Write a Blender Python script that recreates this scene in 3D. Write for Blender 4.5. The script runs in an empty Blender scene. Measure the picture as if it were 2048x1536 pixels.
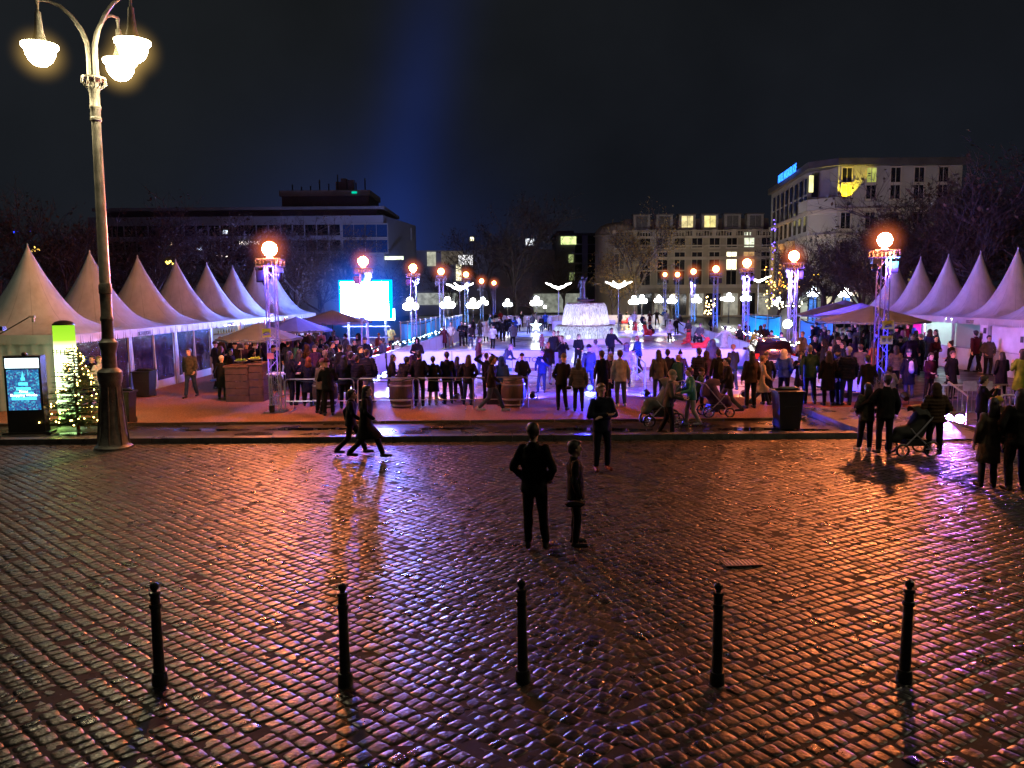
import bpy, math, random
import numpy as np
from mathutils import Vector, Matrix, noise
random.seed(7); np.random.seed(7)
PI = math.pi
S = bpy.context.scene
COL = S.collection
TMP = bpy.data.scenes.new('remesh_scratch')

# ------------------------------------------------------------------ camera
F, CX, CY, H = 1600.0, 1024.0, 768.0, 3.6
PITCH, ROLL = math.radians(6.35), math.radians(0.45)
fw = Vector((0, math.cos(PITCH), -math.sin(PITCH))); up0 = Vector((0, math.sin(PITCH), math.cos(PITCH))); r0 = Vector((1, 0, 0))
RV = r0*math.cos(ROLL) - up0*math.sin(ROLL); UV = up0*math.cos(ROLL) + r0*math.sin(ROLL)
CAM = Vector((0, 0, H))
cd = bpy.data.cameras.new('camera'); cam = bpy.data.objects.new('camera', cd); COL.objects.link(cam)
cd.sensor_width = 36; cd.lens = 36*F/2048; cd.clip_start = .1; cd.clip_end = 2000
m = Matrix((RV, UV, -fw)).transposed().to_4x4(); m.translation = CAM
cam.matrix_world = m; S.camera = cam
def ray(x, y): return (fw + RV*((x-CX)/F) - UV*((y-CY)/F))
def onz(x, y, z=0.0):
    d = ray(x, y); return CAM + d*((z-H)/d.z)
def atY(x, y, Y):
    d = ray(x, y); return CAM + d*(Y/d.y)
def gx(x, Y, z=1.5):                       # world X of image column x at distance Y (row of height z)
    y = 590 + (3.6-z)*F/Y
    return atY(x, y, Y).x

# ------------------------------------------------------------------ materials
MC = {}
def _nodes(name):
    mt = bpy.data.materials.new(name); mt.use_nodes = True
    nt = mt.node_tree; return mt, nt, nt.nodes['Principled BSDF']
def mat(name, c, rough=.6, metal=0, var=.25, scale=6, bump=0, bscale=40, coat=0, alpha=1, spec=.5, stretch=None, dirt=None):
    key = (name, tuple(round(v, 3) for v in c), rough, metal, scale)
    if key in MC: return MC[key]
    mt, nt, b = _nodes(name)
    N, L = nt.nodes, nt.links
    tc = N.new('ShaderNodeTexCoord'); mp = N.new('ShaderNodeMapping'); L.new(tc.outputs['Object'], mp.inputs[0])
    if stretch: mp.inputs['Scale'].default_value = stretch
    n = N.new('ShaderNodeTexNoise'); n.inputs['Scale'].default_value = scale; n.inputs['Detail'].default_value = 4
    L.new(mp.outputs[0], n.inputs['Vector'])
    r = N.new('ShaderNodeValToRGB'); r.color_ramp.elements[0].position = .3; r.color_ramp.elements[1].position = .7
    lo = [max(0, v*(1-var)) for v in c]; hi = [min(1, v*(1+var)) for v in c]
    if dirt: lo = list(dirt)
    r.color_ramp.elements[0].color = (*lo, 1); r.color_ramp.elements[1].color = (*hi, 1)
    L.new(n.outputs[0], r.inputs[0]); L.new(r.outputs[0], b.inputs['Base Color'])
    b.inputs['Roughness'].default_value = rough; b.inputs['Metallic'].default_value = metal
    b.inputs['Coat Weight'].default_value = coat; b.inputs['Specular IOR Level'].default_value = spec; b.inputs['Alpha'].default_value = alpha
    if bump:
        n2 = N.new('ShaderNodeTexNoise'); n2.inputs['Scale'].default_value = bscale; n2.inputs['Detail'].default_value = 3
        L.new(mp.outputs[0], n2.inputs['Vector'])
        bp = N.new('ShaderNodeBump'); bp.inputs['Strength'].default_value = bump; bp.inputs['Distance'].default_value = .02
        L.new(n2.outputs[0], bp.inputs['Height']); L.new(bp.outputs[0], b.inputs['Normal'])
    MC[key] = mt; return mt
def emat(name, c, s, var=0, scale=8):
    key = (name, c, s)
    if key in MC: return MC[key]
    mt = bpy.data.materials.new(name); mt.use_nodes = True; nt = mt.node_tree; nt.nodes.clear()
    o = nt.nodes.new('ShaderNodeOutputMaterial'); e = nt.nodes.new('ShaderNodeEmission')
    e.inputs[0].default_value = (*c, 1); e.inputs[1].default_value = s
    if var:
        tc = nt.nodes.new('ShaderNodeTexCoord'); n = nt.nodes.new('ShaderNodeTexNoise'); n.inputs['Scale'].default_value = scale
        nt.links.new(tc.outputs['Object'], n.inputs['Vector'])
        mr = nt.nodes.new('ShaderNodeMapRange'); mr.inputs[3].default_value = s*(1-var); mr.inputs[4].default_value = s*(1+var)
        mr.inputs[1].default_value = .3; mr.inputs[2].default_value = .7
        nt.links.new(n.outputs[0], mr.inputs[0]); nt.links.new(mr.outputs[0], e.inputs[1])
    nt.links.new(e.outputs[0], o.inputs[0]); MC[key] = mt; return mt

# ------------------------------------------------------------------ mesh builder
class MB:
    def __init__(s): s.v = []; s.f = []; s.mi = []; s.m = 0
    def add(s, vs, fs):
        b = len(s.v); s.v += [tuple(v) for v in vs]; s.f += [tuple(i+b for i in f) for f in fs]; s.mi += [s.m]*len(fs); return s
    def box(s, c, d, rz=0, rx=0):
        x, y, z = d[0]/2, d[1]/2, d[2]/2
        vs = [Vector((sx*x, sy*y, sz*z)) for sz in (-1, 1) for sx, sy in ((-1, -1), (1, -1), (1, 1), (-1, 1))]
        R = Matrix.Rotation(rz, 3, 'Z') @ Matrix.Rotation(rx, 3, 'X')
        vs = [R @ v + Vector(c) for v in vs]
        return s.add(vs, [(3, 2, 1, 0), (4, 5, 6, 7), (0, 1, 5, 4), (1, 2, 6, 5), (2, 3, 7, 6), (3, 0, 4, 7)])
    def bx(s, x0, x1, y0, y1, z0, z1): return s.box(((x0+x1)/2, (y0+y1)/2, (z0+z1)/2), (abs(x1-x0), abs(y1-y0), abs(z1-z0)))
    def tube(s, pts, rs, n=8, cap=True, flat=1.0):
        pts = [Vector(p) for p in pts]
        if not isinstance(rs, (list, tuple)): rs = [rs]*len(pts)
        vs = []; fs = []; pr = None
        for i, p in enumerate(pts):
            t = (pts[min(i+1, len(pts)-1)] - pts[max(i-1, 0)]).normalized()
            if pr is None:
                a = Vector((0, 0, 1)) if abs(t.z) < .9 else Vector((1, 0, 0)); u = t.cross(a).normalized()
            else: u = (pr - t*pr.dot(t)).normalized()
            pr = u; w = t.cross(u)
            for k in range(n):
                q = 2*PI*k/n; vs.append(p + u*(rs[i]*math.cos(q)) + w*(rs[i]*flat*math.sin(q)))
        for i in range(len(pts)-1):
            for k in range(n):
                a = i*n+k; b = i*n+(k+1) % n; fs.append((a, b, b+n, a+n))
        if cap: fs.append(tuple(range(n-1, -1, -1))); fs.append(tuple(range((len(pts)-1)*n, len(pts)*n)))
        return s.add(vs, fs)
    def bar(s, a, b, r, n=6): return s.tube([a, b], r, n)
    def lathe(s, prof, n=20, c=(0, 0, 0), sx=1, sy=1, a0=0, a1=2*PI):
        vs = []; fs = []; full = abs(a1-a0-2*PI) < 1e-6; m_ = n if full else n+1
        for r, z in prof:
            for k in range(m_):
                q = a0+(a1-a0)*k/n; vs.append((c[0]+r*sx*math.cos(q), c[1]+r*sy*math.sin(q), c[2]+z))
        for i in range(len(prof)-1):
            for k in range(n):
                a = i*m_+k; b = i*m_+((k+1) % m_ if full else k+1); fs.append((a, b, b+m_, a+m_))
        if full:
            fs.append(tuple(range(m_-1, -1, -1))); fs.append(tuple(range((len(prof)-1)*m_, len(prof)*m_)))
        return s.add(vs, fs)
    def ball(s, c, r, n=12, sx=1, sy=1, sz=1, k=None):
        k = k or max(4, n//2)
        prof = [(max(1e-4, r*math.sin(PI*i/k)), -r*math.cos(PI*i/k)*sz) for i in range(k+1)]
        return s.lathe(prof, n, c, sx, sy)
    def build(s, name, mats, parent=None, smooth=True, loc=None):
        me = bpy.data.meshes.new(name); me.from_pydata(s.v, [], s.f)
        if not isinstance(mats, (list, tuple)): mats = [mats]
        for mt in mats: me.materials.append(mt)
        if len(mats) > 1: me.polygons.foreach_set('material_index', s.mi)
        me.update()
        if smooth:
            me.polygons.foreach_set('use_smooth', [True]*len(me.polygons))
            try: me.set_sharp_from_angle(angle=math.radians(35))
            except Exception: pass
        o = bpy.data.objects.new(name, me); COL.objects.link(o)
        if parent: o.parent = parent
        if loc is not None: o.location = loc
        return o
def tag(o, label, cat, group=None):
    o['label'] = label; o['category'] = cat
    if group: o['group'] = group
    return o
def struct(o, kind='structure'): o['kind'] = kind; return o
def thing(name, label, cat, loc=(0, 0, 0), rz=0, group=None):
    o = bpy.data.objects.new(name, None); o.empty_display_size = .2; COL.objects.link(o)
    o.location = loc; o.rotation_euler = (0, 0, rz); return tag(o, label, cat, group)
def dup(root, label, loc, rz=0, sc=1):
    r = root.copy(); COL.objects.link(r); r.location = loc; r.rotation_euler = (0, 0, rz); r.scale = (sc, sc, sc) if not isinstance(sc, (tuple, list)) else sc; r['label'] = label
    def rec(a, b):
        for ch in a.children:
            c = ch.copy(); COL.objects.link(c); c.parent = b; rec(ch, c)
    rec(root, r); return r
def text(name, body, size, loc, rot, mt, parent=None, extr=.005, align='CENTER', sc=(1, 1, 1)):
    cu = bpy.data.curves.new(name, 'FONT'); cu.body = body; cu.size = size; cu.extrude = extr; cu.align_x = align; cu.resolution_u = 2
    cu.materials.append(mt); o = bpy.data.objects.new(name, cu); COL.objects.link(o)
    o.location = loc; o.rotation_euler = rot; o.scale = sc
    COL.objects.unlink(o); TMP.collection.objects.link(o); vl = TMP.view_layers[0]; vl.update()
    me = bpy.data.meshes.new_from_object(o.evaluated_get(vl.depsgraph)); me.name = name; bpy.data.objects.remove(o)
    if not me.materials: me.materials.append(mt)
    o = bpy.data.objects.new(name, me); COL.objects.link(o); o.location = loc; o.rotation_euler = rot; o.scale = sc
    if parent: o.parent = parent
    return o
def lamp(kind, loc, col, power, parent=None, size=.1, target=None, spot=60, blend=.5):
    li = bpy.data.lights.new('lamp_light', kind); li.color = col; li.energy = power
    if kind == 'SPOT': li.spot_size = math.radians(spot); li.spot_blend = blend; li.shadow_soft_size = size
    if kind == 'POINT': li.shadow_soft_size = size
    if kind == 'AREA': li.size = size
    o = bpy.data.objects.new('lamp_light', li); COL.objects.link(o); o.location = loc
    if target is not None: o.rotation_euler = (Vector(target)-Vector(loc)).to_track_quat('-Z', 'Y').to_euler()
    return o

# common materials
M_steel = mat('galvanised_steel', (.5, .5, .52), .35, .9, .15)
M_alu = mat('aluminium_truss', (.30, .30, .36), .35, .35, .12)
M_iron = mat('dark_cast_iron', (.036, .038, .036), .32, .2, .3, 12, .3, 60, coat=.3)
M_black = mat('black_plastic', (.012, .012, .013), .4, 0, .2)
M_white = mat('white_board', (.72, .72, .74), .4, 0, .06, 3)
M_pvc = mat('white_tent_fabric', (.36, .39, .40), .6, 0, .16, 1.0, .55, 2.2)
M_wood = mat('dark_wood', (.13, .07, .04), .6, 0, .4, 9, .4, 30, stretch=(1, 1, 6))
M_grey = mat('grey_paint', (.3, .3, .3), .5)
M_red = mat('red_plastic', (.7, .03, .03), .35, coat=.3)

# ------------------------------------------------------------------ world and sun
w = bpy.data.worlds.new('World'); S.world = w; w.use_nodes = True
nt = w.node_tree; bg = nt.nodes['Background']; out = nt.nodes['World Output']
sky = nt.nodes.new('ShaderNodeTexSky'); sky.sky_type = 'NISHITA'; sky.sun_disc = False
SE, SR = math.radians(-6), math.radians(200)
sky.sun_elevation = SE; sky.sun_rotation = SR
bg.inputs[1].default_value = .1
nt.links.new(sky.outputs[0], bg.inputs[0])
tc = nt.nodes.new('ShaderNodeTexCoord'); sx = nt.nodes.new('ShaderNodeSeparateXYZ'); nt.links.new(tc.outputs['Generated'], sx.inputs[0])
rp = nt.nodes.new('ShaderNodeValToRGB'); e = rp.color_ramp.elements
e[0].position = 0; e[0].color = (.0072, .0074, .0125, 1); e[1].position = .5; e[1].color = (.0078, .0086, .0092, 1)
q = e.new(.12); q.color = (.0058, .0070, .0105, 1)
nt.links.new(sx.outputs[2], rp.inputs[0])
def lobe(direction, color, power, k):
    d = Vector(direction).normalized()
    vm = nt.nodes.new('ShaderNodeVectorMath'); vm.operation = 'DOT_PRODUCT'; vm.inputs[1].default_value = d
    nt.links.new(tc.outputs['Generated'], vm.inputs[0])
    mx = nt.nodes.new('ShaderNodeMath'); mx.operation = 'MAXIMUM'; mx.inputs[1].default_value = 0; nt.links.new(vm.outputs['Value'], mx.inputs[0])
    pw = nt.nodes.new('ShaderNodeMath'); pw.operation = 'POWER'; pw.inputs[1].default_value = k; nt.links.new(mx.outputs[0], pw.inputs[0])
    b = nt.nodes.new('ShaderNodeBackground'); b.inputs[0].default_value = (*color, 1)
    ml = nt.nodes.new('ShaderNodeMath'); ml.operation = 'MULTIPLY'; ml.inputs[1].default_value = power; nt.links.new(pw.outputs[0], ml.inputs[0])
    nt.links.new(ml.outputs[0], b.inputs[1]); return b
bg2 = nt.nodes.new('ShaderNodeBackground'); nt.links.new(rp.outputs[0], bg2.inputs[0])
cn = nt.nodes.new('ShaderNodeTexNoise'); cn.inputs['Scale'].default_value = 3.5; cn.inputs['Detail'].default_value = 5; nt.links.new(tc.outputs['Generated'], cn.inputs['Vector'])
cm = nt.nodes.new('ShaderNodeMapRange'); cm.inputs[1].default_value = .3; cm.inputs[2].default_value = .7; cm.inputs[3].default_value = .7; cm.inputs[4].default_value = 1.35; nt.links.new(cn.outputs[0], cm.inputs[0]); nt.links.new(cm.outputs[0], bg2.inputs[1])
last = None
for b in (bg, bg2, lobe((-.17, 1, .0), (.004, .014, .09), .9, 110), lobe((-.150, 1, .06), (.001, .012, .10), .62, 1300), lobe((-.138, 1, .12), (.001, .011, .10), .50, 1300), lobe((-.125, 1, .18), (.001, .010, .09), .40, 1200), lobe((-.112, 1, .24), (.001, .009, .08), .42, 1200), lobe((-.10, 1, .30), (.001, .008, .07), .34, 1100), lobe((-.085, 1, .37), (.001, .007, .06), .26, 1000), lobe((-.5, 1, .3), (.006, .007, .006), .5, 12)):
    if last is None: last = b.outputs[0]; continue
    a = nt.nodes.new('ShaderNodeAddShader'); nt.links.new(last, a.inputs[0]); nt.links.new(b.outputs[0], a.inputs[1]); last = a.outputs[0]
nt.links.new(last, out.inputs[0])
sn = bpy.data.lights.new('sun', 'SUN'); sn.energy = .012; sn.angle = math.radians(20); sn.color = (1, .85, .75)
so = bpy.data.objects.new('sun', sn); COL.objects.link(so); so.rotation_euler = (math.radians(40), 0, math.radians(-20))
S.view_settings.view_transform = 'Standard'; S.view_settings.look = 'None'; S.view_settings.exposure = 0
S.cycles.use_denoising = True
S.cycles.sample_clamp_indirect = 4
S.cycles.max_bounces = 6; S.cycles.diffuse_bounces = 3; S.cycles.glossy_bounces = 3; S.cycles.transparent_max_bounces = 12
S.cycles.caustics_reflective = False; S.cycles.caustics_refractive = False

# ------------------------------------------------------------------ ground
def sheet(name, x0, x1, y0, y1, z, mt):
    b = MB(); b.add([(x0, y0, z), (x1, y0, z), (x1, y1, z), (x0, y1, z)], [(0, 1, 2, 3)]); return struct(b.build(name, mt, smooth=False))
M_asph = mat('wet_asphalt', (.03, .03, .032), .35, 0, .4, 1.5, .3, 30)
sheet('ground', -500, 500, -60, 900, -.05, M_asph)
def wetmat(name, lo, hi, r0_, r1_, bump, bs, sc=2.5, spec=.5):
    mt, nt, b = _nodes(name); N, L = nt.nodes, nt.links
    tc = N.new('ShaderNodeTexCoord'); n = N.new('ShaderNodeTexNoise'); n.inputs['Scale'].default_value = sc; n.inputs['Detail'].default_value = 6
    L.new(tc.outputs['Object'], n.inputs['Vector'])
    r = N.new('ShaderNodeValToRGB'); r.color_ramp.elements[0].position = .3; r.color_ramp.elements[1].position = .7
    r.color_ramp.elements[0].color = (*lo, 1); r.color_ramp.elements[1].color = (*hi, 1)
    L.new(n.outputs[0], r.inputs[0]); L.new(r.outputs[0], b.inputs['Base Color'])
    n3 = N.new('ShaderNodeTexNoise'); n3.inputs['Scale'].default_value = sc*.35; n3.inputs['Detail'].default_value = 5
    L.new(tc.outputs['Object'], n3.inputs['Vector'])
    mr = N.new('ShaderNodeMapRange'); mr.inputs[1].default_value = .35; mr.inputs[2].default_value = .65; mr.inputs[3].default_value = r0_; mr.inputs[4].default_value = r1_
    L.new(n3.outputs[0], mr.inputs[0]); L.new(mr.outputs[0], b.inputs['Roughness'])
    n2 = N.new('ShaderNodeTexNoise'); n2.inputs['Scale'].default_value = bs; n2.inputs['Detail'].default_value = 4
    L.new(tc.outputs['Object'], n2.inputs['Vector'])
    bp = N.new('ShaderNodeBump'); bp.inputs['Strength'].default_value = bump; bp.inputs['Distance'].default_value = .02
    L.new(n2.outputs[0], bp.inputs['Height']); L.new(bp.outputs[0], b.inputs['Normal'])
    b.inputs['Specular IOR Level'].default_value = spec
    return mt
M_cob = wetmat('wet_cobblestone', (.015, .014, .0125), (.050, .046, .040), .28, .44, .35, 30, 9, .8)
M_joint = mat('wet_joint_dirt', (.013, .011, .008), .8, 0, .3, 20)
sheet('cobble_bed', -40, 40, -20, 19.62, -.0085, M_joint)

def stone_tones(mt):
    nt = mt.node_tree; N, L = nt.nodes, nt.links; b = N['Principled BSDF']
    a = N.new('ShaderNodeAttribute'); a.attribute_name = 'tone'
    for sock, lo, hi in (('Base Color', .55, 1.5), ('Roughness', .82, 1.25)):
        src = b.inputs[sock].links[0].from_socket; mr = N.new('ShaderNodeMapRange'); mr.inputs[3].default_value = lo; mr.inputs[4].default_value = hi; L.new(a.outputs['Fac'], mr.inputs[0])
        if sock == 'Roughness': m_ = N.new('ShaderNodeMath'); m_.operation = 'MULTIPLY'; L.new(src, m_.inputs[0]); L.new(mr.outputs[0], m_.inputs[1]); L.new(m_.outputs[0], b.inputs[sock])
        else: m_ = N.new('ShaderNodeVectorMath'); m_.operation = 'SCALE'; L.new(src, m_.inputs[0]); L.new(mr.outputs[0], m_.inputs['Scale']); L.new(m_.outputs[0], b.inputs[sock])
stone_tones(M_cob)
def cobbles():
    A, B = .124, .168                      # length along a course, course width
    us = np.array([-1, -.93, -.45, .45, .93, 1.0]); U, V = np.meshgrid(us, us, indexing='ij'); U = U.ravel(); V = V.ravel(); n = 36
    cen = []; ang = []; hl = []
    SEAM = .9
    for side in (0, 1):
        th = math.radians(138) if side == 0 else math.radians(30)   # direction of the courses
        du = np.array([math.cos(th), math.sin(th)]); dv = np.array([-du[1], du[0]])
        R = 34
        for j in range(int(-R/B), int(R/B)):
            off = random.random()*A; k = -R; wv = B*random.uniform(.94, 1.06)
            k += off
            while k < R:
                ln = A*random.uniform(.68, 1.4); c = du*(k+ln/2) + dv*(j*B) + dv*.05*math.sin(k*.5+side) + np.array([0, 10.0]); k += ln
                x, y = c
                if y < 3.2 or y > 19.55 or abs(x) > .70*y+1.4: continue
                sx_ = x-(SEAM+.3*math.sin(y))
                if (side == 0) == (sx_ > 0): continue
                cen.append(c); ang.append(th+random.gauss(0, .035)); hl.append((ln/2-.0038, B/2-.0042))
    N = len(cen); cen = np.array(cen); ang = np.array(ang); hl = np.array(hl)
    cj = np.random.normal(0, .006, (N, 4, 2))
    wts = np.stack([(1-U)*(1-V), (1+U)*(1-V), (1+U)*(1+V), (1-U)*(1+V)])/4
    jit = np.einsum('ncd,ck->nkd', cj, wts)
    rd = 1-.10*(U**2)*(V**2)
    lx = hl[:, :1]*U*rd+jit[:, :, 0]; ly = hl[:, 1:]*V*rd+jit[:, :, 1]
    dome = np.random.uniform(.000, .0028, (N, 1)); tilt = np.random.normal(0, .012, (N, 2)); hh = np.random.normal(0, .0018, (N, 1))
    mxx = np.maximum(np.abs(U), np.abs(V))
    z = hh-.006 + dome*(1-(U**2+V**2)/1.2) - .005*np.where(mxx > .95, 1, 0) - .0008*np.where((mxx > .8), 1, 0) + tilt[:, :1]*lx+tilt[:, 1:]*ly + np.random.normal(0, .0010, (N, n))
    ca, sa = np.cos(ang)[:, None], np.sin(ang)[:, None]
    X = cen[:, :1]+lx*ca-ly*sa; Y = cen[:, 1:]+lx*sa+ly*ca
    co = np.stack([X, Y, z], -1).reshape(-1, 3).astype(np.float32)
    q = np.array([[i*6+j, (i+1)*6+j, (i+1)*6+j+1, i*6+j+1] for i in range(5) for j in range(5)])
    fs = (q[None]+(np.arange(N)*n)[:, None, None]).reshape(-1, 4)
    me = bpy.data.meshes.new('cobblestones'); me.vertices.add(len(co)); me.vertices.foreach_set('co', co.ravel())
    me.loops.add(fs.size); me.loops.foreach_set('vertex_index', fs.ravel().astype(np.int32))
    me.polygons.add(len(fs)); me.polygons.foreach_set('loop_start', np.arange(0, fs.size, 4, dtype=np.int32))
    try: me.polygons.foreach_set('loop_total', np.full(len(fs), 4, dtype=np.int32))
    except Exception: pass
    me.polygons.foreach_set('use_smooth', [True]*len(fs))
    at = me.attributes.new('tone', 'FLOAT', 'POINT'); at.data.foreach_set('value', np.repeat(np.random.random(N), n).astype(np.float32))
    me.materials.append(M_cob); me.update(); me.validate()
    o = bpy.data.objects.new('cobblestone_square', me); COL.objects.link(o); struct(o)
cobbles()
# beyond the camera's view the square goes on as a plain wet sheet
for nm, a in (('square_edge', (-45, -15.2, -20, 19.6)), ('square_edge', (15.2, 45, -20, 19.6)), ('square_edge', (-15.2, 15.2, -20, 3.0))):
    sheet(nm, a[0], a[1], a[2], a[3], -.006, M_cob)
# kerb of long stones
M_kerb = wetmat('granite_kerb', (.05, .05, .048), (.12, .115, .105), .25, .5, .3, 40, 5)
def kerb(x0, x1):
    b = MB(); x = x0
    while x < x1-.05:
        l = min(1.0, x1-x); b.bx(x+.006, x+l-.006, 19.62+random.uniform(0, .008), 19.94, -.05, .125+random.uniform(0, .006)); x += l
    return struct(b.build('kerb', M_kerb, smooth=False))
kerb(-30, 8.6); kerb(11.9, 30)
M_bed = wetmat('wet_soil_bed', (.012, .010, .008), (.04, .033, .025), .12, .6, .8, 14, 2)
sheet('planting_bed', -30, 8.4, 19.94, 22.4, .015, M_bed)
sheet('pavement', 8.4, 30, 19.94, 24, .004, wetmat('wet_paving', (.05, .045, .04), (.12, .10, .085), .2, .45, .2, 20, 1.5))
M_puddle = mat('puddle_water', (.006, .006, .007), .03, 0, .1, bump=.04, bscale=6)
for px, py, rx, ry in ((1165, 858, 1.2, .22), (1250, 860, .7, .2), (1490, 858, .8, .25), (1610, 860, .6, .22), (900, 857, .8, .15), (620, 858, 1.3, .2), (430, 860, .9, .22), (1400, 852, .5, .14), (150, 868, .8, .25)):
    p = onz(px, py, .02); b = MB(); vs = [(p.x+rx*math.cos(a/20*2*PI)*(1+.2*math.sin(a*1.7)), p.y+ry*math.sin(a/20*2*PI)*(1+.25*math.cos(a*2.1)), .021) for a in range(20)]
    b.add(vs, [tuple(range(20))]); struct(b.build('puddle', M_puddle, smooth=False))
b = MB(); x = -30
while x < 8.3: b.bx(x+.01, min(8.3, x+2.4)-.01, 22.4, 22.5, -.04, .085); x += 2.4
tag(b.build('wooden_edging', M_wood, smooth=False), 'low timber edging board between the dark bed and the wood chips', 'edging')
M_chip = wetmat('wood_chip_ground', (.10, .045, .026), (.40, .19, .10), .55, .85, 1.0, 45, 30, .3)
sheet('wood_chip_path', -30, 8.35, 22.5, 28.4, .004, M_chip)
M_mat_o = wetmat('orange_matting', (.20, .06, .025), (.36, .12, .05), .6, .9, .6, 60, 4, .3)
sheet('walkway_mat', 8.4, 13.5, 24.0, 26.2, .012, M_mat_o)
M_deck = wetmat('white_walkway_floor', (.34, .33, .42), (.48, .47, .56), .16, .34, .05, 8, 1.2)
sheet('rink_walkway', -7.6, 13.0, 28.4, 38.0, .010, M_deck)
sheet('market_ground', -40, -7.6, 28.4, 70, .002, M_chip)
sheet('market_ground', 13.0, 45, 26.2, 70, .002, wetmat('wet_gravel', (.05, .04, .04), (.13, .11, .11), .3, .6, .5, 40, 4))
M_ice = wetmat('ice', (.42, .50, .74), (.60, .68, .90), .12, .42, .04, 5, .6)
def XL(Y): return -8.49+.0745*Y
def XR(Y): return 8.38+.096*Y
b = MB(); b.add([(XL(38), 38.02, .05), (XR(38), 38.02, .05), (XR(97), 97, .05), (XL(97), 97, .05)], [(0, 1, 2, 3)])
struct(b.build('ice_rink', M_ice, smooth=False))
# ramp of steel plates at the right-hand entrance
M_plate = wetmat('steel_plate', (.14, .125, .12), (.26, .23, .22), .2, .45, .15, 30, 2)
b = MB()
for i in range(3):
    for j in range(2):
        x0 = 8.75+i*1.0; y0 = 19.2+j*2.4; b.add([(x0+.01, y0+.01, .03 if j == 0 else .15), (x0+.99, y0+.01, .03 if j == 0 else .15), (x0+.99, y0+2.39, .15), (x0+.01, y0+2.39, .15)], [(0, 1, 2, 3)])
b.bx(8.72, 8.76, 19.2, 24.0, -.02, .17); b.bx(11.74, 11.78, 19.2, 24.0, -.02, .17)
tag(b.build('entrance_ramp', M_plate, smooth=False), 'low ramp of wet steel plates leading over the kerb', 'ramp')

# ================================================================== people
def remesh(b, name, vox, smooth=2, disp=0, seed=0):
    o = b.build(name+'_src', M_grey, smooth=False)
    COL.objects.unlink(o); TMP.collection.objects.link(o)
    md = o.modifiers.new('r', 'REMESH'); md.mode = 'VOXEL'; md.voxel_size = vox
    sm = o.modifiers.new('s', 'SMOOTH'); sm.iterations = smooth; sm.factor = .5
    vl = TMP.view_layers[0]; vl.update(); dg = vl.depsgraph; me = bpy.data.meshes.new_from_object(o.evaluated_get(dg)); me.name = name; me.materials.clear()
    bpy.data.objects.remove(o)
    if disp:
        for v in me.vertices:
            p = v.co*7+Vector((seed, 0, 0)); v.co += v.normal*disp*(noise.noise(p)+.6*noise.noise(Vector((p.x*2.5, p.y*2.5, p.z*1.2))))
    me.polygons.foreach_set('use_smooth', [True]*len(me.polygons)); me.update()
    return me
def cap(b, p, q, r1, r2=None, n=12, flat=1.0):
    r2 = r1 if r2 is None else r2; p, q = Vector(p), Vector(q)
    d = (q-p); L = d.length; d = d/L if L > 1e-6 else Vector((0, 0, 1))
    pts = []; rs = []
    for a in (80, 50, 20): pts.append(p-d*r1*math.sin(math.radians(a))); rs.append(r1*math.cos(math.radians(a)))
    pts += [p, q]; rs += [r1, r2]
    for a in (20, 50, 80): pts.append(q+d*r2*math.sin(math.radians(a))); rs.append(r2*math.cos(math.radians(a)))
    b.tube(pts, rs, n, flat=flat)
def stack(b, rows, n=16):                    # rows: (centre x, y, z, rx, ry)
    vs = []; fs = []
    for (x, y, z, rx, ry) in rows:
        for k in range(n):
            a = 2*PI*k/n; vs.append((x+rx*math.cos(a), y+ry*math.sin(a), z))
    for i in range(len(rows)-1):
        for k in range(n): p = i*n+k; q = i*n+(k+1) % n; fs.append((p, q, q+n, p+n))
    fs.append(tuple(range(n-1, -1, -1))); fs.append(tuple(range((len(rows)-1)*n, len(rows)*n)))
    b.add(vs, fs)

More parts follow.
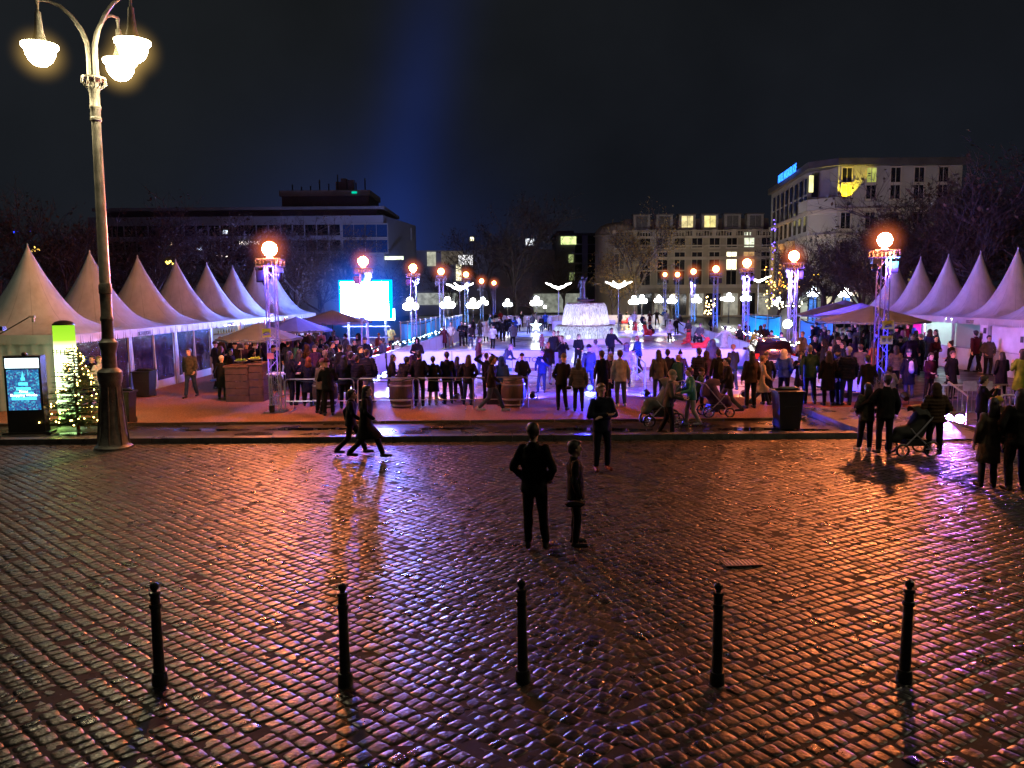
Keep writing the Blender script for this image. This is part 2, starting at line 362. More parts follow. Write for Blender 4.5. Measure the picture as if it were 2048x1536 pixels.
# figures are 1.75 m tall and face -Y at rz = 0
BASE = dict(pel=(0, 0, .93), che=(0, -.0, 1.30), head=(0, -.025, 1.635),
            el=((-.26, .03, 1.13), (.26, .03, 1.13)), wr=((-.27, -.05, .87), (.27, -.05, .87)),
            kn=((-.11, -.02, .50), (.11, -.02, .50)), an=((-.12, .02, .09), (.12, .02, .09)), toe=(-.02, .02))
POSES = {
 'stand': {},
 'pockets': dict(el=((-.30, .06, 1.15), (.30, .06, 1.15)), wr=((-.19, -.12, .97), (.19, -.12, .97)), an=((-.10, .03, .09), (.14, -.03, .09))),
 'folded': dict(el=((-.27, -.05, 1.13), (.27, -.05, 1.13)), wr=((.06, -.22, 1.16), (-.06, -.19, 1.12)), an=((-.13, 0, .09), (.11, .03, .09))),
 'phone': dict(el=((-.24, -.16, 1.18), (.24, -.16, 1.18)), wr=((-.07, -.33, 1.44), (.07, -.33, 1.44))),
 'hands_up': dict(el=((-.42, .0, 1.56), (.42, .0, 1.56)), wr=((-.17, -.06, 1.72), (.17, -.06, 1.72))),
 'walk': dict(el=((-.25, .16, 1.15), (.25, -.09, 1.14)), wr=((-.24, .14, .90), (.24, -.28, .98)), kn=((-.10, -.20, .52), (.10, .06, .50)), an=((-.10, -.33, .10), (.10, .38, .17)), che=(0, -.04, 1.30), head=(0, -.08, 1.625)),
 'skate': dict(el=((-.40, -.02, 1.22), (.40, -.02, 1.20)), wr=((-.62, -.10, 1.12), (.62, -.12, 1.08)), kn=((-.15, -.12, .51), (.17, -.05, .50)), an=((-.17, -.05, .10), (.26, .16, .12)), che=(0, -.06, 1.28), head=(0, -.13, 1.60)),
 'push': dict(el=((-.25, -.10, 1.10), (.25, -.10, 1.10)), wr=((-.19, -.38, 1.03), (.19, -.38, 1.03)), kn=((-.10, -.10, .51), (.10, .03, .50)), an=((-.10, -.10, .09), (.10, .22, .13)), che=(0, -.06, 1.29), head=(0, -.11, 1.62)),
 'lean': dict(che=(0, -.20, 1.24), head=(0, -.34, 1.53), el=((-.27, -.30, 1.03), (.27, -.30, 1.03)), wr=((-.16, -.52, .99), (.16, -.52, .99)), pel=(0, .05, .92)),
 'side': dict(el=((-.27, .03, 1.14), (.36, -.04, 1.18)), wr=((-.26, -.06, .88), (.60, -.14, .98))),
 'cup': dict(el=((-.27, -.04, 1.14), (.28, .04, 1.13)), wr=((-.10, -.27, 1.30), (.27, -.06, .88)), an=((-.10, .05, .09), (.15, -.06, .09)), kn=((-.10, -.01, .50), (.13, -.08, .51)), head=(.01, -.04, 1.63)),
 'slouch': dict(el=((-.28, .04, 1.10), (.25, -.06, 1.09)), wr=((-.20, -.13, .93), (.12, -.24, 1.02)), che=(.02, -.04, 1.28), head=(.02, -.10, 1.60), an=((-.08, .06, .09), (.17, -.02, .09)), pel=(-.02, 0, .92)),
 'stride': dict(el=((-.27, -.10, 1.14), (.28, .12, 1.14)), wr=((-.23, -.24, .96), (.28, .14, .90)), kn=((-.10, .03, .50), (.10, -.13, .52)), an=((-.11, .20, .12), (.12, -.20, .09)), che=(0, -.03, 1.30), head=(0, -.07, 1.63)),
 'sit': dict(pel=(0, 0, .50), che=(0, .03, .88), head=(0, -.02, 1.21), el=((-.25, -.04, .72), (.25, -.04, .72)), wr=((-.14, -.28, .62), (.14, -.28, .62)), kn=((-.12, -.42, .52), (.12, -.42, .52)), an=((-.12, -.48, .09), (.12, -.48, .09))),
}
PM = {}
def sh(P, s): return Vector(P['che'])+Vector((s*.165, .0, .125))
def make_pose(name):
    P = dict(BASE); P.update(POSES[name]); M = {'P': P}
    pel, che, hd = Vector(P['pel']), Vector(P['che']), Vector(P['head'])
    nk = che+Vector((0, .01, .17)); mid = (pel+che)/2
    # ---- body: one continuous skin surface
    b = MB()
    stack(b, [(*(pel+Vector((0, 0, -.08))), .13, .09), (*pel, .16, .11), (*mid, .125, .095), (*che, .16, .11), (*(che+Vector((0, 0, .12))), .17, .085), (*(nk+Vector((0, 0, 0))), .07, .06)])
    cap(b, nk-Vector((0, 0, .05)), hd-Vector((0, -.015, .06)), .056, .052)
    b.ball(hd+Vector((0, .012, .025)), .1, 16, .80, 1.0, 1.08, k=10)
    cap(b, hd+Vector((0, -.02, -.02)), hd+Vector((0, -.047, -.082)), .062, .040)      # jaw and chin
    cap(b, hd+Vector((0, -.094, .012)), hd+Vector((0, -.112, -.022)), .009, .014, 8)    # nose
    for s in (-1, 1):
        b.ball(hd+Vector((s*.083, .012, -.004)), .028, 8, .35, .7, 1.05)          # ears
        b.ball(hd+Vector((s*.034, -.082, .020)), .017, 8)                          # eyes
        i = 0 if s < 0 else 1
        e_, w_ = Vector(P['el'][i]), Vector(P['wr'][i]); s_ = sh(P, s)
        cap(b, s_, e_, .050, .038); cap(b, e_, w_, .040, .026)
        h_ = pel+Vector((s*.09, 0, -.03)); k_ = Vector(P['kn'][i]); a_ = Vector(P['an'][i])
        if name != 'sit': k_.x *= 1
        cap(b, h_, k_, .085, .055); cap(b, k_, a_, .056, .036)
        cap(b, a_-Vector((0, -.02, .04)), a_+Vector((s*.02, -.16, -.05)), .036, .030)
    cap(b, hd+Vector((-.022, -.087, -.046)), hd+Vector((.022, -.087, -.046)), .009, .009, 8)  # lips
    me = remesh(b, 'person', .0145, 1)
    # hands: palm, four fingers with a bend and a side thumb each
    hb = MB()
    for i, s in ((0, -1), (1, 1)):
        e_, w_ = Vector(P['el'][i]), Vector(P['wr'][i]); d = (w_-e_).normalized()
        side = Vector((1, 0, 0)) if abs(d.x) < .8 else Vector((0, 1, 0)); side = (side-d*side.dot(d)).normalized(); pal = d.cross(side)
        if pal.y > 0 and abs(d.z) > .5: pal = -pal
        ax = side
        if abs(d.z) > .7: ax = Vector((0, -1, 0)); ax = (ax-d*ax.dot(d)).normalized(); pal = d.cross(ax); pal = pal if pal.x*s < 0 else -pal
        cap(hb, w_-d*.02, w_+d*.065, .024, .034, 10, flat=.8)
        for k, (off, ln) in enumerate(((.027, .068), (.010, .078), (-.008, .073), (-.025, .058))):
            r_ = w_+d*.078+ax*off; j1 = r_+d*ln*.45+pal*.006; j2 = j1+d*ln*.32+pal*.018; j3 = j2+d*ln*.16+pal*.02
            hb.tube([r_, j1, j2, j3], [.0095, .009, .008, .006], 6)
        t0 = w_+d*.03+ax*.03; t1 = t0+(ax*.6+d*.7+pal*.2).normalized()*.038; t2 = t1+(ax*.15+d*.9+pal*.4).normalized()*.03
        hb.tube([t0-ax*.012, t1, t2], [.013, .011, .008], 6)
    me2 = bpy.data.meshes.new('h'); me2.from_pydata(hb.v, [], hb.f)
    nv = len(me.vertices); bmv = [v.co[:] for v in me.vertices]+hb.v; bf = [tuple(p.vertices) for p in me.polygons]+[tuple(i+nv for i in f) for f in hb.f]
    me = bpy.data.meshes.new('person'); me.from_pydata(bmv, [], bf); me.polygons.foreach_set('use_smooth', [True]*len(bf))
    me.materials.append(None); me.materials.append(None); me.materials.append(None)
    for p in me.polygons:
        c = p.center-hd
        if c.y < -.07 and abs(c.z-.020) < .009 and abs(abs(c.x)-.034) < .013: p.material_index = 1
        elif c.y < -.06 and abs(c.z-.042) < .005 and .014 < abs(c.x) < .052: p.material_index = 1
        elif c.y < -.075 and abs(c.z+.046) < .008 and abs(c.x) < .026: p.material_index = 2
    M['body'] = me
    # ---- jacket and long coat
    for kind in ('jacket', 'coat', 'puffer'):
        b = MB(); k = 1.0 if kind != 'puffer' else 1.13
        rows = [(*(che+Vector((0, .005, .165))), .085*k, .075*k), (*(che+Vector((0, 0, .13))), .175*k, .105*k), (*(che+Vector((0, 0, .02))), .20*k, .135*k), (*mid, .18*k, .135*k), (*pel, .19*k, .14*k)]
        if name == 'sit': low = [(*(pel+Vector((0, -.02, -.09))), .19, .15)]
        elif kind == 'coat':
            ky = (P['kn'][0][1]+P['kn'][1][1])/2; sp = abs(P['an'][0][1]-P['an'][1][1])*.22
            low = [(pel.x, pel.y, pel.z-.12, .205, .15), (0, ky*.7, pel.z-.28, .215, .16+sp*.6), (0, ky, .52, .235, .165+sp), (0, ky, .50, .23, .16+sp)]
        else: low = [(*(pel+Vector((0, 0, -.10))), .20*k, .15*k), (*(pel+Vector((0, 0, -.13))), .195*k, .145*k)]
        stack(b, (rows+low)[::-1])
        for s, i in ((-1, 0), (1, 1)):
            e_, w_ = Vector(P['el'][i]), Vector(P['wr'][i]); s_ = sh(P, s)
            cap(b, s_+Vector((0, 0, -.005)), e_, .070*k, .057*k); cap(b, e_, w_-(w_-e_).normalized()*.03, .058*k, .046*k)
        b.tube([nk+Vector((0, .0, -.03)), nk+Vector((0, -.005, .045))], [.085, .072], 14)
        M[kind] = remesh(b, kind, .021, 1, .014 if kind != 'puffer' else .015, hash(name) % 7)
        if kind == 'puffer':
            for v in M[kind].vertices: v.co += v.normal*.008*math.sin(v.co.z*75)
    # ---- trousers
    b = MB(); stack(b, [(*(pel+Vector((0, 0, -.10))), .155, .115), (*(pel+Vector((0, 0, -.02))), .17, .125), (*(pel+Vector((0, 0, .07))), .155, .115)])
    for s, i in ((-1, 0), (1, 1)):
        h_ = pel+Vector((s*.088, 0, -.04)); k_ = Vector(P['kn'][i]); a_ = Vector(P['an'][i])
        cap(b, h_, k_, .098, .070); b.tube([k_, k_*.5+a_*.5, a_+Vector((0, 0, .01))], [.072, .066, .058], 12)
    M['trousers'] = remesh(b, 'trousers', .021, 1, .007, 3)
    # ---- shoes
    for s, i in ((-1, 0), (1, 1)):
        a_ = Vector(P['an'][i]); b = MB()
        toe = Vector((s*.03, -.18, -.045))
        cap(b, a_+Vector((0, .03, -.035)), a_+toe, .046, .038, 12, flat=1.0); cap(b, a_+Vector((0, .01, .03)), a_+Vector((0, .02, -.03)), .045, .048)
        mm = remesh(b, 'shoe', .018, 1)
        for v in mm.vertices: v.co.z = max(v.co.z, a_.z-.088)
        M['shoe%d' % i] = mm
    PM[name] = M
for k in POSES: make_pose(k)
# head gear, modelled round the head centre
HG = {}
def hg(kind):
    b = MB()
    if kind == 'short': b.ball((0, .028, .046), .109, 16, .88, 1.0, 1.02, k=10); cap(b, (0, .088, -.02), (0, .074, -.05), .048, .045); cap(b, (-.03, -.06, .10), (.035, -.055, .105), .035, .03)
    elif kind == 'long':
        b.ball((0, .026, .042), .106, 16, .90, 1.0, 1.02, k=10)
        stack(b, [(0, .10, -.32, .09, .035), (0, .095, -.20, .115, .05), (0, .075, -.06, .108, .065), (0, .05, .02, .098, .07)])
    elif kind == 'bun': b.ball((0, .026, .044), .103, 16, .86, 1.0, 1.0, k=10); b.ball((0, .09, .13), .045, 10); cap(b, (0, .085, -.02), (0, .07, -.05), .045, .04)
    elif kind == 'beanie': b.ball((0, .015, .068), .112, 16, .86, .98, 1.02, k=10); cap(b, (-.0, .02, .048), (0, .02, .068), .104, .104, 16)
    elif kind == 'bobble': b.ball((0, .015, .068), .112, 16, .86, .98, 1.02, k=10); cap(b, (0, .02, .048), (0, .02, .068), .104, .104, 16); b.ball((0, .03, .20), .05, 10)
    elif kind == 'cap': b.ball((0, .015, .062), .108, 16, .86, .98, .9, k=10); b.tube([(0, -.06, .07), (0, -.17, .05)], [.075, .055], 12, flat=.15)
    elif kind == 'hood': b.ball((0, .035, .025), .130, 16, .90, .98, 1.12, k=10); cap(b, (0, .06, -.06), (0, .05, -.13), .11, .13, 14)
    me = remesh(b, 'hair' if kind in ('short', 'long', 'bun') else ('hood' if kind == 'hood' else 'hat'), .012, 2, .005 if kind in ('short', 'long', 'bun') else .003, 2)
    # keep the face free
    cut = -.052 if kind != 'hood' else -.062
    if kind in ('short', 'long', 'bun', 'hood'):
        for v in me.vertices:
            if v.co.z < .075 and v.co.y < cut+.03*(v.co.z/.075): v.co.y = max(v.co.y, cut) if kind != 'hood' else v.co.y*.72+cut*.28
            if kind != 'hood' and v.co.z < .055 and v.co.y < -.02: v.co.y = -.02+(v.co.y+.02)*.2; v.co.x *= .93
    else:
        for v in me.vertices:
            if v.co.z < .045 and kind != 'cap': v.co.z = .045+(v.co.z-.045)*.15
            if kind == 'cap' and v.co.z < .04: v.co.z = .04+(v.co.z-.04)*.1
    HG[kind] = me
for k in ('short', 'long', 'bun', 'beanie', 'bobble', 'cap', 'hood'): hg(k)
def bag_mesh():
    b = MB(); cap(b, (0, .19, 1.28), (0, .19, 1.04), .11, .13, 14, flat=.7)
    for s in (-1, 1): b.tube([(s*.10, .13, 1.40), (s*.11, 0, 1.46), (s*.11, -.12, 1.38)], .014, 6)
    return remesh(b, 'backpack', .016, 1)
BP = bag_mesh()
b = MB(); cap(b, (.33, -.02, .80), (.33, .10, .80), .10, .10, 14, flat=.5); b.tube([(.33, -.08, .86), (.27, -.05, 1.1), (.12, -.0, 1.44)], .009, 6); b.tube([(.33, .12, .86), (.27, .1, 1.1), (.12, .05, 1.44)], .009, 6)
o_ = b.build('handbag', M_grey); HB = o_.data; bpy.data.objects.remove(o_)
SKIN = [(.55, .33, .24), (.62, .40, .30), (.42, .25, .17), (.30, .17, .11)]
M_eye = mat('eye', (.02, .015, .012), .3); M_lip = mat('lips', (.35, .12, .1), .5)
HC = {'blk': (.012, .010, .010), 'brn': (.028, .016, .010), 'blo': (.16, .10, .045), 'gry': (.14, .135, .13), 'red': (.16, .05, .02)}
CC = {'blk': (.012, .012, .015), 'navy': (.012, .02, .055), 'blue': (.03, .09, .40), 'teal': (.02, .17, .16), 'grn': (.04, .14, .07), 'lime': (.25, .42, .04), 'mint': (.10, .38, .27),
      'gry': (.18, .18, .19), 'lgr': (.42, .42, .44), 'wht': (.70, .68, .66), 'cream': (.55, .47, .36), 'beige': (.38, .29, .20), 'brn': (.12, .065, .035), 'dbr': (.045, .026, .018),
      'mar': (.16, .018, .03), 'red': (.55, .04, .04), 'pink': (.62, .22, .28), 'jean': (.05, .09, .19), 'ljean': (.14, .2, .32), 'org': (.5, .16, .04), 'yel': (.55, .42, .06), 'pur': (.12, .05, .22), 'olive': (.08, .08, .035), 'camo': (.14, .12, .08)}
CC = {k: tuple(x*(.6 if k in ('wht', 'cream', 'lgr', 'blue', 'mint', 'lime', 'yel') else .32) for x in v) for k, v in CC.items()}
def cloth(c, kind='cloth'):
    return mat('cloth_'+kind+'_'+c, CC[c], .85, 0, .3 if c not in ('camo',) else .9, 5 if c != 'camo' else 14, .4, 55, spec=.25, dirt=(.02, .02, .015) if c == 'camo' else None)
def person(label, X, Y, h=1.75, rz=180, pose='stand', top='blk', kind='jacket', legs='blk', head='short', hc='brn', shoe='blk', z=0.0, group=None, bag=None, near=True, stripe=None, cat='person', bagc='blk'):
    if pose in ('stand', 'pockets', 'folded') and group and 'cobble' not in group and random.random() < .55: pose = random.choice(('cup', 'slouch', 'stride', 'cup', 'slouch'))
    M = PM[pose]; s = h/1.75; P = M['P']
    o = bpy.data.objects.new('person', M['body']); COL.objects.link(o); tag(o, label, cat, group)
    o.location = (X, Y, z); o.rotation_euler = (0, 0, math.radians(rz)); w_ = s*random.uniform(.95, 1.06)
    if h < 1.4: w_ = s*1.12
    o.scale = (w_*random.choice((-1, 1)) if pose not in ('side',) else w_, w_, s)
    if pose != 'sit': o.rotation_euler = (math.radians(random.uniform(-1.8, 1.8)), math.radians(random.uniform(-1.8, 1.8)), math.radians(rz+random.uniform(-9, 9)))
    sk = mat('skin', random.choice(SKIN[:3]), .55, 0, .08, 10)
    for i, mt in enumerate((sk, M_eye, M_lip)): o.material_slots[i].link = 'OBJECT'; o.material_slots[i].material = mt
    def part(nm, me, mt, loc=(0, 0, 0), sc=None):
        if not me.materials: me.materials.append(None)
        c = bpy.data.objects.new(nm, me); COL.objects.link(c); c.parent = o; c.location = loc
        c.material_slots[0].link = 'OBJECT'; c.material_slots[0].material = mt
        if sc: c.scale = (sc,)*3
        return c
    jk = part('coat' if kind == 'coat' else 'jacket', M[kind], cloth(top, kind))
    part('trousers', M['trousers'], cloth(legs))
    hs = 1.0 if h > 1.4 else 1.12
    gear = head.split('+')
    for g in gear:
        hm = mat('hair_'+hc, HC[hc], .5, 0, .4, 30, .5, 80, stretch=(1, 1, .3)) if g in ('short', 'long', 'bun') else cloth(hc if hc in CC else 'blk', 'knit')
        if g != 'none': part(HG[g].name.split('.')[0], HG[g], hm, P['head'], hs)
    if near:
        for i in (0, 1): part('shoe', M['shoe%d' % i], mat('shoe_'+shoe, CC[shoe], .5, 0, .2))
    if bag == 'pack': part('backpack', BP, cloth(bagc, 'bag'))
    if bag == 'hand': part('handbag', HB, cloth(bagc, 'bag'))
    if stripe:
        bb = MB()
        for s_, i in ((-1, 0), (1, 1)):
            e_, sh_ = Vector(P['el'][i]), sh(P, s_); bb.tube([sh_+Vector((-s_*.06, -.0, .075)), sh_+Vector((s_*.055, 0, .05)), sh_*.5+e_*.5+Vector((s_*.067, 0, 0))], [.011, .012, .010], 6)
        bb.build('sleeve_stripe', cloth(stripe), jk)
    return o

def halo(R_, r_, col=(1, .19, .05), pw_=.9):  # lens-like bloom painted as an emitting volume, no real haze in the air
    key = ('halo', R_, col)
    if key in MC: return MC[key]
    mt = bpy.data.materials.new('bloom_volume'); mt.use_nodes = True; nt = mt.node_tree; N, L = nt.nodes, nt.links; N.clear()
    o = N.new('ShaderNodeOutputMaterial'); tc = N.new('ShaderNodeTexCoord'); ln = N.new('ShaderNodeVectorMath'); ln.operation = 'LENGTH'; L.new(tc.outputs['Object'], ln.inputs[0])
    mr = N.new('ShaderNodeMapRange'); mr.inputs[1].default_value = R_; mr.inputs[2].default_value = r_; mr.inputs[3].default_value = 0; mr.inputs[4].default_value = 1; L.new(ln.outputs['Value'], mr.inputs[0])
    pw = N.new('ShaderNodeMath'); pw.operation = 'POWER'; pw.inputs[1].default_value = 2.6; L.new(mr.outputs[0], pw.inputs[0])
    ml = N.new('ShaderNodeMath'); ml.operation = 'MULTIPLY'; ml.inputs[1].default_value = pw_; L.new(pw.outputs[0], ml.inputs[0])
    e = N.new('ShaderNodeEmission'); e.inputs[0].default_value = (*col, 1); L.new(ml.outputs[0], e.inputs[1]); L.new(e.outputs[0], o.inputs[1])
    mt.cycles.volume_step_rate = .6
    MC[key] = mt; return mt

# ================================================================== bollards
def bollard(mt=M_iron):
    b = MB()
    b.lathe([(.068, 0), (.07, .02), (.066, .11), (.062, .125), (.052, .13), (.051, .135), (.044, .74), (.052, .745), (.055, .765), (.052, .785), (.044, .79), (.043, .865), (.050, .87), (.052, .885), (.046, .9), (.026, .905), (.024, .915), (.036, .93), (.041, .95), (.036, .972), (.02, .985), (.004, .99)], 20)
    return b
broot = None
for i, (x, y, s) in enumerate(((320, 1366, 1.0), (691, 1368, 1.0), (1046, 1362, 1.01), (1434, 1366, .99), (1808, 1362, 1.0))):
    p = onz(x, y); lab = ['leftmost black bollard, in front of the street lamp', 'second black bollard from the left, on the orange-lit cobbles', 'middle black bollard, on the darkest cobbles', 'fourth black bollard from the left, right of the dark cobbles', 'rightmost black bollard, beside the purple reflection'][i]
    if broot is None:
        broot = thing('bollard', lab, 'bollard', (p.x, p.y, -.01), 0, 'black bollards across the square')
        b = MB(); b.lathe([(.070, 0), (.072, .02), (.068, .11), (.063, .125), (.045, .13)], 20); b.build('base', M_iron, broot)
        b = MB(); b.lathe([(.052, .128), (.051, .14), (.043, .74), (.052, .745), (.056, .765), (.052, .785), (.043, .79), (.042, .865), (.050, .87), (.053, .885), (.047, .9), (.02, .905)], 20); b.build('post', M_iron, broot)
        b = MB(); b.lathe([(.025, .9), (.024, .915), (.036, .93), (.041, .95), (.036, .972), (.02, .985), (.003, .99)], 20); b.build('ball_finial', M_iron, broot)
    else: bl = dup(broot, lab, (p.x, p.y, -.01), random.random(), s); bl.rotation_euler = (random.uniform(-.012, .012), random.uniform(-.012, .012), random.random())
# ------------------------------------------------------------------ drain grate and litter on the cobbles
p = onz(1482, 1127); b = MB(); b.box((0, 0, .008), (.50, .26, .012)); b.m = 1
for i in range(9): b.box((-.2+i*.05, 0, .0155), (.02, .2, .006))
g = b.build('drain_grate', [M_iron, M_steel], smooth=False, loc=p); tag(g, 'small metal drain grate in the cobbles between the fourth bollard and the bin', 'grate'); g.rotation_euler = (0, 0, .1)
M_leaf = mat('wet_leaf', (.16, .08, .03), .5, 0, .5, 30)
leaf0 = None
b = MB()
for i in range(70):
    y = random.uniform(4.2, 19); x = random.uniform(-.62*y, .62*y); r = random.uniform(.012, .028); a = random.random()*6; z = .012
    vs = [(x+r*math.cos(a+t)*k, y+r*math.sin(a+t)*k, z+random.uniform(0, .01)) for t, k in ((0, 1.3), (1.1, .6), (2.2, .8), (3.14, 1.2), (4.2, .8), (5.2, .6))]
    b.add(vs, [(0, 1, 2, 3, 4, 5)])
struct(b.build('fallen_leaves', M_leaf, smooth=False), 'stuff')

# ================================================================== street lamps
M_lpole = mat('lit_grey_green_lamp_paint', (.50, .48, .40), .45, .1, .3, 5, .2, 50)  # upper paint lightened, the glow of the bowls put into its colour
M_lbase = mat('unlit_dark_lamp_paint', (.12, .12, .105), .5, .1, .4, 7, .3, 40)  # lower paint kept darker, the missing lamp light put into its colour
M_bowl = emat('glowing_lamp_glass', (1.0, .84, .50), 78)
def street_lamp(label, X, Y, angs=(184, 342, 86), rz=0):
    t = thing('street_lamp', label, 'street lamp', (X, Y, 0), rz)
    b = MB(); b.lathe([(.43, 0), (.43, .05), (.38, .09), (.35, .14), (.29, .45), (.25, 1.0), (.235, 1.55), (.26, 1.6), (.275, 1.72), (.28, 1.85), (.26, 1.88), (.17, 1.95), (.16, 2.3), (.19, 2.42), (.215, 2.5), (.215, 2.56), (.16, 2.6), (.14, 2.65)], 24)
    for k in range(8): a = k*PI/4+.2; b.bar((.36*math.cos(a), .36*math.sin(a), .1), (.235*math.cos(a), .235*math.sin(a), 1.5), .018)
    b.build('base', M_lbase, t)
    b = MB()
    for k in range(7): b.ball((.235*math.cos(-PI+k*PI/6), .235*math.sin(-PI+k*PI/6), 1.25-.10*math.sin(k*PI/6)), .03, 8)
    b.build('garland_relief', M_lbase, t)
    b = MB(); b.lathe([(.14, 2.6), (.130, 3.05), (.150, 3.08), (.150, 3.14), (.130, 3.18), (.128, 3.7), (.145, 3.72), (.145, 3.9), (.125, 3.95)], 20); b.build('lower_shaft', M_lbase, t)
    b = MB(); prof = [(.122, 3.92), (.10, 7.65), (.125, 7.68), (.125, 7.73), (.11, 7.75), (.11, 7.92), (.125, 7.95), (.125, 8.0), (.11, 8.03), (.11, 8.3), (.14, 8.42), (.12, 8.5), (.11, 8.6)]
    b.lathe(prof, 18); b.build('upper_shaft', M_lpole, t)
    b = MB(); b.lathe([(.10, 8.55), (.26, 8.60), (.26, 8.64), (.12, 8.66)], 20)
    for k in range(12): a = k*PI/6; b.tube([(.25*math.cos(a), .25*math.sin(a), 8.61), (.26*math.cos(a), .26*math.sin(a), 8.5), (.18*math.cos(a), .18*math.sin(a), 8.42), (.11*math.cos(a), .11*math.sin(a), 8.4)], .014, 5)
    b.build('ornamental_collar', M_lpole, t)
    for a in angs:
        a = math.radians(a); c, s = math.cos(a), math.sin(a); R = 1.15
        P = lambda r, z: (r*c, r*s, z)
        b = MB(); b.tube([P(.075, 8.6), P(.075, 9.1), P(.10, 9.38), P(.21, 9.68), P(.42, 9.98), P(.66, 10.2), P(.9, 10.3), P(R-.03, 10.32)], [.07, .06, .055, .05, .045, .04, .035, .03], 10)
        arm = b.build('arm', M_lpole, t)
        b = MB(); cc = (R*c, R*s, 0)
        b.lathe([(.02, 10.36), (.05, 10.30), (.03, 10.2), (.03, 10.08), (.062, 10.05), (.075, 9.85), (.08, 9.82), (.1, 9.6), (.15, 9.42), (.37, 9.36), (.39, 9.34), (.36, 9.33), (.02, 9.33)], 20, cc); hd = b.build('lamp_head', M_lpole, t)
        b = MB(); b.lathe([(.385, 9.325), (.375, 9.27), (.32, 9.22), (.30, 9.1), (.24, 8.98), (.14, 8.89), (.03, 8.86)], 24, cc); b.build('glass_bowl', M_bowl, hd)
        b = MB(); b.ball((0, 0, 0), .75, 18); b.build('painted_bloom', halo(.75, .30, (1, .62, .16), .55), hd, loc=(R*c, R*s, 9.12))  # yellow bloom painted round the glass bowl
    return t
p = onz(228, 896)
L1 = street_lamp('tall green-grey cast-iron street lamp with three glowing bowls beside the fairy-lit tree', p.x, p.y); L1.rotation_euler = (0, math.radians(.5), 0)
street_lamp('matching three-armed street lamp standing beyond the right edge of the view', 14.5, 10.5, rz=1)

# ================================================================== light towers
M_globe = emat('glowing_orange_globe', (1.0, .24, .07), 2250)
M_globe_mid = emat('glowing_orange_globe', (1.0, .24, .07), 420)
M_globe_far = emat('glowing_orange_globe', (1.0, .26, .07), 60)
M_frame = mat('dull_frame_tube', (.10, .10, .11), .5, .3, .12)
def tower(label, X, Y, zl, near, side, far=False):
    t = thing('light_tower', label, 'light tower', (X, Y, 0), 0, 'light towers along the rink')
    r = .035; w_ = .14; top = zl-.55
    b = MB()
    for sx_, sy_ in ((-1, -1), (1, -1), (1, 1), (-1, 1)): b.bar((sx_*w_, sy_*w_, 0), (sx_*w_, sy_*w_, top), .021, 8 if near else 5)
    n = int(top/.32)
    for k in range(n):
        z0, z1 = .1+k*top/n*.97, .1+(k+1)*top/n*.97
        for a, c_ in (((-1, -1), (1, -1)), ((1, -1), (1, 1)), ((1, 1), (-1, 1)), ((-1, 1), (-1, -1))):
            if k % 2: a, c_ = c_, a
            b.bar((a[0]*w_, a[1]*w_, z0), (c_[0]*w_, c_[1]*w_, z1), .0065, 4)
    b.build('truss_column', M_alu, t)
    b = MB(); b.box((0, 0, .02), (.6, .6, .03)); b.build('base_plate', M_steel, t, smooth=False)
    b = MB(); pw = .38
    for z in (top+.02, top+.24):
        for a, c_ in (((-pw, -.2), (pw, -.2)), ((-pw, .2), (pw, .2)), ((-pw, -.2), (-pw, .2)), ((pw, -.2), (pw, .2))): b.bar((*a, z), (*c_, z), .020, 6)
    for k in range(7):
        x = -pw+k*pw/3
        for y in (-.2, .2): b.bar((x, y, top+.02), (min(pw, x+pw/6), y, top+.24), .010, 4); b.bar((x, y, top+.02), (x, y, top+.24), .012, 4)
    b.build('head_frame', M_frame, t)
    b = MB(); s_ = 1 if side == 'L' else -1
    b.box((.30*s_*-1, .1, top-.28), (.26, .3, .36)); b.box((.30*s_*-1, -.065, top-.28), (.2, .05, .26)); b.build('loudspeaker', M_black, t, smooth=False)
    b = MB(); b.box((-.28*s_*-1, .0, top-.10), (.2, .2, .14)); b.lathe([(.05, .17), (.09, .1), (.09, 0), (.075, -.05)], 10, (-.28*s_*-1, 0, top-.34)); b.build('moving_light', M_black, t)
    b = MB(); b.lathe([(.10, 0), (.12, .05), (.09, .12), (.08, .16)], 14, (0, 0, zl-.36)); b.build('lamp_socket', M_grey, t)
    b = MB(); b.ball((0, 0, zl), .215 if near else .23, 20 if near else 12); gl = b.build('globe', [M_globe_far, M_globe_mid, M_globe][2 if near == 2 else (1 if not far else 0)], t)
    R_ = .78 if near else .95; b = MB(); b.ball((0, 0, 0), R_, 20); b.build('painted_bloom', halo(R_, .24), gl, loc=(0, 0, zl))  # orange bloom painted round the globe
    return t
TL = [(539, 24.9), (726, 36), (826, 47.5), (882, 57.6), (932, 71), (963, 83.5), (988, 97)]
TR = [(1770, 24.8), (1588, 35.8), (1494, 46.4), (1432, 57.7), (1387, 70), (1355, 82.7), (1330, 97)]
YL = [498, 523, 536, 543, 549, 562, 566]; YR = [480, 512, 526, 538, 543, 549, 549]
ORD = ['nearest', 'second', 'third', 'fourth', 'fifth', 'sixth', 'farthest']
PWASH = (.30, .10, 1.0)
BLU = (.05, .12, 1.0)
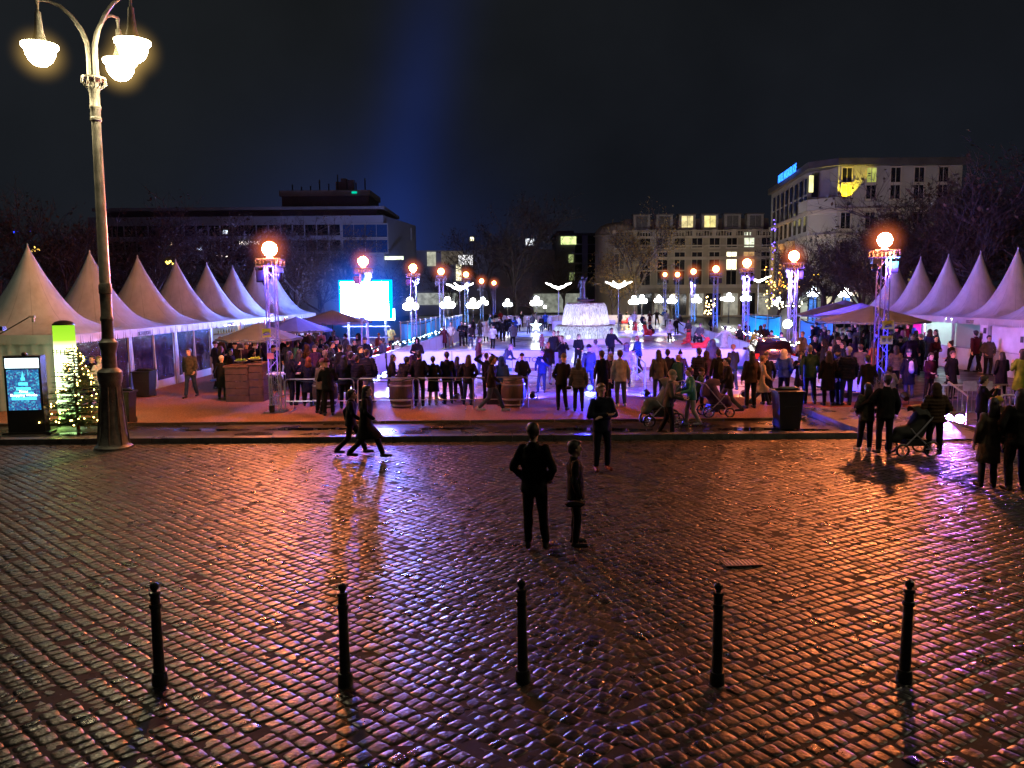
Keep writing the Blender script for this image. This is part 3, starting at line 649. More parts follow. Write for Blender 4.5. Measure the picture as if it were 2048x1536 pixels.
for side, T_, Yy in (('L', TL, YL), ('R', TR, YR)):
    for i, ((x, Y), yl) in enumerate(zip(T_, Yy)):
        p = atY(x, yl, Y)
        extra = {('L', 0): 'with a yellow sign beside the left bars', ('L', 1): 'in front of the big bright screen', ('R', 0): 'with two yellow signs, by the right umbrellas', ('R', 1): 'behind the parked car'}.get((side, i), 'of the %s row, counted from the front' % ('left' if side == 'L' else 'right'))
        t = tower('%s light tower %s, with orange globe' % (ORD[i], extra), p.x, Y, p.z, 2 if i == 0 else (1 if i < 3 else 0), side, i > 2)
        cx = (.10, .22, 1.0) if side == 'R' else [(.25, .08, .8), (.10, .10, 1), (.08, .15, 1), (.05, .3, 1), (.0, .4, 1), (.02, .3, 1), (.05, .1, 1)][i]
        # blue effect lamp at the foot washing up the truss
        b = MB(); b.lathe([(.07, 0), (.09, .08), (.09, .22)], 12, (0, -.42, .05)); b.build('effect_lamp', M_black, t)
        lamp('SPOT', (p.x, Y-.42, .30), cx if side == 'L' else [(.03, .03, 1), (.06, .06, 1), (.05, .1, 1), (.03, .14, 1), (.02, .25, 1), (.02, .25, 1), (.03, .1, 1)][i], (2200, 6000)[side == 'R'], size=.05, target=(p.x, Y+.02, 3.6), spot=24, blend=.6)
# warning signs on the two nearest towers
M_ysign = mat('yellow_sign', (.75, .58, .03), .5, 0, .1); M_osign = mat('orange_sign', (.6, .2, .05), .5)
def sign(label, x, y, Y, w_, h_, mt, glyph):
    p = atY(x, y, Y-.24); t = thing('warning_sign', label, 'sign', p, 0)
    b = MB(); b.box((0, 0, 0), (w_, .012, h_)); b.build('board', mt, t, smooth=False)
    b = MB()
    if glyph == 'skate': b.tube([(-.10, -.012, -.03), (-.02, -.012, .02), (.08, -.012, .03), (.10, -.012, -.01), (-.08, -.012, -.05)], .012, 5); b.bar((-.12, -.012, -.07), (.12, -.012, -.05), .006)
    if glyph == 'rings':
        for cx_ in (-.08, .09): b.tube([(cx_+.055*math.cos(a*PI/8), -.012, .055*math.sin(a*PI/8)) for a in range(17)], .007, 5); b.bar((cx_-.02, -.012, 0), (cx_+.025, -.012, .01), .012)
    if b.v: b.build('pictogram', M_black, t)
sign('yellow sign with a skate symbol, upper one on the nearest right tower', 1776, 650, 24.8, .36, .26, M_ysign, 'skate')
sign('yellow sign with two round symbols, lower one on the nearest right tower', 1773, 680, 24.8, .38, .26, M_ysign, 'rings')
sign('yellow-green sign with a black symbol on the nearest left tower', 533, 666, 24.9, .26, .26, M_ysign, 'skate')
sign('small orange sign on the nearest left tower', 541, 712, 24.9, .20, .18, M_osign, '')

# ================================================================== pagoda tents
def canopy_mesh(hx, hy, ze, zp, n=14):
    b = MB(); vs = []
    m_ = 8; ring = []
    per = []
    for k in range(m_): per.append((-1+2*k/m_, -1))
    for k in range(m_): per.append((1, -1+2*k/m_))
    for k in range(m_): per.append((1-2*k/m_, 1))
    for k in range(m_): per.append((-1, 1-2*k/m_))
    for i in range(n+1):
        t = i/n; z = ze+(zp-ze)*(.18*t+.82*t**2.1)
        for (u, v) in per:
            s = (1-t); k = min(1, t*2.2); L = math.hypot(u, v); uu = u*(1-k)+u/L*k*1.06; vv = v*(1-k)+v/L*k*1.06
            sag = -.10*(1-max(abs(u), abs(v))**0)*(1-t)
            edge = 1-.035*(1-min(abs(u), abs(v))**2)*(1-t)
            vs.append((uu*hx*s*edge+.0, vv*hy*s*edge, z))
    N = len(per); fs = []
    for i in range(n):
        for k in range(N): a = i*N+k; c = i*N+(k+1) % N; fs.append((a, c, c+N, a+N))
    b.add(vs, fs); b.lathe([(.035, zp-.15), (.03, zp+.02), (.005, zp+.06)], 8); return b
def valance(b, p, q, z, h_=.30, sc=.12):
    p, q = Vector((*p, 0)), Vector((*q, 0)); L = (q-p).length; n = int(L/sc); d = (q-p)/n
    vs = []; fs = []
    for i in range(n):
        a = p+d*i; k = len(vs); nn = Vector((d.y, -d.x, 0)).normalized()*(.012*math.sin(i*1.3))
        for s_, zz in ((0, z), (1, z), (1, z-h_+.045), (.75, z-h_), (.25, z-h_), (0, z-h_+.045)):
            c = a+d*s_+nn*(0 if zz == z else 1); vs.append((c.x, c.y, zz))
        fs.append(tuple(range(k, k+6)))
    b.add(vs, fs)
M_win = mat('clear_tent_window', (.035, .03, .06), .12, 0, .6, 2, .5, 4, coat=.5)
M_curt = mat('blue_curtain', (.02, .03, .30), .6, 0, .4, 3)
M_red_c = mat('orange_red_column', (.5, .12, .06), .5)
M_ttxt = mat('dark_lettering', (.05, .05, .06), .6)
M_can = mat('tent_canopy_fabric', (.36, .44, .50), .6, 0, .16, .8, .5, 1.6)
def seams(mt):
    nt = mt.node_tree; N, L = nt.nodes, nt.links; b = N['Principled BSDF']; src = b.inputs['Base Color'].links[0].from_socket
    tc = N.new('ShaderNodeTexCoord'); g = N.new('ShaderNodeTexGradient'); g.gradient_type = 'RADIAL'; L.new(tc.outputs['Object'], g.inputs['Vector'])
    a = N.new('ShaderNodeMath'); a.operation = 'MULTIPLY'; a.inputs[1].default_value = 12; L.new(g.outputs['Fac'], a.inputs[0])
    f = N.new('ShaderNodeMath'); f.operation = 'PINGPONG'; f.inputs[1].default_value = .5; L.new(a.outputs[0], f.inputs[0])
    c = N.new('ShaderNodeMapRange'); c.inputs[1].default_value = .0; c.inputs[2].default_value = .035; c.inputs[3].default_value = .72; c.inputs[4].default_value = 1; L.new(f.outputs[0], c.inputs[0])
    mp = N.new('ShaderNodeMapping'); mp.inputs['Scale'].default_value = (2.2, 2.2, .35); L.new(tc.outputs['Object'], mp.inputs[0]); n = N.new('ShaderNodeTexNoise'); n.inputs['Scale'].default_value = 2.5; n.inputs['Detail'].default_value = 5; L.new(mp.outputs[0], n.inputs['Vector'])
    d = N.new('ShaderNodeMapRange'); d.inputs[1].default_value = .35; d.inputs[2].default_value = .65; d.inputs[3].default_value = .90; d.inputs[4].default_value = 1.05; L.new(n.outputs[0], d.inputs[0])
    m1 = N.new('ShaderNodeMath'); m1.operation = 'MULTIPLY'; L.new(c.outputs[0], m1.inputs[0]); L.new(d.outputs[0], m1.inputs[1])
    v = N.new('ShaderNodeVectorMath'); v.operation = 'SCALE'; L.new(src, v.inputs[0]); L.new(m1.outputs[0], v.inputs['Scale']); L.new(v.outputs[0], b.inputs['Base Color'])
seams(M_can)
def tent(label, cx, cy, hx, hy, ze, zp, side, kind, group, idx):
    t = thing('pagoda_tent', label, 'tent', (cx, cy, 0), 0, group)
    canopy_mesh(hx, hy, ze, zp).build('canopy', M_can, t)
    b = MB(); f = hx if side == 'L' else -hx
    for a, c in (((-hx, -hy), (hx, -hy)), ((hx, -hy), (hx, hy)), ((hx, hy), (-hx, hy)), ((-hx, hy), (-hx, -hy))): valance(b, a, c, ze)
    b.build('valance', M_pvc, t, smooth=False)
    for sx_ in (-1, 1):
        for sy_ in (-1, 1): b = MB(); b.box((sx_*(hx-.05), sy_*(hy-.05), ze/2), (.07, .07, ze)); b.build('post', M_alu, t, smooth=False)
    fr = hx if side == 'L' else -hx; s_ = 1 if side == 'L' else -1
    b = MB(); b.bx(-s_*(hx-.09), -s_*(hx-.06), -hy+.1, hy-.1, 0.0, ze); b.build('rear_wall', M_pvc, t, smooth=False)
    if kind == 'closed':
        b = MB(); b.bx(fr-s_*.09, fr-s_*.06, -hy+.1, hy-.1, 0, .32); b.build('wall_skirt', M_pvc, t, smooth=False)
        for k in range(2):
            y0 = -hy+.12+k*(hy-.12); b = MB(); nn = 6
            b.m = 0; b.bx(fr-s_*.085, fr-s_*.065, y0, y0+hy-.2, .32, ze-.02); wn = b.build('window_panel', M_win, t, smooth=False)
            b = MB(); pts = [(fr-s_*.05+.02*math.sin(z*5+k), y0+.04*math.sin(z*3), .1+z*(ze-.1)) for z in [j/9 for j in range(10)]]; b.tube(pts, .035, 6); b.build('hanging_strap', M_pvc, wn)
    return t
YS = [27.5+4.02*i for i in range(8)]
tl = ['first pagoda tent from the left with a plain front wall, beside the glowing column', 'second pagoda tent on the left, with the name on its valance behind the lamp post', 'third pagoda tent on the left, with dark window panels', 'fourth pagoda tent on the left, whose warm bar begins beside it', 'fifth pagoda tent on the left, above the warm bar', 'sixth pagoda tent on the left, above the red columns', 'seventh pagoda tent on the left, partly behind the light tower', 'last pagoda tent of the left row, next to the blue umbrella']
HX, HY = 2.35, 2.0
for i, Y in enumerate(YS):
    t = tent(tl[i], -16.4, Y, HX, HY, 2.45, 5.42, 'L', 'closed' if i in (0, 1, 2) else 'open', 'pagoda tents on the left', i)
    fr = HX
    if i == 0:
        b = MB(); n = 60; vs = []; fs = []
        for k in range(n+1): x = -HX+.05+(2*HX-.1)*k/n; y = -HY+.07+.018*math.sin(k*1.25)+.01*math.sin(k*.37); vs += [(x, y, 0), (x, y, 2.3)]
        for k in range(n): fs.append((2*k, 2*k+2, 2*k+3, 2*k+1))
        b.add(vs, fs); b.build('front_wall', M_pvc, t)
        b = MB(); b.bx(-1.35, -.15, -HY-.02, -HY+.0, .05, 2.12); d = b.build('door', mat('white_door', (.55, .54, .52), .5), t, smooth=False)
        b = MB()
        for c in ((-1.38, -1.33, .05, 2.15), (-.17, -.12, .05, 2.15), (-1.38, -.12, 2.12, 2.17)): b.bx(c[0], c[1], -HY-.05, -HY-.021, c[2], c[3])
        b.build('door_frame', M_alu, d, smooth=False)
    if i in (1, 3): text('lettering', 'SCHLIERSEE' if i == 1 else 'SCHÄNKE', .2, (fr+.03, -.9 if i == 1 else .5, 2.2), (PI/2, 0, PI/2), M_ttxt, t)
    if i == 1:
        b = MB(); b.bx(fr-.3, fr-.28, -HY+.15, -HY+.8, 1.2, 2.15); b.build('blue_banner', M_curt, t, smooth=False)
    if i >= 4:
        # interior counter, back shelf, coloured columns
        b = MB(); b.bx(fr-.6, fr-.1, -HY+.2, HY-.2, 0, 1.05); b.m = 1; b.bx(fr-.65, fr-.02, -HY+.15, HY-.15, 1.05, 1.1); b.build('counter', [M_wood, M_alu], t, smooth=False)
        b = MB()
        for z in (1.3, 1.7): b.bx(-HX+.2, -HX+.5, -HY+.3, HY-.3, z, z+.03)
        for k in range(14): yy = -HY+.4+k*.24; zb = 1.33 if k % 2 else 1.73; b.lathe([(.04, 0), (.04, .16), (.015, .2), (.015, .27)], 8, (-HX+.35, yy, zb))
        b.build('bottle_shelf', mat('shelf_goods', (.35, .22, .1), .3, 0, .9, 9), t)
        b = MB(); b.lathe([(.10, 0), (.10, 2.3)], 12, (fr-.05, -HY+.02, 0)); b.build('column', M_red_c if i in (5, 6) else M_pvc, t)
# lit lamps inside the left stalls (visible strip lights)
def strip(label, a, c, col, s, r=.035):
    b = MB(); b.bar(a, c, r, 8); o = b.build('strip_light', emat('strip_light_glow', col, s)); tag(o, label, 'light')
X0 = -14.3
strip('warm strip light under the fourth left tent', (X0, 39.9, 2.2), (X0, 42.9, 2.2), (1, .72, .5), 40)
strip('warm strip light under the fifth left tent', (X0-.6, 43.9, 2.25), (X0-.6, 46.9, 2.25), (1, .75, .55), 40)
strip('cool strip light under the sixth left tent', (X0-.6, 48, 2.25), (X0-.6, 51.0, 2.25), (.75, 1, .95), 50)
strip('cool strip light under the last left tent', (X0-.6, 52.5, 2.25), (X0-.6, 56, 2.25), (.7, 1, .9), 55)
# right tents
YR_ = [33.4+2.85*i for i in range(6)]
tr = ['nearest pagoda tent on the right, cut off by the photo edge', 'pagoda tent on the right over the pale stall with notices', 'pagoda tent on the right over the white lit counter', 'pagoda tent on the right over the magenta booth', 'pagoda tent on the right behind the open umbrellas', 'farthest pagoda tent on the right, half behind the light tower']
RX, RY = 1.95, 1.42
for i, Y in enumerate(YR_):
    t = tent(tr[i], 22.7, Y, RX, RY, 2.42, 5.5, 'R', 'open', 'pagoda tents on the right', i)
    fr = -RX
    if i in (0, 1):
        b = MB(); b.bx(fr+.1, fr+.12, -RY+.08, -RY+.8 if i else RY-.08, 0, 2.3); b.m = 1
        for yy, zz in ((-1.1, 1.75), (-1.1, 1.0), (-.85, 1.5)): b.bx(fr+.08, fr+.095, yy, yy+.2, zz, zz+.25)
        b.build('side_panel', [mat('white_tarpaulin', (.62, .62, .68), .5, 0, .15, 2, .3, 3), M_ttxt], t, smooth=False)
        if i == 1: text('lettering', 'EISZEIT', .2, (fr-.02, 0, 2.17), (PI/2, 0, -PI/2), M_ttxt, t)
    if i in (0, 1, 2):
        b = MB(); b.bx(fr+.15, fr+.6, -RY+.85 if i == 1 else -RY+.1, RY-.1, 0, 1.0); b.m = 1; b.bx(fr+.1, fr+.65, -RY+.8 if i == 1 else -RY+.08, RY-.08, 1.0, 1.04); b.build('counter', [M_white, M_alu], t, smooth=False)
        b = MB(); b.bx(fr+.15, RX-.1, RY-.07, RY-.05, 0, 2.35); b.build('partition', M_pvc, t, smooth=False)
    if i == 3:
        b = MB(); n = 40; vs = []; fs = []
        for k in range(n+1): y = -RY+.1+(2*RY-.3)*k/n; x = fr+.9+.05*math.sin(k*1.1); vs += [(x, y, 0), (x, y, 2.35)]
        for k in range(n): fs.append((2*k, 2*k+2, 2*k+3, 2*k+1))
        b.add(vs, fs); b.build('curtain', mat('magenta_curtain', (.62, .03, .32), .7), t)
        b = MB(); b.bx(fr+.3, fr+.7, -RY+.1, RY-.5, 0, 1.0); b.build('counter', M_black, t, smooth=False)
strip('white ceiling light in the counter tent on the right', (21.7, 38.0, 2.25), (21.7, 40.0, 2.25), (.72, 1, .92), 170)
strip('pale blue ceiling light in the stall tent on the right', (21.9, 35.4, 2.2), (21.9, 37.0, 2.2), (.5, .6, 1), 35)
strip('bluish ceiling light in the nearest right tent', (21.9, 32.6, 2.2), (21.9, 34.2, 2.2), (.5, .62, 1), 45)
b = MB(); b.box((21.15, 41.3, 2.12), (.12, .5, .14)); b.box((21.1, 40.72, 1.85), (.12, .18, .55)); o = b.build('light_box', emat('violet_light_box', (.75, .35, 1.0), 14), smooth=False); tag(o, 'pair of violet glowing light boxes above the magenta booth', 'light')
lamp('SPOT', (21.2, 41.3, 2.0), (1, .12, .75), 260, size=.1, target=(21.9, 42.2, 1.0), spot=120)
# projector on a rod hanging into the picture at the left
t = thing('floodlight_on_rod', 'slender rod with a small lamp reaching in from the left edge before the first tent', 'floodlight', atY(0, 668, 23.5))
a = Vector(t.location); q = atY(62, 632, 23.5)
b = MB(); b.bar((0, 0, 0), q-a, .018); b.build('rod', M_iron, t)
b = MB(); b.box((q-a)+Vector((.03, 0, -.02)), (.16, .07, .06), 0); b.lathe([(.03, 0), (.045, -.1), (.03, -.14)], 10, (q-a)+Vector((.06, 0, -.04))); b.build('lamp_head', M_grey, t)
b = MB(); b.box((-.02, 0, .16), (.32, .2, .12)); b.build('camera_housing', M_iron, t, smooth=False)

# ================================================================== market umbrellas
def umbrella(label, x, y, Y, half, mt, n=8, grp=''):
    p = atY(x, y, Y); t = thing('market_umbrella', label, 'umbrella', (p.x, p.y, 0), .3, grp)
    z1 = p.z; z0 = z1-.58; vs = [(0, 0, z1)]; fs = []
    R = half
    for j, (f, zz) in enumerate(((.5, .52), (1, 1))):
        for k in range(n*2):
            a = PI*k/n; rr = R*f*(1 if k % 2 == 0 else math.cos(PI/n)*.97); vs.append((rr*math.cos(a), rr*math.sin(a), z1-(z1-z0)*zz-(0 if k % 2 == 0 else -.02)))
    N = n*2
    for k in range(N): fs.append((0, 1+k, 1+(k+1) % N)); fs.append((1+k, 1+N+k, 1+N+(k+1) % N, 1+(k+1) % N))
    b = MB(); b.add(vs, fs)
    vs = []; fs = []
    for k in range(N): a = PI*k/n; rr = R*(1 if k % 2 == 0 else math.cos(PI/n)*.97); vs += [(rr*math.cos(a), rr*math.sin(a), z0), (rr*math.cos(a), rr*math.sin(a), z0-.07)]
    for k in range(N): a, c = 2*k, 2*((k+1) % N); fs.append((a, c, c+1, a+1))
    b.add(vs, fs); b.build('canopy', mt, t, smooth=False)
    b = MB(); b.bar((0, 0, 0), (0, 0, z1), .03, 10); b.box((0, 0, .05), (.7, .7, .09)); b.build('pole', M_iron, t)
    b = MB()
    for k in range(n): a = 2*PI*k/n; b.bar((0, 0, z1-.12), (R*.97*math.cos(a), R*.97*math.sin(a), z0+.01), .008, 4)
    b.build('ribs', M_iron, t)
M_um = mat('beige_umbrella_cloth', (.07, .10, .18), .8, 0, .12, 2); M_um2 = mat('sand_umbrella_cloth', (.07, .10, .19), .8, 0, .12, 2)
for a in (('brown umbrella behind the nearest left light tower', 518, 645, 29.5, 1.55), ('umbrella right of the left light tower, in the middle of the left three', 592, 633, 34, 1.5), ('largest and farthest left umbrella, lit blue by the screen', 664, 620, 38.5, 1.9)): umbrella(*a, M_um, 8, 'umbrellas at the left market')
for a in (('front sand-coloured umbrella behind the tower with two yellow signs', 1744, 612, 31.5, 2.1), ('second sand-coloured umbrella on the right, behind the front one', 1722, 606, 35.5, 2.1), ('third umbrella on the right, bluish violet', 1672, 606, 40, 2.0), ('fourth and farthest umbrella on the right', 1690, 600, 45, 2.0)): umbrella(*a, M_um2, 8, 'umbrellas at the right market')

# ================================================================== LED screen
t = thing('video_screen', 'huge glaring white and cyan video screen behind the second left tower', 'video screen', (0, 0, 0))
Ys = 50.0; a = atY(681, 564, Ys); c = atY(778, 634, Ys)
b = MB(); b.bx(a.x, c.x, Ys-.03, Ys, c.z, a.z); b.build('display', emat('screen_picture', (.22, .28, 1.0), 340, .15, 1.2), t, smooth=False)
c2 = atY(790, 640, Ys+.3); a2 = atY(735, 618, Ys+.3); b = MB(); b.bx(a2.x, c2.x, Ys+.25, Ys+.28, c2.z, a2.z); b.build('lower_display', emat('screen_picture', (.5, .9, 1.0), 20), t, smooth=False)
b = MB()
for x0, x1, z0, z1 in ((a.x-.12, a.x, c.z-.1, a.z+.12), (c.x, c.x+.22, c.z-.1, a.z+.12), (a.x, c.x, a.z, a.z+.12)): b.bx(x0, x1, Ys-.06, Ys+.2, z0, z1)
b.build('frame', emat('cyan_edge_light', (0, .45, 1.0), 2.2), t, smooth=False)
b = MB()
for x in (a.x+.3, (a.x+c.x)/2, c.x-.3):
    for y in (Ys+.3, Ys+.7): b.bar((x, y, 0), (x, y, a.z), .04, 6)
    for k in range(6): b.bar((x, Ys+.3, k*.75), (x, Ys+.7, k*.75+.6), .02, 4)
for z in (.4, 1.0, 1.7): b.bar((a.x, Ys+.3, z), (c.x, Ys+.3, z), .03, 6)
b.build('scaffold', M_alu, t)
b = MB(); b.ball((0, 0, 0), 4.2, 20); b.build('painted_bloom', halo(4.2, 1.0, (.0, .14, 1.0), .32), t, loc=((a.x+c.x)/2, Ys+.4, (a.z+c.z)/2))  # blue bloom painted round the display
lamp('AREA', ((a.x+c.x)/2, Ys-.2, (a.z+c.z)/2), (.08, .25, 1.0), 1500, size=2.6, target=(-7, 30, .5))

# ================================================================== rink boards
M_brd = mat('rink_board_plastic', (.54, .56, .68), .35, 0, .06, 1.5, .05, 6)
M_brdb = mat('blue_translucent_board', (.30, .42, .62), .35, 0, .1)
M_green = mat('green_kick_strip', (.02, .16, .12), .5); M_brn = mat('brown_kick_strip', (.20, .13, .10), .6, 0, .2)
def boards(label, P, Q, h_, n, kick=True, mt=M_brd, group='rink boards', z0=0.0, thin=False):
    P, Q = Vector((*P, 0)), Vector((*Q, 0)); L = (Q-P).length; a = math.atan2(Q.y-P.y, Q.x-P.x)
    t = thing('rink_board', label, 'rink board', P, a, group); w_ = L/n
    for k in range(n):
        b = MB(); b.bx(k*w_+.02, (k+1)*w_-.02, -.02, .02, z0+.17, h_-.03); b.build('panel', mt, t, smooth=False)
    b = MB(); b.bx(0, L, -.035, .035, h_-.03, h_+.01)
    for k in range(n+1): b.bx(k*w_-.02, k*w_+.02, -.03, .03, z0, h_-.031)
    b.build('frame', M_alu, t, smooth=False)
    if kick:
        b = MB()
        for k in range(n): b.m = k % 2; b.bx(k*w_+.021, (k+1)*w_-.021, -.03, .03, z0+.02, z0+.17)
        b.build('kick_strip', [M_brn, M_green], t, smooth=False)
    return t
xa, xb = gx(785, 37.7, .5), gx(1085, 37.7, .5)
tb = boards('front rink boards left of the entrance gap, with a mirrored word', (XL(37.7), 37.7), (xb, 37.7), 1.02, 5)
tx = atY(1058, 719, 37.64); text('lettering', 'LOTTO', .34, (tx.x-tb.location.x+.0, -.045, tx.z-.12), (PI/2, 0, 0), M_ttxt, tb, sc=(-1, 1, 1))
xc = gx(1268, 37.7, .5)
boards('front rink boards right of the entrance gap', (xc, 37.7), (XR(37.7), 37.7), 1.02, 4)
boards('long left rink boards beside the LED-lit garlands', (XL(30), 30), (XL(97), 97), 1.02, 30, False)
boards('long right rink boards running away behind the car', (XR(31), 31), (XR(97), 97), 1.02, 30, False)
boards('distant rink boards across the far end', (XL(97), 97), (XR(97), 97), 1.1, 12, False)
boards('short white boards beside the fountain at the far end', (gx(1100, 78, .5), 78), (gx(1230, 78, .5), 78), 1.05, 4, False)
boards('short boards by the walking group at the right corner', (XR(29.6), 29.6), (gx(1724, 27.5, .5), 27.5), .95, 2, False)
# white text strips on the right boards
p = Vector((XR(52), 52, 0))
M_ltxt = emat('pale_lit_lettering', (.7, .85, 1), 1.2)
o = text('banner_text', 'WIESBADEN', .34, (XR(52)-.06, 52, .42), (PI/2, 0, PI/2+.0), M_ltxt); o.rotation_euler = (PI/2, 0, -(PI/2+math.atan(.096))); tag(o, 'glowing pale lettering on the right rink boards', 'lettering')
# blue rails and posts at the entrance gap
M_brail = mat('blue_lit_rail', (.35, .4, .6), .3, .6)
def gate_rail(label, x0, y0, x1, y1):
    t = thing('gate_rail', label, 'rail', (x0, y0, 0), 0, 'rails at the rink entrance'); d = Vector((x1-x0, y1-y0, 0))
    b = MB()
    for z in (.25, .6, 1.0): b.bar((0, 0, z), d+Vector((0, 0, z)), .022, 8)
    b.build('bars', M_brail, t)
    for k in range(3): q = d*(k/2); b = MB(); b.bar(q, q+Vector((0, 0, 1.0)), .028, 8); b.box(q+Vector((0, 0, .01)), (.16, .16, .02)); b.build('post', M_brail, t)
gate_rail('blue lit rail left of the entrance gap', gx(1080, 30, .5), 30.0, gx(1090, 37, .5), 37.2)
gate_rail('blue lit rail right of the entrance gap', gx(1290, 30, .5), 30.0, gx(1262, 37, .5), 37.2)
for x, l in ((1221, 'tall silver post right of the gap in the boards'), (1113, 'small pale post in the middle of the gap')):
    q = atY(x, 720, 33.5); b = MB(); b.box((0, 0, .6), (.14, .1, 1.2)); b.box((0, -.06, .95), (.1, .03, .18)); o = b.build('gate_post', M_alu, smooth=False, loc=(q.x, 33.5, 0)); tag(o, l, 'post')
# glass surround of the fountain
FX, FY = gx(1171, 60, 1.5), 60.0
t = thing('fountain', 'three-tiered fountain with glowing curtains of falling water on the ice', 'fountain', (FX, FY, 0))
M_stone = mat('fountain_stone', (.22, .17, .17), .35, 0, .3, 4, .4, 20)
b = MB(); b.lathe([(3.35, .0), (3.35, .42), (3.2, .46), (3.05, .42), (3.05, .2), (.1, .2)], 40); b.build('pool_wall', M_white, t)
b = MB(); b.lathe([(.9, .0), (.8, .5), (.7, .9), (1.5, 1.12), (2.15, 1.22), (2.2, 1.30), (2.12, 1.36), (2.0, 1.3), (.7, 1.26)], 48); b.build('lower_basin', M_stone, t)
b = MB(); b.lathe([(.62, 1.2), (.45, 1.7), (.4, 2.4), (.9, 2.75), (1.38, 2.86), (1.42, 2.93), (1.35, 2.98), (1.25, 2.93), (.4, 2.9)], 40); b.build('upper_basin', M_stone, t)
b = MB(); b.lathe([(.35, 2.9), (.3, 3.05), (.62, 3.12), (.68, 3.18), (.62, 3.22), (.1, 3.24)], 24); b.build('top_bowl', M_stone, t)
def watermat():
    mt, nt, bs = _nodes('falling_water'); N, L = nt.nodes, nt.links; o = N['Material Output']
    tc = N.new('ShaderNodeTexCoord'); mp = N.new('ShaderNodeMapping'); mp.inputs['Scale'].default_value = (9, 9, .7); L.new(tc.outputs['Object'], mp.inputs[0])
    n = N.new('ShaderNodeTexNoise'); n.inputs['Scale'].default_value = 1.6; n.inputs['Detail'].default_value = 6; n.inputs['Roughness'].default_value = .7; L.new(mp.outputs[0], n.inputs['Vector'])
    r = N.new('ShaderNodeValToRGB'); r.color_ramp.elements[0].position = .42; r.color_ramp.elements[1].position = .60; L.new(n.outputs[0], r.inputs[0])
    tr = N.new('ShaderNodeBsdfTransparent'); df = N.new('ShaderNodeBsdfTranslucent'); df.inputs[0].default_value = (.85, .88, .95, 1)
    d2 = N.new('ShaderNodeBsdfDiffuse'); d2.inputs[0].default_value = (.8, .82, .9, 1); m2 = N.new('ShaderNodeMixShader'); L.new(df.outputs[0], m2.inputs[1]); L.new(d2.outputs[0], m2.inputs[2])
    mx = N.new('ShaderNodeMixShader'); mr = N.new('ShaderNodeMapRange'); mr.inputs[3].default_value = .25; mr.inputs[4].default_value = .95; L.new(r.outputs[0], mr.inputs[0])
    L.new(mr.outputs[0], mx.inputs[0]); L.new(tr.outputs[0], mx.inputs[1]); L.new(m2.outputs[0], mx.inputs[2]); L.new(mx.outputs[0], o.inputs[0]); return mt
M_water = watermat()
def curtain(name, r0_, r1_, z0, z1, n=120):
    b = MB(); vs = []; fs = []; K = 8
    for j in range(K+1):
        f = j/K; z = z1+(z0-z1)*f; r = r0_+(r1_-r0_)*math.sqrt(f)
        for k in range(n):
            a = 2*PI*k/n; rr = r+.03*math.sin(k*2.7)*f+random.uniform(-.02, .02)*f; vs.append((rr*math.cos(a), rr*math.sin(a), z+(0 if j else random.uniform(-.02, .02))))
    for j in range(K):
        for k in range(n): a = j*n+k; c = j*n+(k+1) % n; fs.append((a, c, c+n, a+n))
    b.add(vs, fs); return b.build(name, M_water, t)
curtain('upper_water_curtain', 1.42, 1.75, 1.36, 2.93); curtain('lower_water_curtain', 2.2, 2.5, .2, 1.3)
for k in range(6):
    a = k*PI/3+.5; lamp('POINT', (FX+1.05*math.cos(a), FY+1.05*math.sin(a), 1.55), (.85, .88, 1.0), 38, size=.08)
    lamp('POINT', (FX+1.9*math.cos(a), FY+1.9*math.sin(a), .45), (.75, 1.0, .85), 28, size=.08)
for a in (-2.2, -.9):
    lamp('SPOT', (FX+2.9*math.cos(a), FY+2.9*math.sin(a), .3), (.9, .9, 1.0), 120, size=.08, target=(FX+1.2*math.cos(a), FY+1.2*math.sin(a), 1.0), spot=40)
# statue beyond the fountain
q = atY(1165, 560, 75); t = thing('statue', 'dark standing statue on a column rising behind the fountain', 'statue', (q.x, 75, 0))
b = MB(); b.lathe([(.7, 0), (.7, .6), (.4, .8), (.36, 3.0), (.5, 3.2), (.5, 3.3)], 16); b.build('pedestal', M_iron, t)
b = MB(); cap(b, (-.14, 0, 3.3), (-.1, 0, 4.2), .12, .16); cap(b, (.14, 0, 3.3), (.1, 0, 4.2), .12, .16); cap(b, (0, 0, 4.2), (0, 0, 4.85), .22, .24); cap(b, (-.24, 0, 4.85), (-.4, -.05, 4.3), .09, .07); cap(b, (.24, 0, 4.85), (.42, -.1, 5.2), .09, .07); b.ball((0, 0, 5.2), .16, 12, 1, 1, 1.2); cap(b, (0, .08, 3.3), (0, .1, 4.6), .28, .2)
m_ = remesh(b, 'figure', .04, 2); m_.materials.append(M_black); o = bpy.data.objects.new('figure', m_); COL.objects.link(o); o.parent = t

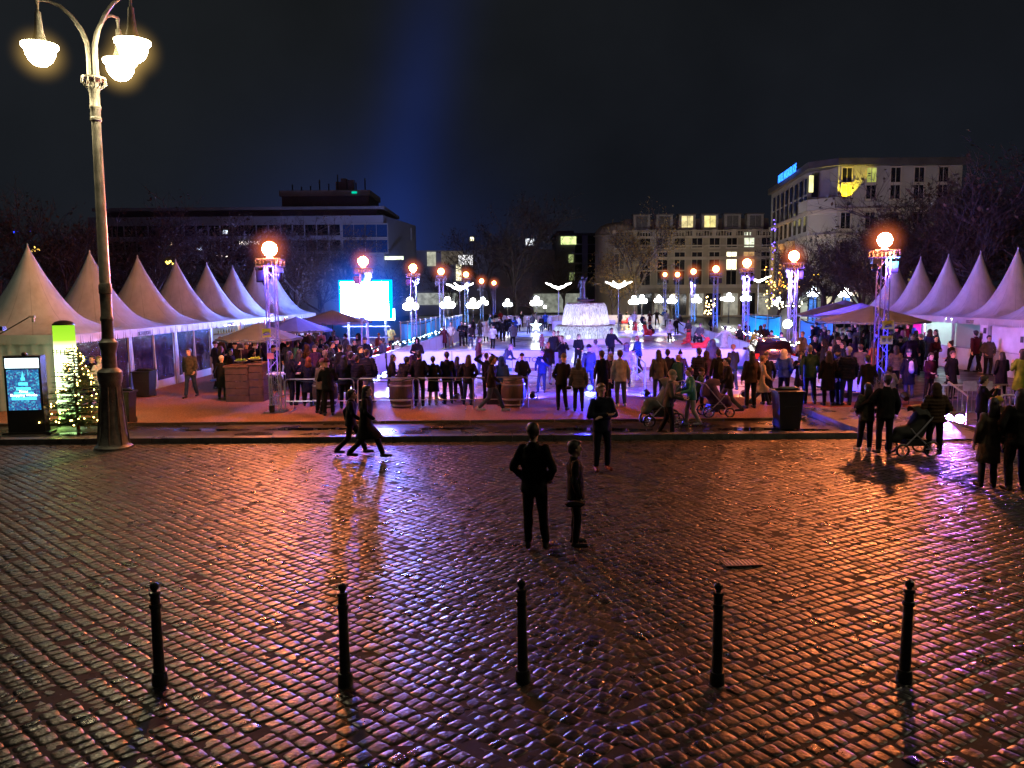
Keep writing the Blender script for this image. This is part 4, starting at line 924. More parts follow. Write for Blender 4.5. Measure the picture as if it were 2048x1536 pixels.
# glowing white figures and red skating aids on the ice
M_glow = emat('white_glow_figure', (.8, .95, 1.0), 3.2)
for l, x, y0, y1 in (('glowing white and turquoise star figure left of the gap', 1072, 640, 700), ('glowing white star figure behind the red skating aid', 1281, 646, 667), ('small glowing figure left of the star on the right ice', 1262, 640, 662)):
    p = onz(x, y1, .05); hh = atY(x, y0, p.y).z; b = MB(); s = hh/1.6
    for r, c, n_ in ((.34, .95, 5), (.26, .45, 5)):
        pts = []
        for k in range(n_*2): a = PI/2+PI*k/n_; rr = (r if k % 2 == 0 else r*.42)*s; pts.append((rr*math.cos(a), 0, (c+.3)*s+rr*math.sin(a)))
        m_ = len(pts); b.add([(q[0], -.05*s, q[2]) for q in pts]+[(q[0], .05*s, q[2]) for q in pts], [tuple(range(m_)), tuple(range(2*m_-1, m_-1, -1))]+[(k, k+m_, (k+1) % m_+m_, (k+1) % m_) for k in range(m_)])
    b.bar((0, 0, 0), (0, 0, .8*s), .04*s); b.box((0, 0, .03), (.5*s, .4*s, .05)); o = b.build('light_figure', M_glow, smooth=False, loc=(p.x, p.y, .05)); tag(o, l, 'light figure')
def seal(label, x, yf, rz, s=1):
    p = onz(x, yf, .05); t = thing('skating_aid', label, 'skating aid', (p.x, p.y, .05), rz, 'red skating aids')
    b = MB(); cap(b, (0, .28, .22), (0, -.22, .26), .20, .19); cap(b, (0, -.22, .30), (0, -.38, .55), .17, .12); b.ball((0, -.42, .62), .14, 12); cap(b, (0, .3, .2), (0, .55, .36), .1, .04)
    for q in (-1, 1): cap(b, (q*.14, -.1, .1), (q*.34, -.16, .05), .06, .04)
    m_ = remesh(b, 'seal_body', .025, 2); m_.materials.append(M_red); o = bpy.data.objects.new('seal_body', m_); COL.objects.link(o); o.parent = t
    b = MB(); b.tube([(-.14, -.28, .66), (-.2, -.1, .85), (.2, -.1, .85), (.14, -.28, .66)], .02, 6); b.build('handle', M_red, t); t.scale = (s,)*3
for a in (('red seal-shaped skating aid at the back of the rink', 1249, 648, 1.5), ('red skating aid pushed by the person in white', 1270, 662, 0), ('red skating aid in the middle of the ice under the sliding child', 1297, 672, -.8, 1.3), ('red skating aid in front of the person in grey on the right ice', 1374, 689, 0, 1.2), ('red seal beside the child in black at the front boards', 1400, 700, 1.2, 1.1), ('red seal held by the man in dark at the right boards', 1473, 698, .4, 1.3), ('red seal close to the car roof', 1503, 706, -.6, 1.1), ('red seal at the left boards by the person in dark', 772, 722, .5, 1.1), ('red seal parked behind the left front corner', 738, 730, 2.0, 1.2)): seal(*a)

# ================================================================== front crowd barriers with garlands, barrels
def barrier(label, x0, x1, Y, h_=1.0, n=0, group='crowd barriers in front of the rink', Y1=None, sheet_=False):
    X0, X1 = gx(x0, Y, .5), gx(x1, Y1 or Y, .5); d = Vector((X1-X0, (Y1 or Y)-Y, 0)); L = d.length
    t = thing('crowd_barrier', label, 'barrier', (X0, Y, 0), math.atan2(d.y, d.x), group)
    b = MB(); r = .02
    b.tube([(0, 0, 0), (0, 0, h_-.1), (.03, 0, h_-.03), (.1, 0, h_), (L-.1, 0, h_), (L-.03, 0, h_-.03), (L, 0, h_-.1), (L, 0, 0)], r, 8); b.bar((0, 0, .3), (L, 0, .3), .014); b.build('frame', M_steel, t)
    if n:
        b = MB()
        for k in range(1, n): b.bar((L*k/n, 0, .3), (L*k/n, 0, h_), .008, 5)
        b.build('bars', M_steel, t)
    for x in (.25, L-.25): b = MB(); b.bar((x, -.28, .015), (x, .28, .015), .016); b.bar((x, 0, .02), (x, 0, .3), .014); b.build('foot', M_steel, t)
    return t
M_gar = mat('dark_fir_garland', (.02, .045, .02), .8, 0, .5, 20)
def garland(label, P, Q, sag=.12, r=.05, lights=None, n=26):
    P, Q = Vector(P), Vector(Q); b = MB(); random.seed(int(P.x*7+Q.y*3))
    for i in range(n*7):
        f = random.random(); c = P.lerp(Q, f)+Vector((0, 0, -sag*4*f*(1-f))); d = Vector((random.gauss(0, 1), random.gauss(0, 1), random.gauss(0, 1))).normalized()*r*random.uniform(.7, 1.5); s = d.cross(Vector((0, 0, 1)))*.12
        b.add([c-s, c+s, c+d], [(0, 1, 2)])
    c_ = [P.lerp(Q, k/12)+Vector((0, 0, -sag*4*(k/12)*(1-k/12))) for k in range(13)]; b.tube(c_, r*.35, 5)
    t = thing('garland', label, 'garland', (0, 0, 0)); b.build('fir_twigs', M_gar, t, smooth=False)
    if lights:
        b = MB()
        for k in range(lights[1]): f = (k+.5)/lights[1]; c = P.lerp(Q, f)+Vector((random.uniform(-.08, .08), random.uniform(-.05, .05), random.uniform(-.09, .09)-sag*4*f*(1-f))); b.ball(c, lights[2], 6)
        b.build('fairy_lights', emat('fairy_light', lights[0], lights[3]), t)
barrier('leftmost crowd barrier in front of the orange fur hood', 570, 708, 25.2)
barrier('second crowd barrier from the left, ending at the tall man', 716, 838, 25.3)
barrier('third crowd barrier, in front of the woman in the flared coat', 826, 947, 25.3)
barrier('fourth crowd barrier, in front of the walking man', 948, 1056, 25.3)
barrier('barrier with close bars standing askew beside the left tower', 540, 594, 26.2, 1.0, 14, Y1=27.6)
barrier('far right crowd barrier behind the fur coat', 1866, 2020, 21.8, 1.05, 16, 'crowd barriers at the right entrance')
barrier('crowd barrier at the right edge above the mustard hat', 1996, 2120, 19.6, 1.05, 12, 'crowd barriers at the right entrance')
for i, (x0, x1) in enumerate(((575, 706), (706, 832), (832, 950), (950, 1055))):
    garland(['garland on the leftmost front barrier', 'garland on the second front barrier', 'garland on the third front barrier', 'garland on the fourth front barrier'][i], (gx(x0, 25.2, 1), 25.2, 1.02), (gx(x1, 25.2, 1), 25.2, 1.02))
# notices on the right barrier
for l, x in (('left white notice sheet on the right barrier', 1940), ('right white notice sheet on the right barrier', 1978)):
    q = atY(x, 772, 21.75); b = MB(); b.box((0, 0, 0), (.38 if x == 1940 else .2, .006, .27)); o = b.build('notice', mat('notice_paper', (.5, .48, .45), .7), smooth=False, loc=q); tag(o, l, 'notice')
# ramp hand rail
t = thing('ramp_handrail', 'sloping steel handrail in front of the right barrier', 'handrail', (0, 0, 0)); b = MB(); a, c = atY(1897, 764, 21.2), atY(1936, 792, 20.6)
b.bar(a, c, .028, 8); b.build('rail', M_steel, t)
for q in (a, c): b = MB(); b.bar((q.x, q.y, 0), q, .022, 8); b.build('post', M_steel, t)
def barrel(label, x, Y, sc=1):
    X = gx(x, Y, .5); t = thing('barrel', label, 'barrel', (X, Y, 0), 0, 'wooden barrels used as tables')
    b = MB(); pr = [(.30+.09*math.sin(PI*k/8), .95*k/8) for k in range(9)]; b.lathe([(.28, 0)]+pr+[(.27, .95), (.27, .93), (.01, .93)], 28); b.build('staves', mat('barrel_oak', (.045, .03, .022), .55, 0, .5, 7, .5, 16, stretch=(6, 6, .4)), t)
    for z, r in ((.08, .335), (.25, .378), (.70, .378), (.87, .335)): b = MB(); b.lathe([(r, z-.025), (r+.006, z-.02), (r+.006, z+.02), (r, z+.025)], 28); b.build('hoop', M_steel, t)
    t.scale = (sc,)*3
barrel('wooden barrel left of the man in beige trousers', 650, 25.9, 1.05); barrel('wooden barrel under the leaning man in the quilted jacket', 803, 25.8, 1.05); barrel('wooden barrel between the blue hood and the blue rail', 1026, 25.8, 1.05)
# black bag or case beside the third barrel
q = gx(988, 26, 0); b = MB(); b.box((0, 0, .22), (.5, .35, .44)); b.box((0, 0, .46), (.3, .06, .05)); o = b.build('equipment_case', M_black, smooth=False, loc=(q, 26.4, 0)); tag(o, 'black equipment case behind the legs of the walking man', 'case')

# ================================================================== floodlights
M_par = mat('par_can_housing', (.02, .02, .025), .35, .3)
def par(label, x, y, Y, col, power, target, es=30, sz=.13, spot=110):
    p = atY(x, y, Y); p.z = max(.16, p.z); t = thing('floodlight', label, 'floodlight', p, 0, 'floodlights on the ground')
    d = (Vector(target)-p).normalized(); b = MB(); b.tube([d*-.22, d*0, d*.005], [sz*.7, sz, sz], 14); b.build('housing', M_par, t)
    b = MB(); b.tube([d*.008, d*.016], [sz*.86, sz*.86], 14); b.build('lens', emat('floodlight_lens', col, es), t)
    b = MB(); b.tube([(-sz*1.2, 0, 0), (-sz*1.2, 0, -p.z+.03), (sz*1.2, 0, -p.z+.03), (sz*1.2, 0, 0)], .014, 5); b.build('yoke', M_par, t)
    lamp('SPOT', p+d*.06, col, power, size=sz, target=target, spot=spot, blend=.6)
WB = (1, .62, .36); BL = (.03, .04, 1.0); PU = (.16, .05, 1.0)
par('warm floodlight behind the black flared coat, lighting the walkway', 885, 797, 27.6, WB, 420, (gx(850, 37, 0), 36, .4), 60)
par('small warm floodlight between the legs of the long-haired woman', 944, 800, 27.4, WB, 160, (gx(930, 37, 0), 36, .3), 50)
par('warm floodlight under the walking man with the long stride', 1488, 790, 27.4, (1, .55, .45), 420, (gx(1470, 37, 0), 36, .3), 60)
par('blue floodlight left of the third barrel', 914, 800, 27.2, BL, 2600, (gx(980, 36, 0), 36, .5), 60)
par('blue floodlight between the barrel and the blue rail', 1066, 800, 27.5, BL, 4500, (gx(1110, 33, 0), 35, .6), 60)
par('blue floodlight at the foot of the right blue rail', 1292, 796, 27.8, BL, 4500, (gx(1230, 33, 0), 34, .4), 70)
par('blue floodlight behind the second pushchair', 1412, 790, 27.6, BL, 3600, (gx(1380, 34, 0), 34, .4), 80)
par('blue floodlight beside the black bin, aimed at the people', 1535, 806, 26.6, BL, 900, (gx(1600, 25, 1), 25.5, 1.0), 50)
par('blue floodlight in the middle of the gap aimed at the front', 1180, 800, 29.5, BL, 2800, (gx(1170, 24, 0), 23.5, .0), 20, spot=150)
par('left violet floodlight on the right ramp', 1896, 845, 21.6, (.35, .12, 1.0), 500, (gx(1930, 15, 0), 14, 0), 1200)
par('right violet floodlight on the right ramp', 1919, 847, 21.5, (.45, .15, 1.0), 600, (gx(1945, 15, 0), 13, 0), 1500)
par('blue floodlight at the foot of the nearest right tower', 1808, 790, 25.4, BL, 260, (gx(1770, 27, 1), 28, 1.6), 60)
par('blue floodlight low beside the white right boards', 1690, 788, 27.0, BL, 200, (gx(1650, 31, 1), 31, .5), 50)
# coloured effect lights hanging under the tower heads
def head_light(side, i, col, pw, target, spot=105):
    x, Y = (TL, TR)[side == 'R'][i]; X = gx(x, Y, 5); lamp('SPOT', (X, Y-.35, 4.45), col, pw, size=.12, target=target, spot=spot)
head_light('R', 0, (.06, .8, .75), 4500, (22.5, 37, 7.6), 44); head_light('L', 1, (.03, .12, 1.0), 3000, (-9, 30, 0), 120)
head_light('R', 0, (.24, .10, 1.0), 1500, (22.5, 35, 2.5)); head_light('R', 1, (.22, .10, 1.0), 2600, (22.0, 38, 2.0)); head_light('R', 2, (.25, .12, 1.0), 2500, (20, 46, 1.5))
head_light('L', 1, PWASH, 350, (-14, 36, 2.5), 130); head_light('L', 2, PWASH, 350, (-14, 47, 2.5), 130); head_light('L', 0, (.10, .06, 1.0), 900, (-5, 32, 0), 130)
for sd, i, tx_ in (('L', 1, 2), ('R', 1, 8), ('L', 2, 3), ('R', 2, 9), ('L', 4, 5), ('R', 4, 10)): head_light(sd, i, (.20, .26, 1.0) if sd == 'L' else (.28, .20, 1.0), 9500, (tx_, (TL, TR)[sd == 'R'][i][1]+4, 0))

# ================================================================== left foreground group
q = onz(60, 867); t = thing('display_kiosk', 'black advertising kiosk with a lit blue picture at the left kerb', 'kiosk', (q.x, q.y, 0), .12)
b = MB(); b.bx(-.46, .46, -.16, .16, 0, 2.10); b.bx(-.6, .6, -.22, .22, -.02, .06); b.build('housing', M_black, t, smooth=False)
b = MB(); b.bx(-.42, .42, -.172, -.162, 1.78, 2.04); b.build('header_panel', emat('header_glow', (.75, .92, 1.0), 2.6), t, smooth=False)
text('header_lettering', 'ITTI', .11, (0, -.175, 1.87), (PI/2, 0, 0), mat('faint_lettering', (.4, .4, .45), .5), t)
def picmat():
    mt = bpy.data.materials.new('kiosk_picture'); mt.use_nodes = True; nt = mt.node_tree; N, L = nt.nodes, nt.links; N.clear()
    o = N.new('ShaderNodeOutputMaterial'); e = N.new('ShaderNodeEmission'); L.new(e.outputs[0], o.inputs[0]); tc = N.new('ShaderNodeTexCoord')
    v = N.new('ShaderNodeTexVoronoi'); v.inputs['Scale'].default_value = 26; L.new(tc.outputs['Object'], v.inputs['Vector'])
    r = N.new('ShaderNodeValToRGB'); el = r.color_ramp.elements; el[0].position = .1; el[0].color = (.06, .05, .25, 1); el[1].position = .9; el[1].color = (.02, .12, .35, 1)
    for p_, c_ in ((.3, (.02, .25, .5, 1)), (.5, (.05, .02, .2, 1)), (.7, (.1, .6, .8, 1))): k = el.new(p_); k.color = c_
    sp = N.new('ShaderNodeSeparateColor'); L.new(v.outputs['Color'], sp.inputs[0]); L.new(sp.outputs[0], r.inputs[0]); L.new(r.outputs[0], e.inputs[0]); e.inputs[1].default_value = 1.1; return mt
b = MB(); b.bx(-.40, .40, -.170, -.162, .66, 1.74); d = b.build('display', picmat(), t, smooth=False)
b = MB()      # a generic candle-lit pyramid of figures in front of a dark sky
M_cy = emat('picture_cyan', (.1, .75, .95), 1.8); M_wh = emat('picture_white', (.9, .95, 1), 3)
for k in range(5): w_ = .05+.13*k/2; b.bx(-w_, w_, -.178, -.172, 1.45-k*.13, 1.53-k*.13)
b.lathe([(.03, 0), (.001, .18)], 6, (0, -.175, 1.53)); b.build('picture_figures', M_cy, d, smooth=False)
text('picture_caption', 'Xmas', .10, (0, -.182, 1.13), (PI/2, 0, 0), M_wh, d); text('picture_caption', 'Shopping Weeks', .10, (0, -.182, 1.03), (PI/2, 0, 0), M_wh, d)
b = MB(); b.ball((0, 0, 2.13), .07, 10); b.build('sensor_dome', M_black, t)
# glowing inflatable column
q = onz(140, 843); t = thing('inflatable_column', 'tall inflatable column glowing yellow-green and white behind the fairy-lit tree', 'inflatable column', (q.x, q.y, 0))
mt = bpy.data.materials.new('glowing_column_fabric'); mt.use_nodes = True; nt = mt.node_tree; N, L = nt.nodes, nt.links; N.clear()
o = N.new('ShaderNodeOutputMaterial'); e = N.new('ShaderNodeEmission'); L.new(e.outputs[0], o.inputs[0]); tc = N.new('ShaderNodeTexCoord'); sp = N.new('ShaderNodeSeparateXYZ'); L.new(tc.outputs['Object'], sp.inputs[0])
mr = N.new('ShaderNodeMapRange'); mr.inputs[1].default_value = 0; mr.inputs[2].default_value = 3; L.new(sp.outputs[2], mr.inputs[0])
r = N.new('ShaderNodeValToRGB'); L.new(mr.outputs[0], r.inputs[0]); el = r.color_ramp.elements; el[0].position = 0; el[0].color = (.2, .6, .05, 1); el[1].position = 1; el[1].color = (.13, .33, .01, 1)
for p_, c_ in ((.25, (.9, 1.3, .6, 1)), (.6, (1.3, 1.5, 1.0, 1)), (.74, (1.1, 1.2, .5, 1)), (.80, (.22, .42, .02, 1))): k = el.new(p_); k.color = c_
L.new(r.outputs[0], e.inputs[0]); e.inputs[1].default_value = 2.4
b = MB(); b.lathe([(.27, .05), (.29, .2), (.29, 2.75), (.285, 2.83)], 28); b.build('tube', mt, t)
b = MB(); b.lathe([(.29, 2.832), (.29, 2.87), (.22, 2.93), (.08, 2.97), (.01, 2.975)], 28); b.build('top_cap', M_black, t)
text('lettering', 'FFH', .23, (-.02, -.30, 1.98), (PI/2, 0, 0), mat('green_black_lettering', (.02, .06, .04), .5), t)
b = MB(); b.lathe([(.36, 0), (.36, .06), (.3, .08)], 20); b.build('base', M_black, t)
lamp('POINT', (q.x+.1, q.y-.7, .55), (.5, 1, .15), 22, size=.2); lamp('POINT', (q.x-.2, q.y+.7, 1.5), (.85, 1, .5), 55, size=.25)
# christmas tree
def conifer(label, x, yb, h_, R, loc=None):
    q = onz(x, yb) if loc is None else Vector(loc); t = thing('christmas_tree', label, 'christmas tree', (q.x, q.y, 0))
    b = MB(); b.tube([(0, 0, 0), (0, 0, h_*.5), (0, 0, h_)], [.05, .03, .006], 8); b.build('trunk', M_wood, t)
    b = MB(); L_ = MB(); random.seed(5)
    z = .18
    while z < h_-.05:
        f = 1-(z/h_); n = 7+int(5*f)
        for k in range(n):
            a = random.random()*2*PI; ln = R*(f**.8)*random.uniform(.75, 1.1)+.04; dr = Vector((math.cos(a), math.sin(a), random.uniform(-.15, .12)))
            e_ = Vector((0, 0, z))+dr*ln+Vector((0, 0, .06*ln)); s_ = Vector((0, 0, z)); b.m = 1; b.bar(s_, e_, .006, 3); b.m = 0
            m_ = int(ln*85)+5
            for j in range(m_):
                u = random.uniform(.1, 1.04); c = s_.lerp(e_, u); sd = dr.cross(Vector((0, 0, 1))).normalized()*random.choice((-1, 1)); w_ = .085*(1.15-u)+.05
                tip = c+(dr*.6+sd*random.uniform(.5, 1)+Vector((0, 0, random.uniform(-.35, .35)))).normalized()*w_*1.35; ww = Vector((0, 0, 1)).cross(tip-c).normalized()*.011+Vector((0, 0, .006))
                b.add([c-ww, c+ww, tip], [(0, 1, 2)])
            if random.random() < .55: L_.ball(s_.lerp(e_, random.uniform(.7, 1.0))+Vector((0, 0, .02)), .018, 6)
        z += h_*.035
    b.build('branches', [mat('fir_needles', (.06, .13, .04), .6, 0, .4, 20), M_wood], t, smooth=False)
    L_.build('fairy_lights', emat('warm_fairy_light', (1.0, .66, .16), 26), t)
    return t
conifer('fir tree covered in warm fairy lights between the kiosk and the street lamp', 157, 860, 2.35, 1.0)
# bins
def bin_(label, x, yb, h_=1.1, w_=.58, glow=False, base=0):
    q = onz(x, yb); s = h_/1.1; t = thing('wheeled_bin', label, 'bin', (q.x, q.y, base), 0, 'black wheeled bins')
    b = MB(); W = w_/2
    vs = [(-W*.8, -W*.8, .05), (W*.8, -W*.8, .05), (W*.8, W*.85, .05), (-W*.8, W*.85, .05), (-W, -W, .95), (W, -W, .95), (W, W, .95), (-W, W, .95)]
    b.add(vs, [(3, 2, 1, 0), (4, 5, 6, 7), (0, 1, 5, 4), (1, 2, 6, 5), (2, 3, 7, 6), (3, 0, 4, 7)]); b.box((0, -W*.93, .6), (W*1.0, .02, .05)); b.build('body', M_black, t, smooth=False)
    b = MB(); b.box((0, 0, .975), (w_+.08, w_+.08, .045)); b.tube([(-W, .02, 1.0), (-W*.6, 0, 1.04), (W*.6, 0, 1.04), (W, .02, 1.0)], [.03, .05, .05, .03], 8); b.bar((-W, W+.04, 1.0), (W, W+.04, 1.0), .02); b.build('lid', M_black, t, smooth=False)
    for sx_ in (-1, 1): b = MB(); b.tube([(sx_*W*.72-.025, W*.85, .10), (sx_*W*.72+.025, W*.85, .10)], .10, 14); b.build('wheel', M_black, t)
    t.scale = (s,)*3
bin_('black wheeled bin with a wet shining lid on the kerb before the striding people', 1573, 858, 1.15, .62)
bin_('black wheeled bin before the dark tent windows on the left', 291, 793, 1.05, .66)
bin_('black bin mostly hidden behind the foot of the street lamp', 252, 848, 1.05, .5)
# bars of rough boards on the left
def bar_counter(label, x0, x1, Y, z1, y_depth=.9):
    X0, X1 = gx(x0, Y, .5), gx(x1, Y, .5); t = thing('bar_counter', label, 'bar counter', ((X0+X1)/2, Y, 0), 0, 'brown bar counters'); W = (X1-X0)/2
    b = MB(); n = 5
    for k in range(n): b.bx(-W, W, -.03, 0, k*z1/n+.01, (k+1)*z1/n-.01)
    for k in range(n): b.bx(-W-.03, -W, .0, y_depth, k*z1/n+.01, (k+1)*z1/n-.01); b.bx(W, W+.03, 0, y_depth, k*z1/n+.01, (k+1)*z1/n-.01)
    b.build('front_boards', mat('reddish_board', (.07, .036, .03), .6, 0, .4, 5, .4, 20), t, smooth=False)
    b = MB(); b.bx(-W-.06, W+.06, -.06, y_depth+.03, z1, z1+.05); b.build('top', M_wood, t, smooth=False); return t
bar_counter('left brown board counter with a green garnished dish', 452, 496, 27.4, 1.2); bar_counter('right brown board counter with a garnished dish', 500, 525, 27.4, 1.28)
def dish(label, x, y, Y):
    q = atY(x, y, Y); t = thing('serving_dish', label, 'dish', q, 0, 'garnished dishes on the counters'); b = MB(); b.lathe([(.12, 0), (.22, .04), (.23, .05), (.1, .02)], 16); b.build('plate', M_white, t)
    b = MB()
    for k in range(60): a = random.random()*6.28; r = .17*math.sqrt(random.random()); b.ball((r*math.cos(a), r*math.sin(a), .05+random.uniform(0, .05)), .025, 5)
    b.build('green_garnish', mat('green_leaves', (.18, .35, .04), .6, 0, .6, 30), t)
    b = MB(); b.bar((0, .05, .05), (0, .05, .42), .008); b.lathe([(.0, .42), (.09, .43), (.09, .46), (.0, .47)], 12, (0, .05, 0)); b.build('cake_stand', M_alu, t)
dish('garnished dish with a small stand on the left counter', 482, 724, 27.6); dish('garnished dish with a small stand on the right counter', 510, 720, 27.6)
# high table behind barrier at left
t = thing('high_table', 'long high table with a pale top behind the leftmost barriers', 'table', (gx(572, 26.8, .5), 26.8, 0)); b = MB(); b.bx(-.55, .7, -.3, .3, 1.02, 1.06); b.build('tabletop', M_white, t, smooth=False)
for sx_ in (-.5, .65): b = MB(); b.bar((sx_, 0, 0), (sx_, 0, 1.02), .03); b.build('leg', M_iron, t)
# pushchairs
def pushchair(label, x, yb, rz, mt, sc=1):
    q = onz(x, yb); t = thing('pushchair', label, 'pushchair', (q.x, q.y, 0), rz, 'pushchairs')
    # front is +X
    b = MB()
    for s in (-.25, .25): b.tube([(-.55, s, 1.02), (-.42, s, .98), (-.05, s, .55), (.30, s, .18)], .016, 6); b.tube([(-.30, s, .18), (.05, s, .50), (.15, s, .62)], .014, 6)
    b.bar((-.55, -.25, 1.02), (-.55, .25, 1.02), .018); b.bar((-.3, -.25, .18), (-.3, .25, .18), .012); b.bar((.3, -.25, .18), (.3, .25, .18), .012); b.build('frame', M_alu, t)
    b = MB(); cap(b, (-.22, 0, .82), (-.05, 0, .52), .20, .20, flat=1.1); cap(b, (-.05, 0, .50), (.28, 0, .50), .17, .15); cap(b, (.28, 0, .48), (.36, 0, .36), .14, .12)
    m_ = remesh(b, 'seat', .03, 2, .01); m_.materials.append(mt); o = bpy.data.objects.new('seat', m_); COL.objects.link(o); o.parent = t
    b = MB(); n = 10
    vs = []; fs = []
    for i in range(9):
        a = math.radians(200-i*17)
        for k in range(n+1): s = -1+2*k/n; r = .37*math.sqrt(max(.05, 1-(s*.88)**2))*.9+.05; vs.append((-.10+r*math.cos(a), s*.27, .72+r*math.sin(a)*1.05))
    for i in range(8):
        for k in range(n): a = i*(n+1)+k; fs.append((a, a+1, a+n+2, a+n+1))
    b.add(vs, fs); b.build('hood', mt, t)
    b = MB(); b.bx(-.25, .2, -.2, .2, .22, .36); b.build('basket', M_black, t, smooth=False)
    for x_, r in ((-.32, .16), (.32, .13)):
        for s in (-.27, .27):
            b = MB(); b.tube([(x_+r*math.cos(a*PI/10), s, r+r*math.sin(a*PI/10)*.98) for a in range(21)], .022, 6, cap=False); wh = b.build('wheel', M_black, t)
            b = MB()
            for k in range(6): a = k*PI/3; b.bar((x_, s, r), (x_+r*math.cos(a), s, r+r*math.sin(a)), .008, 4)
            b.ball((x_, s, r), .03, 8); b.build('spokes', M_alu, wh)
    t.scale = (sc,)*3
pushchair('large grey pushchair with silver wheels on the wood chips', 1322, 850, PI, mat('grey_pushchair_cloth', (.10, .10, .10), .85, 0, .3, 8), 1.18)
pushchair('dark purple pushchair beside the child with the brown hat', 1432, 832, .1, mat('purple_pushchair_cloth', (.04, .02, .05), .85, 0, .3, 8), 1.0)
pushchair('black pushchair between the man in black and the fur coat', 1822, 908, PI, mat('black_pushchair_cloth', (.015, .015, .016), .8, 0, .3, 8), 1.0)
# baby faces / blanket in the right pushchair
q = onz(1826, 905); person('baby with a beige knitted hat in the black pushchair', q.x+.02, q.y, .95, rz=-70, pose='sit', top='beige', kind='puffer', legs='beige', head='beanie', hc='beige', z=.25, group='people on the cobblestones')
q = onz(1326, 848); person('baby in the large grey pushchair', q.x, q.y, .9, rz=-80, pose='sit', top='gry', kind='puffer', legs='gry', head='beanie', hc='brn', z=.32, group='spectators along the front barriers')

# ================================================================== car seen from behind
def car():
    q = onz(1550, 752); t = thing('parked_car', 'dark maroon estate car parked with its tailgate to the spectators, orange light on its roof', 'car', (q.x, q.y, 0), math.radians(-9))
    M_paint = mat('dark_car_paint', (.035, .012, .012), .22, .4, .15, 3, coat=1); M_gl = mat('car_glass', (.01, .01, .012), .05, 0, .1, coat=.5)
    # sections along the length (y from the tail 0 to the nose 4.3): half width, sill, shoulder, roof half width, roof z
    sec = [(-.0, .74, .36, .80, .58, .86), (.05, .83, .30, .92, .60, 1.15), (.35, .89, .26, .95, .60, 1.50), (.9, .90, .24, .95, .60, 1.56), (1.9, .90, .24, .95, .60, 1.57), (2.6, .90, .24, .95, .58, 1.48), (3.15, .89, .24, .95, .70, 1.02), (3.9, .86, .26, .86, .66, .90), (4.3, .74, .34, .66, .55, .70)]
    vs = []; fs = []; n = None
    for (y, w_, zs, zh, rw, zr) in sec:
        half = [(w_*.92, zs), (w_, zs+.14), (w_*1.0, (zs+zh)/2), (w_*.97, zh), (w_*.94, zh+.02), (rw+(w_-rw)*.12, zr-.07), (rw*.86, zr), (rw*.4, zr+.02)]
        row = half+[(-x, z) for x, z in half[::-1]]; n = len(row); vs += [(x, y, z) for x, z in row]
    for i in range(len(sec)-1):
        for k in range(n): a = i*n+k; c = i*n+(k+1) % n; fs.append((a, c, c+n, a+n))
    fs.append(tuple(range(n-1, -1, -1))); fs.append(tuple(range((len(sec)-1)*n, len(sec)*n)))
    b = MB(); b.add(vs, fs); o = b.build('body', M_paint, t); md = o.modifiers.new('bevel', 'BEVEL'); md.width = .025; md.segments = 2
    b = MB(); vs = [(-.66, .06, .96), (.66, .06, .96), (.52, .30, 1.44), (-.52, .30, 1.44)]; vs = [(x, y-.035, z) for x, y, z in vs]; b.add(vs, [(0, 1, 2, 3)]); g = b.build('rear_window', M_gl, t, smooth=False)
    b = MB(); b.bar((0, .03, 1.0), (.28, .085, 1.16), .009, 5); b.build('rear_wiper', M_black, g)
    for s in (-1, 1):
        for y0, y1 in ((.45, 1.15), (1.25, 2.0), (2.05, 2.75)):
            b = MB(); f = lambda z: .874-(z-.97)*.46
            b.add([(s*(f(1.0)+.012), y0, 1.0), (s*(f(1.0)+.012), y1, 1.0), (s*(f(1.38)-.03), y1-.05, 1.40), (s*(f(1.38)-.03), y0+.08, 1.40)], [(0, 1, 2, 3)]); b.build('side_window', M_gl, t, smooth=False)
        b = MB(); b.box((s*.76, .035, .86), (.15, .07, .22), -s*.3); b.build('tail_light', emat('tail_light_red', (1, .02, .02), 1.2) if s < 0 else mat('unlit_tail_light', (.3, .01, .01), .2), t, smooth=False)
        b = MB(); b.box((s*.97, 2.6, 1.02), (.16, .1, .13)); b.build('wing_mirror', M_paint, t, smooth=False)
        for y in (.78, 3.45):
            b = MB(); b.tube([(s*.72, y, .32), (s*.90, y, .32)], .32, 20); wh = b.build('wheel', M_black, t); b = MB(); b.tube([(s*.895, y, .32), (s*.91, y, .32)], .2, 16); b.build('rim', M_alu, wh)
    b = MB(); b.bx(-.26, .26, -.035, -.02, .58, .69); pl = b.build('number_plate', M_white, t, smooth=False); text('plate_lettering', 'WI EZ 19', .085, (0, -.04, .608), (PI/2, 0, 0), M_black, pl)
    b = MB(); b.box((0, .0, .40), (1.55, .14, .20)); b.build('bumper', M_black, t, smooth=False)
    b = MB()
    for s in (-1, 1): b.bar((s*.53, .7, 1.60), (s*.53, 2.3, 1.60), .018)
    b.build('roof_rails', M_alu, t)
car()

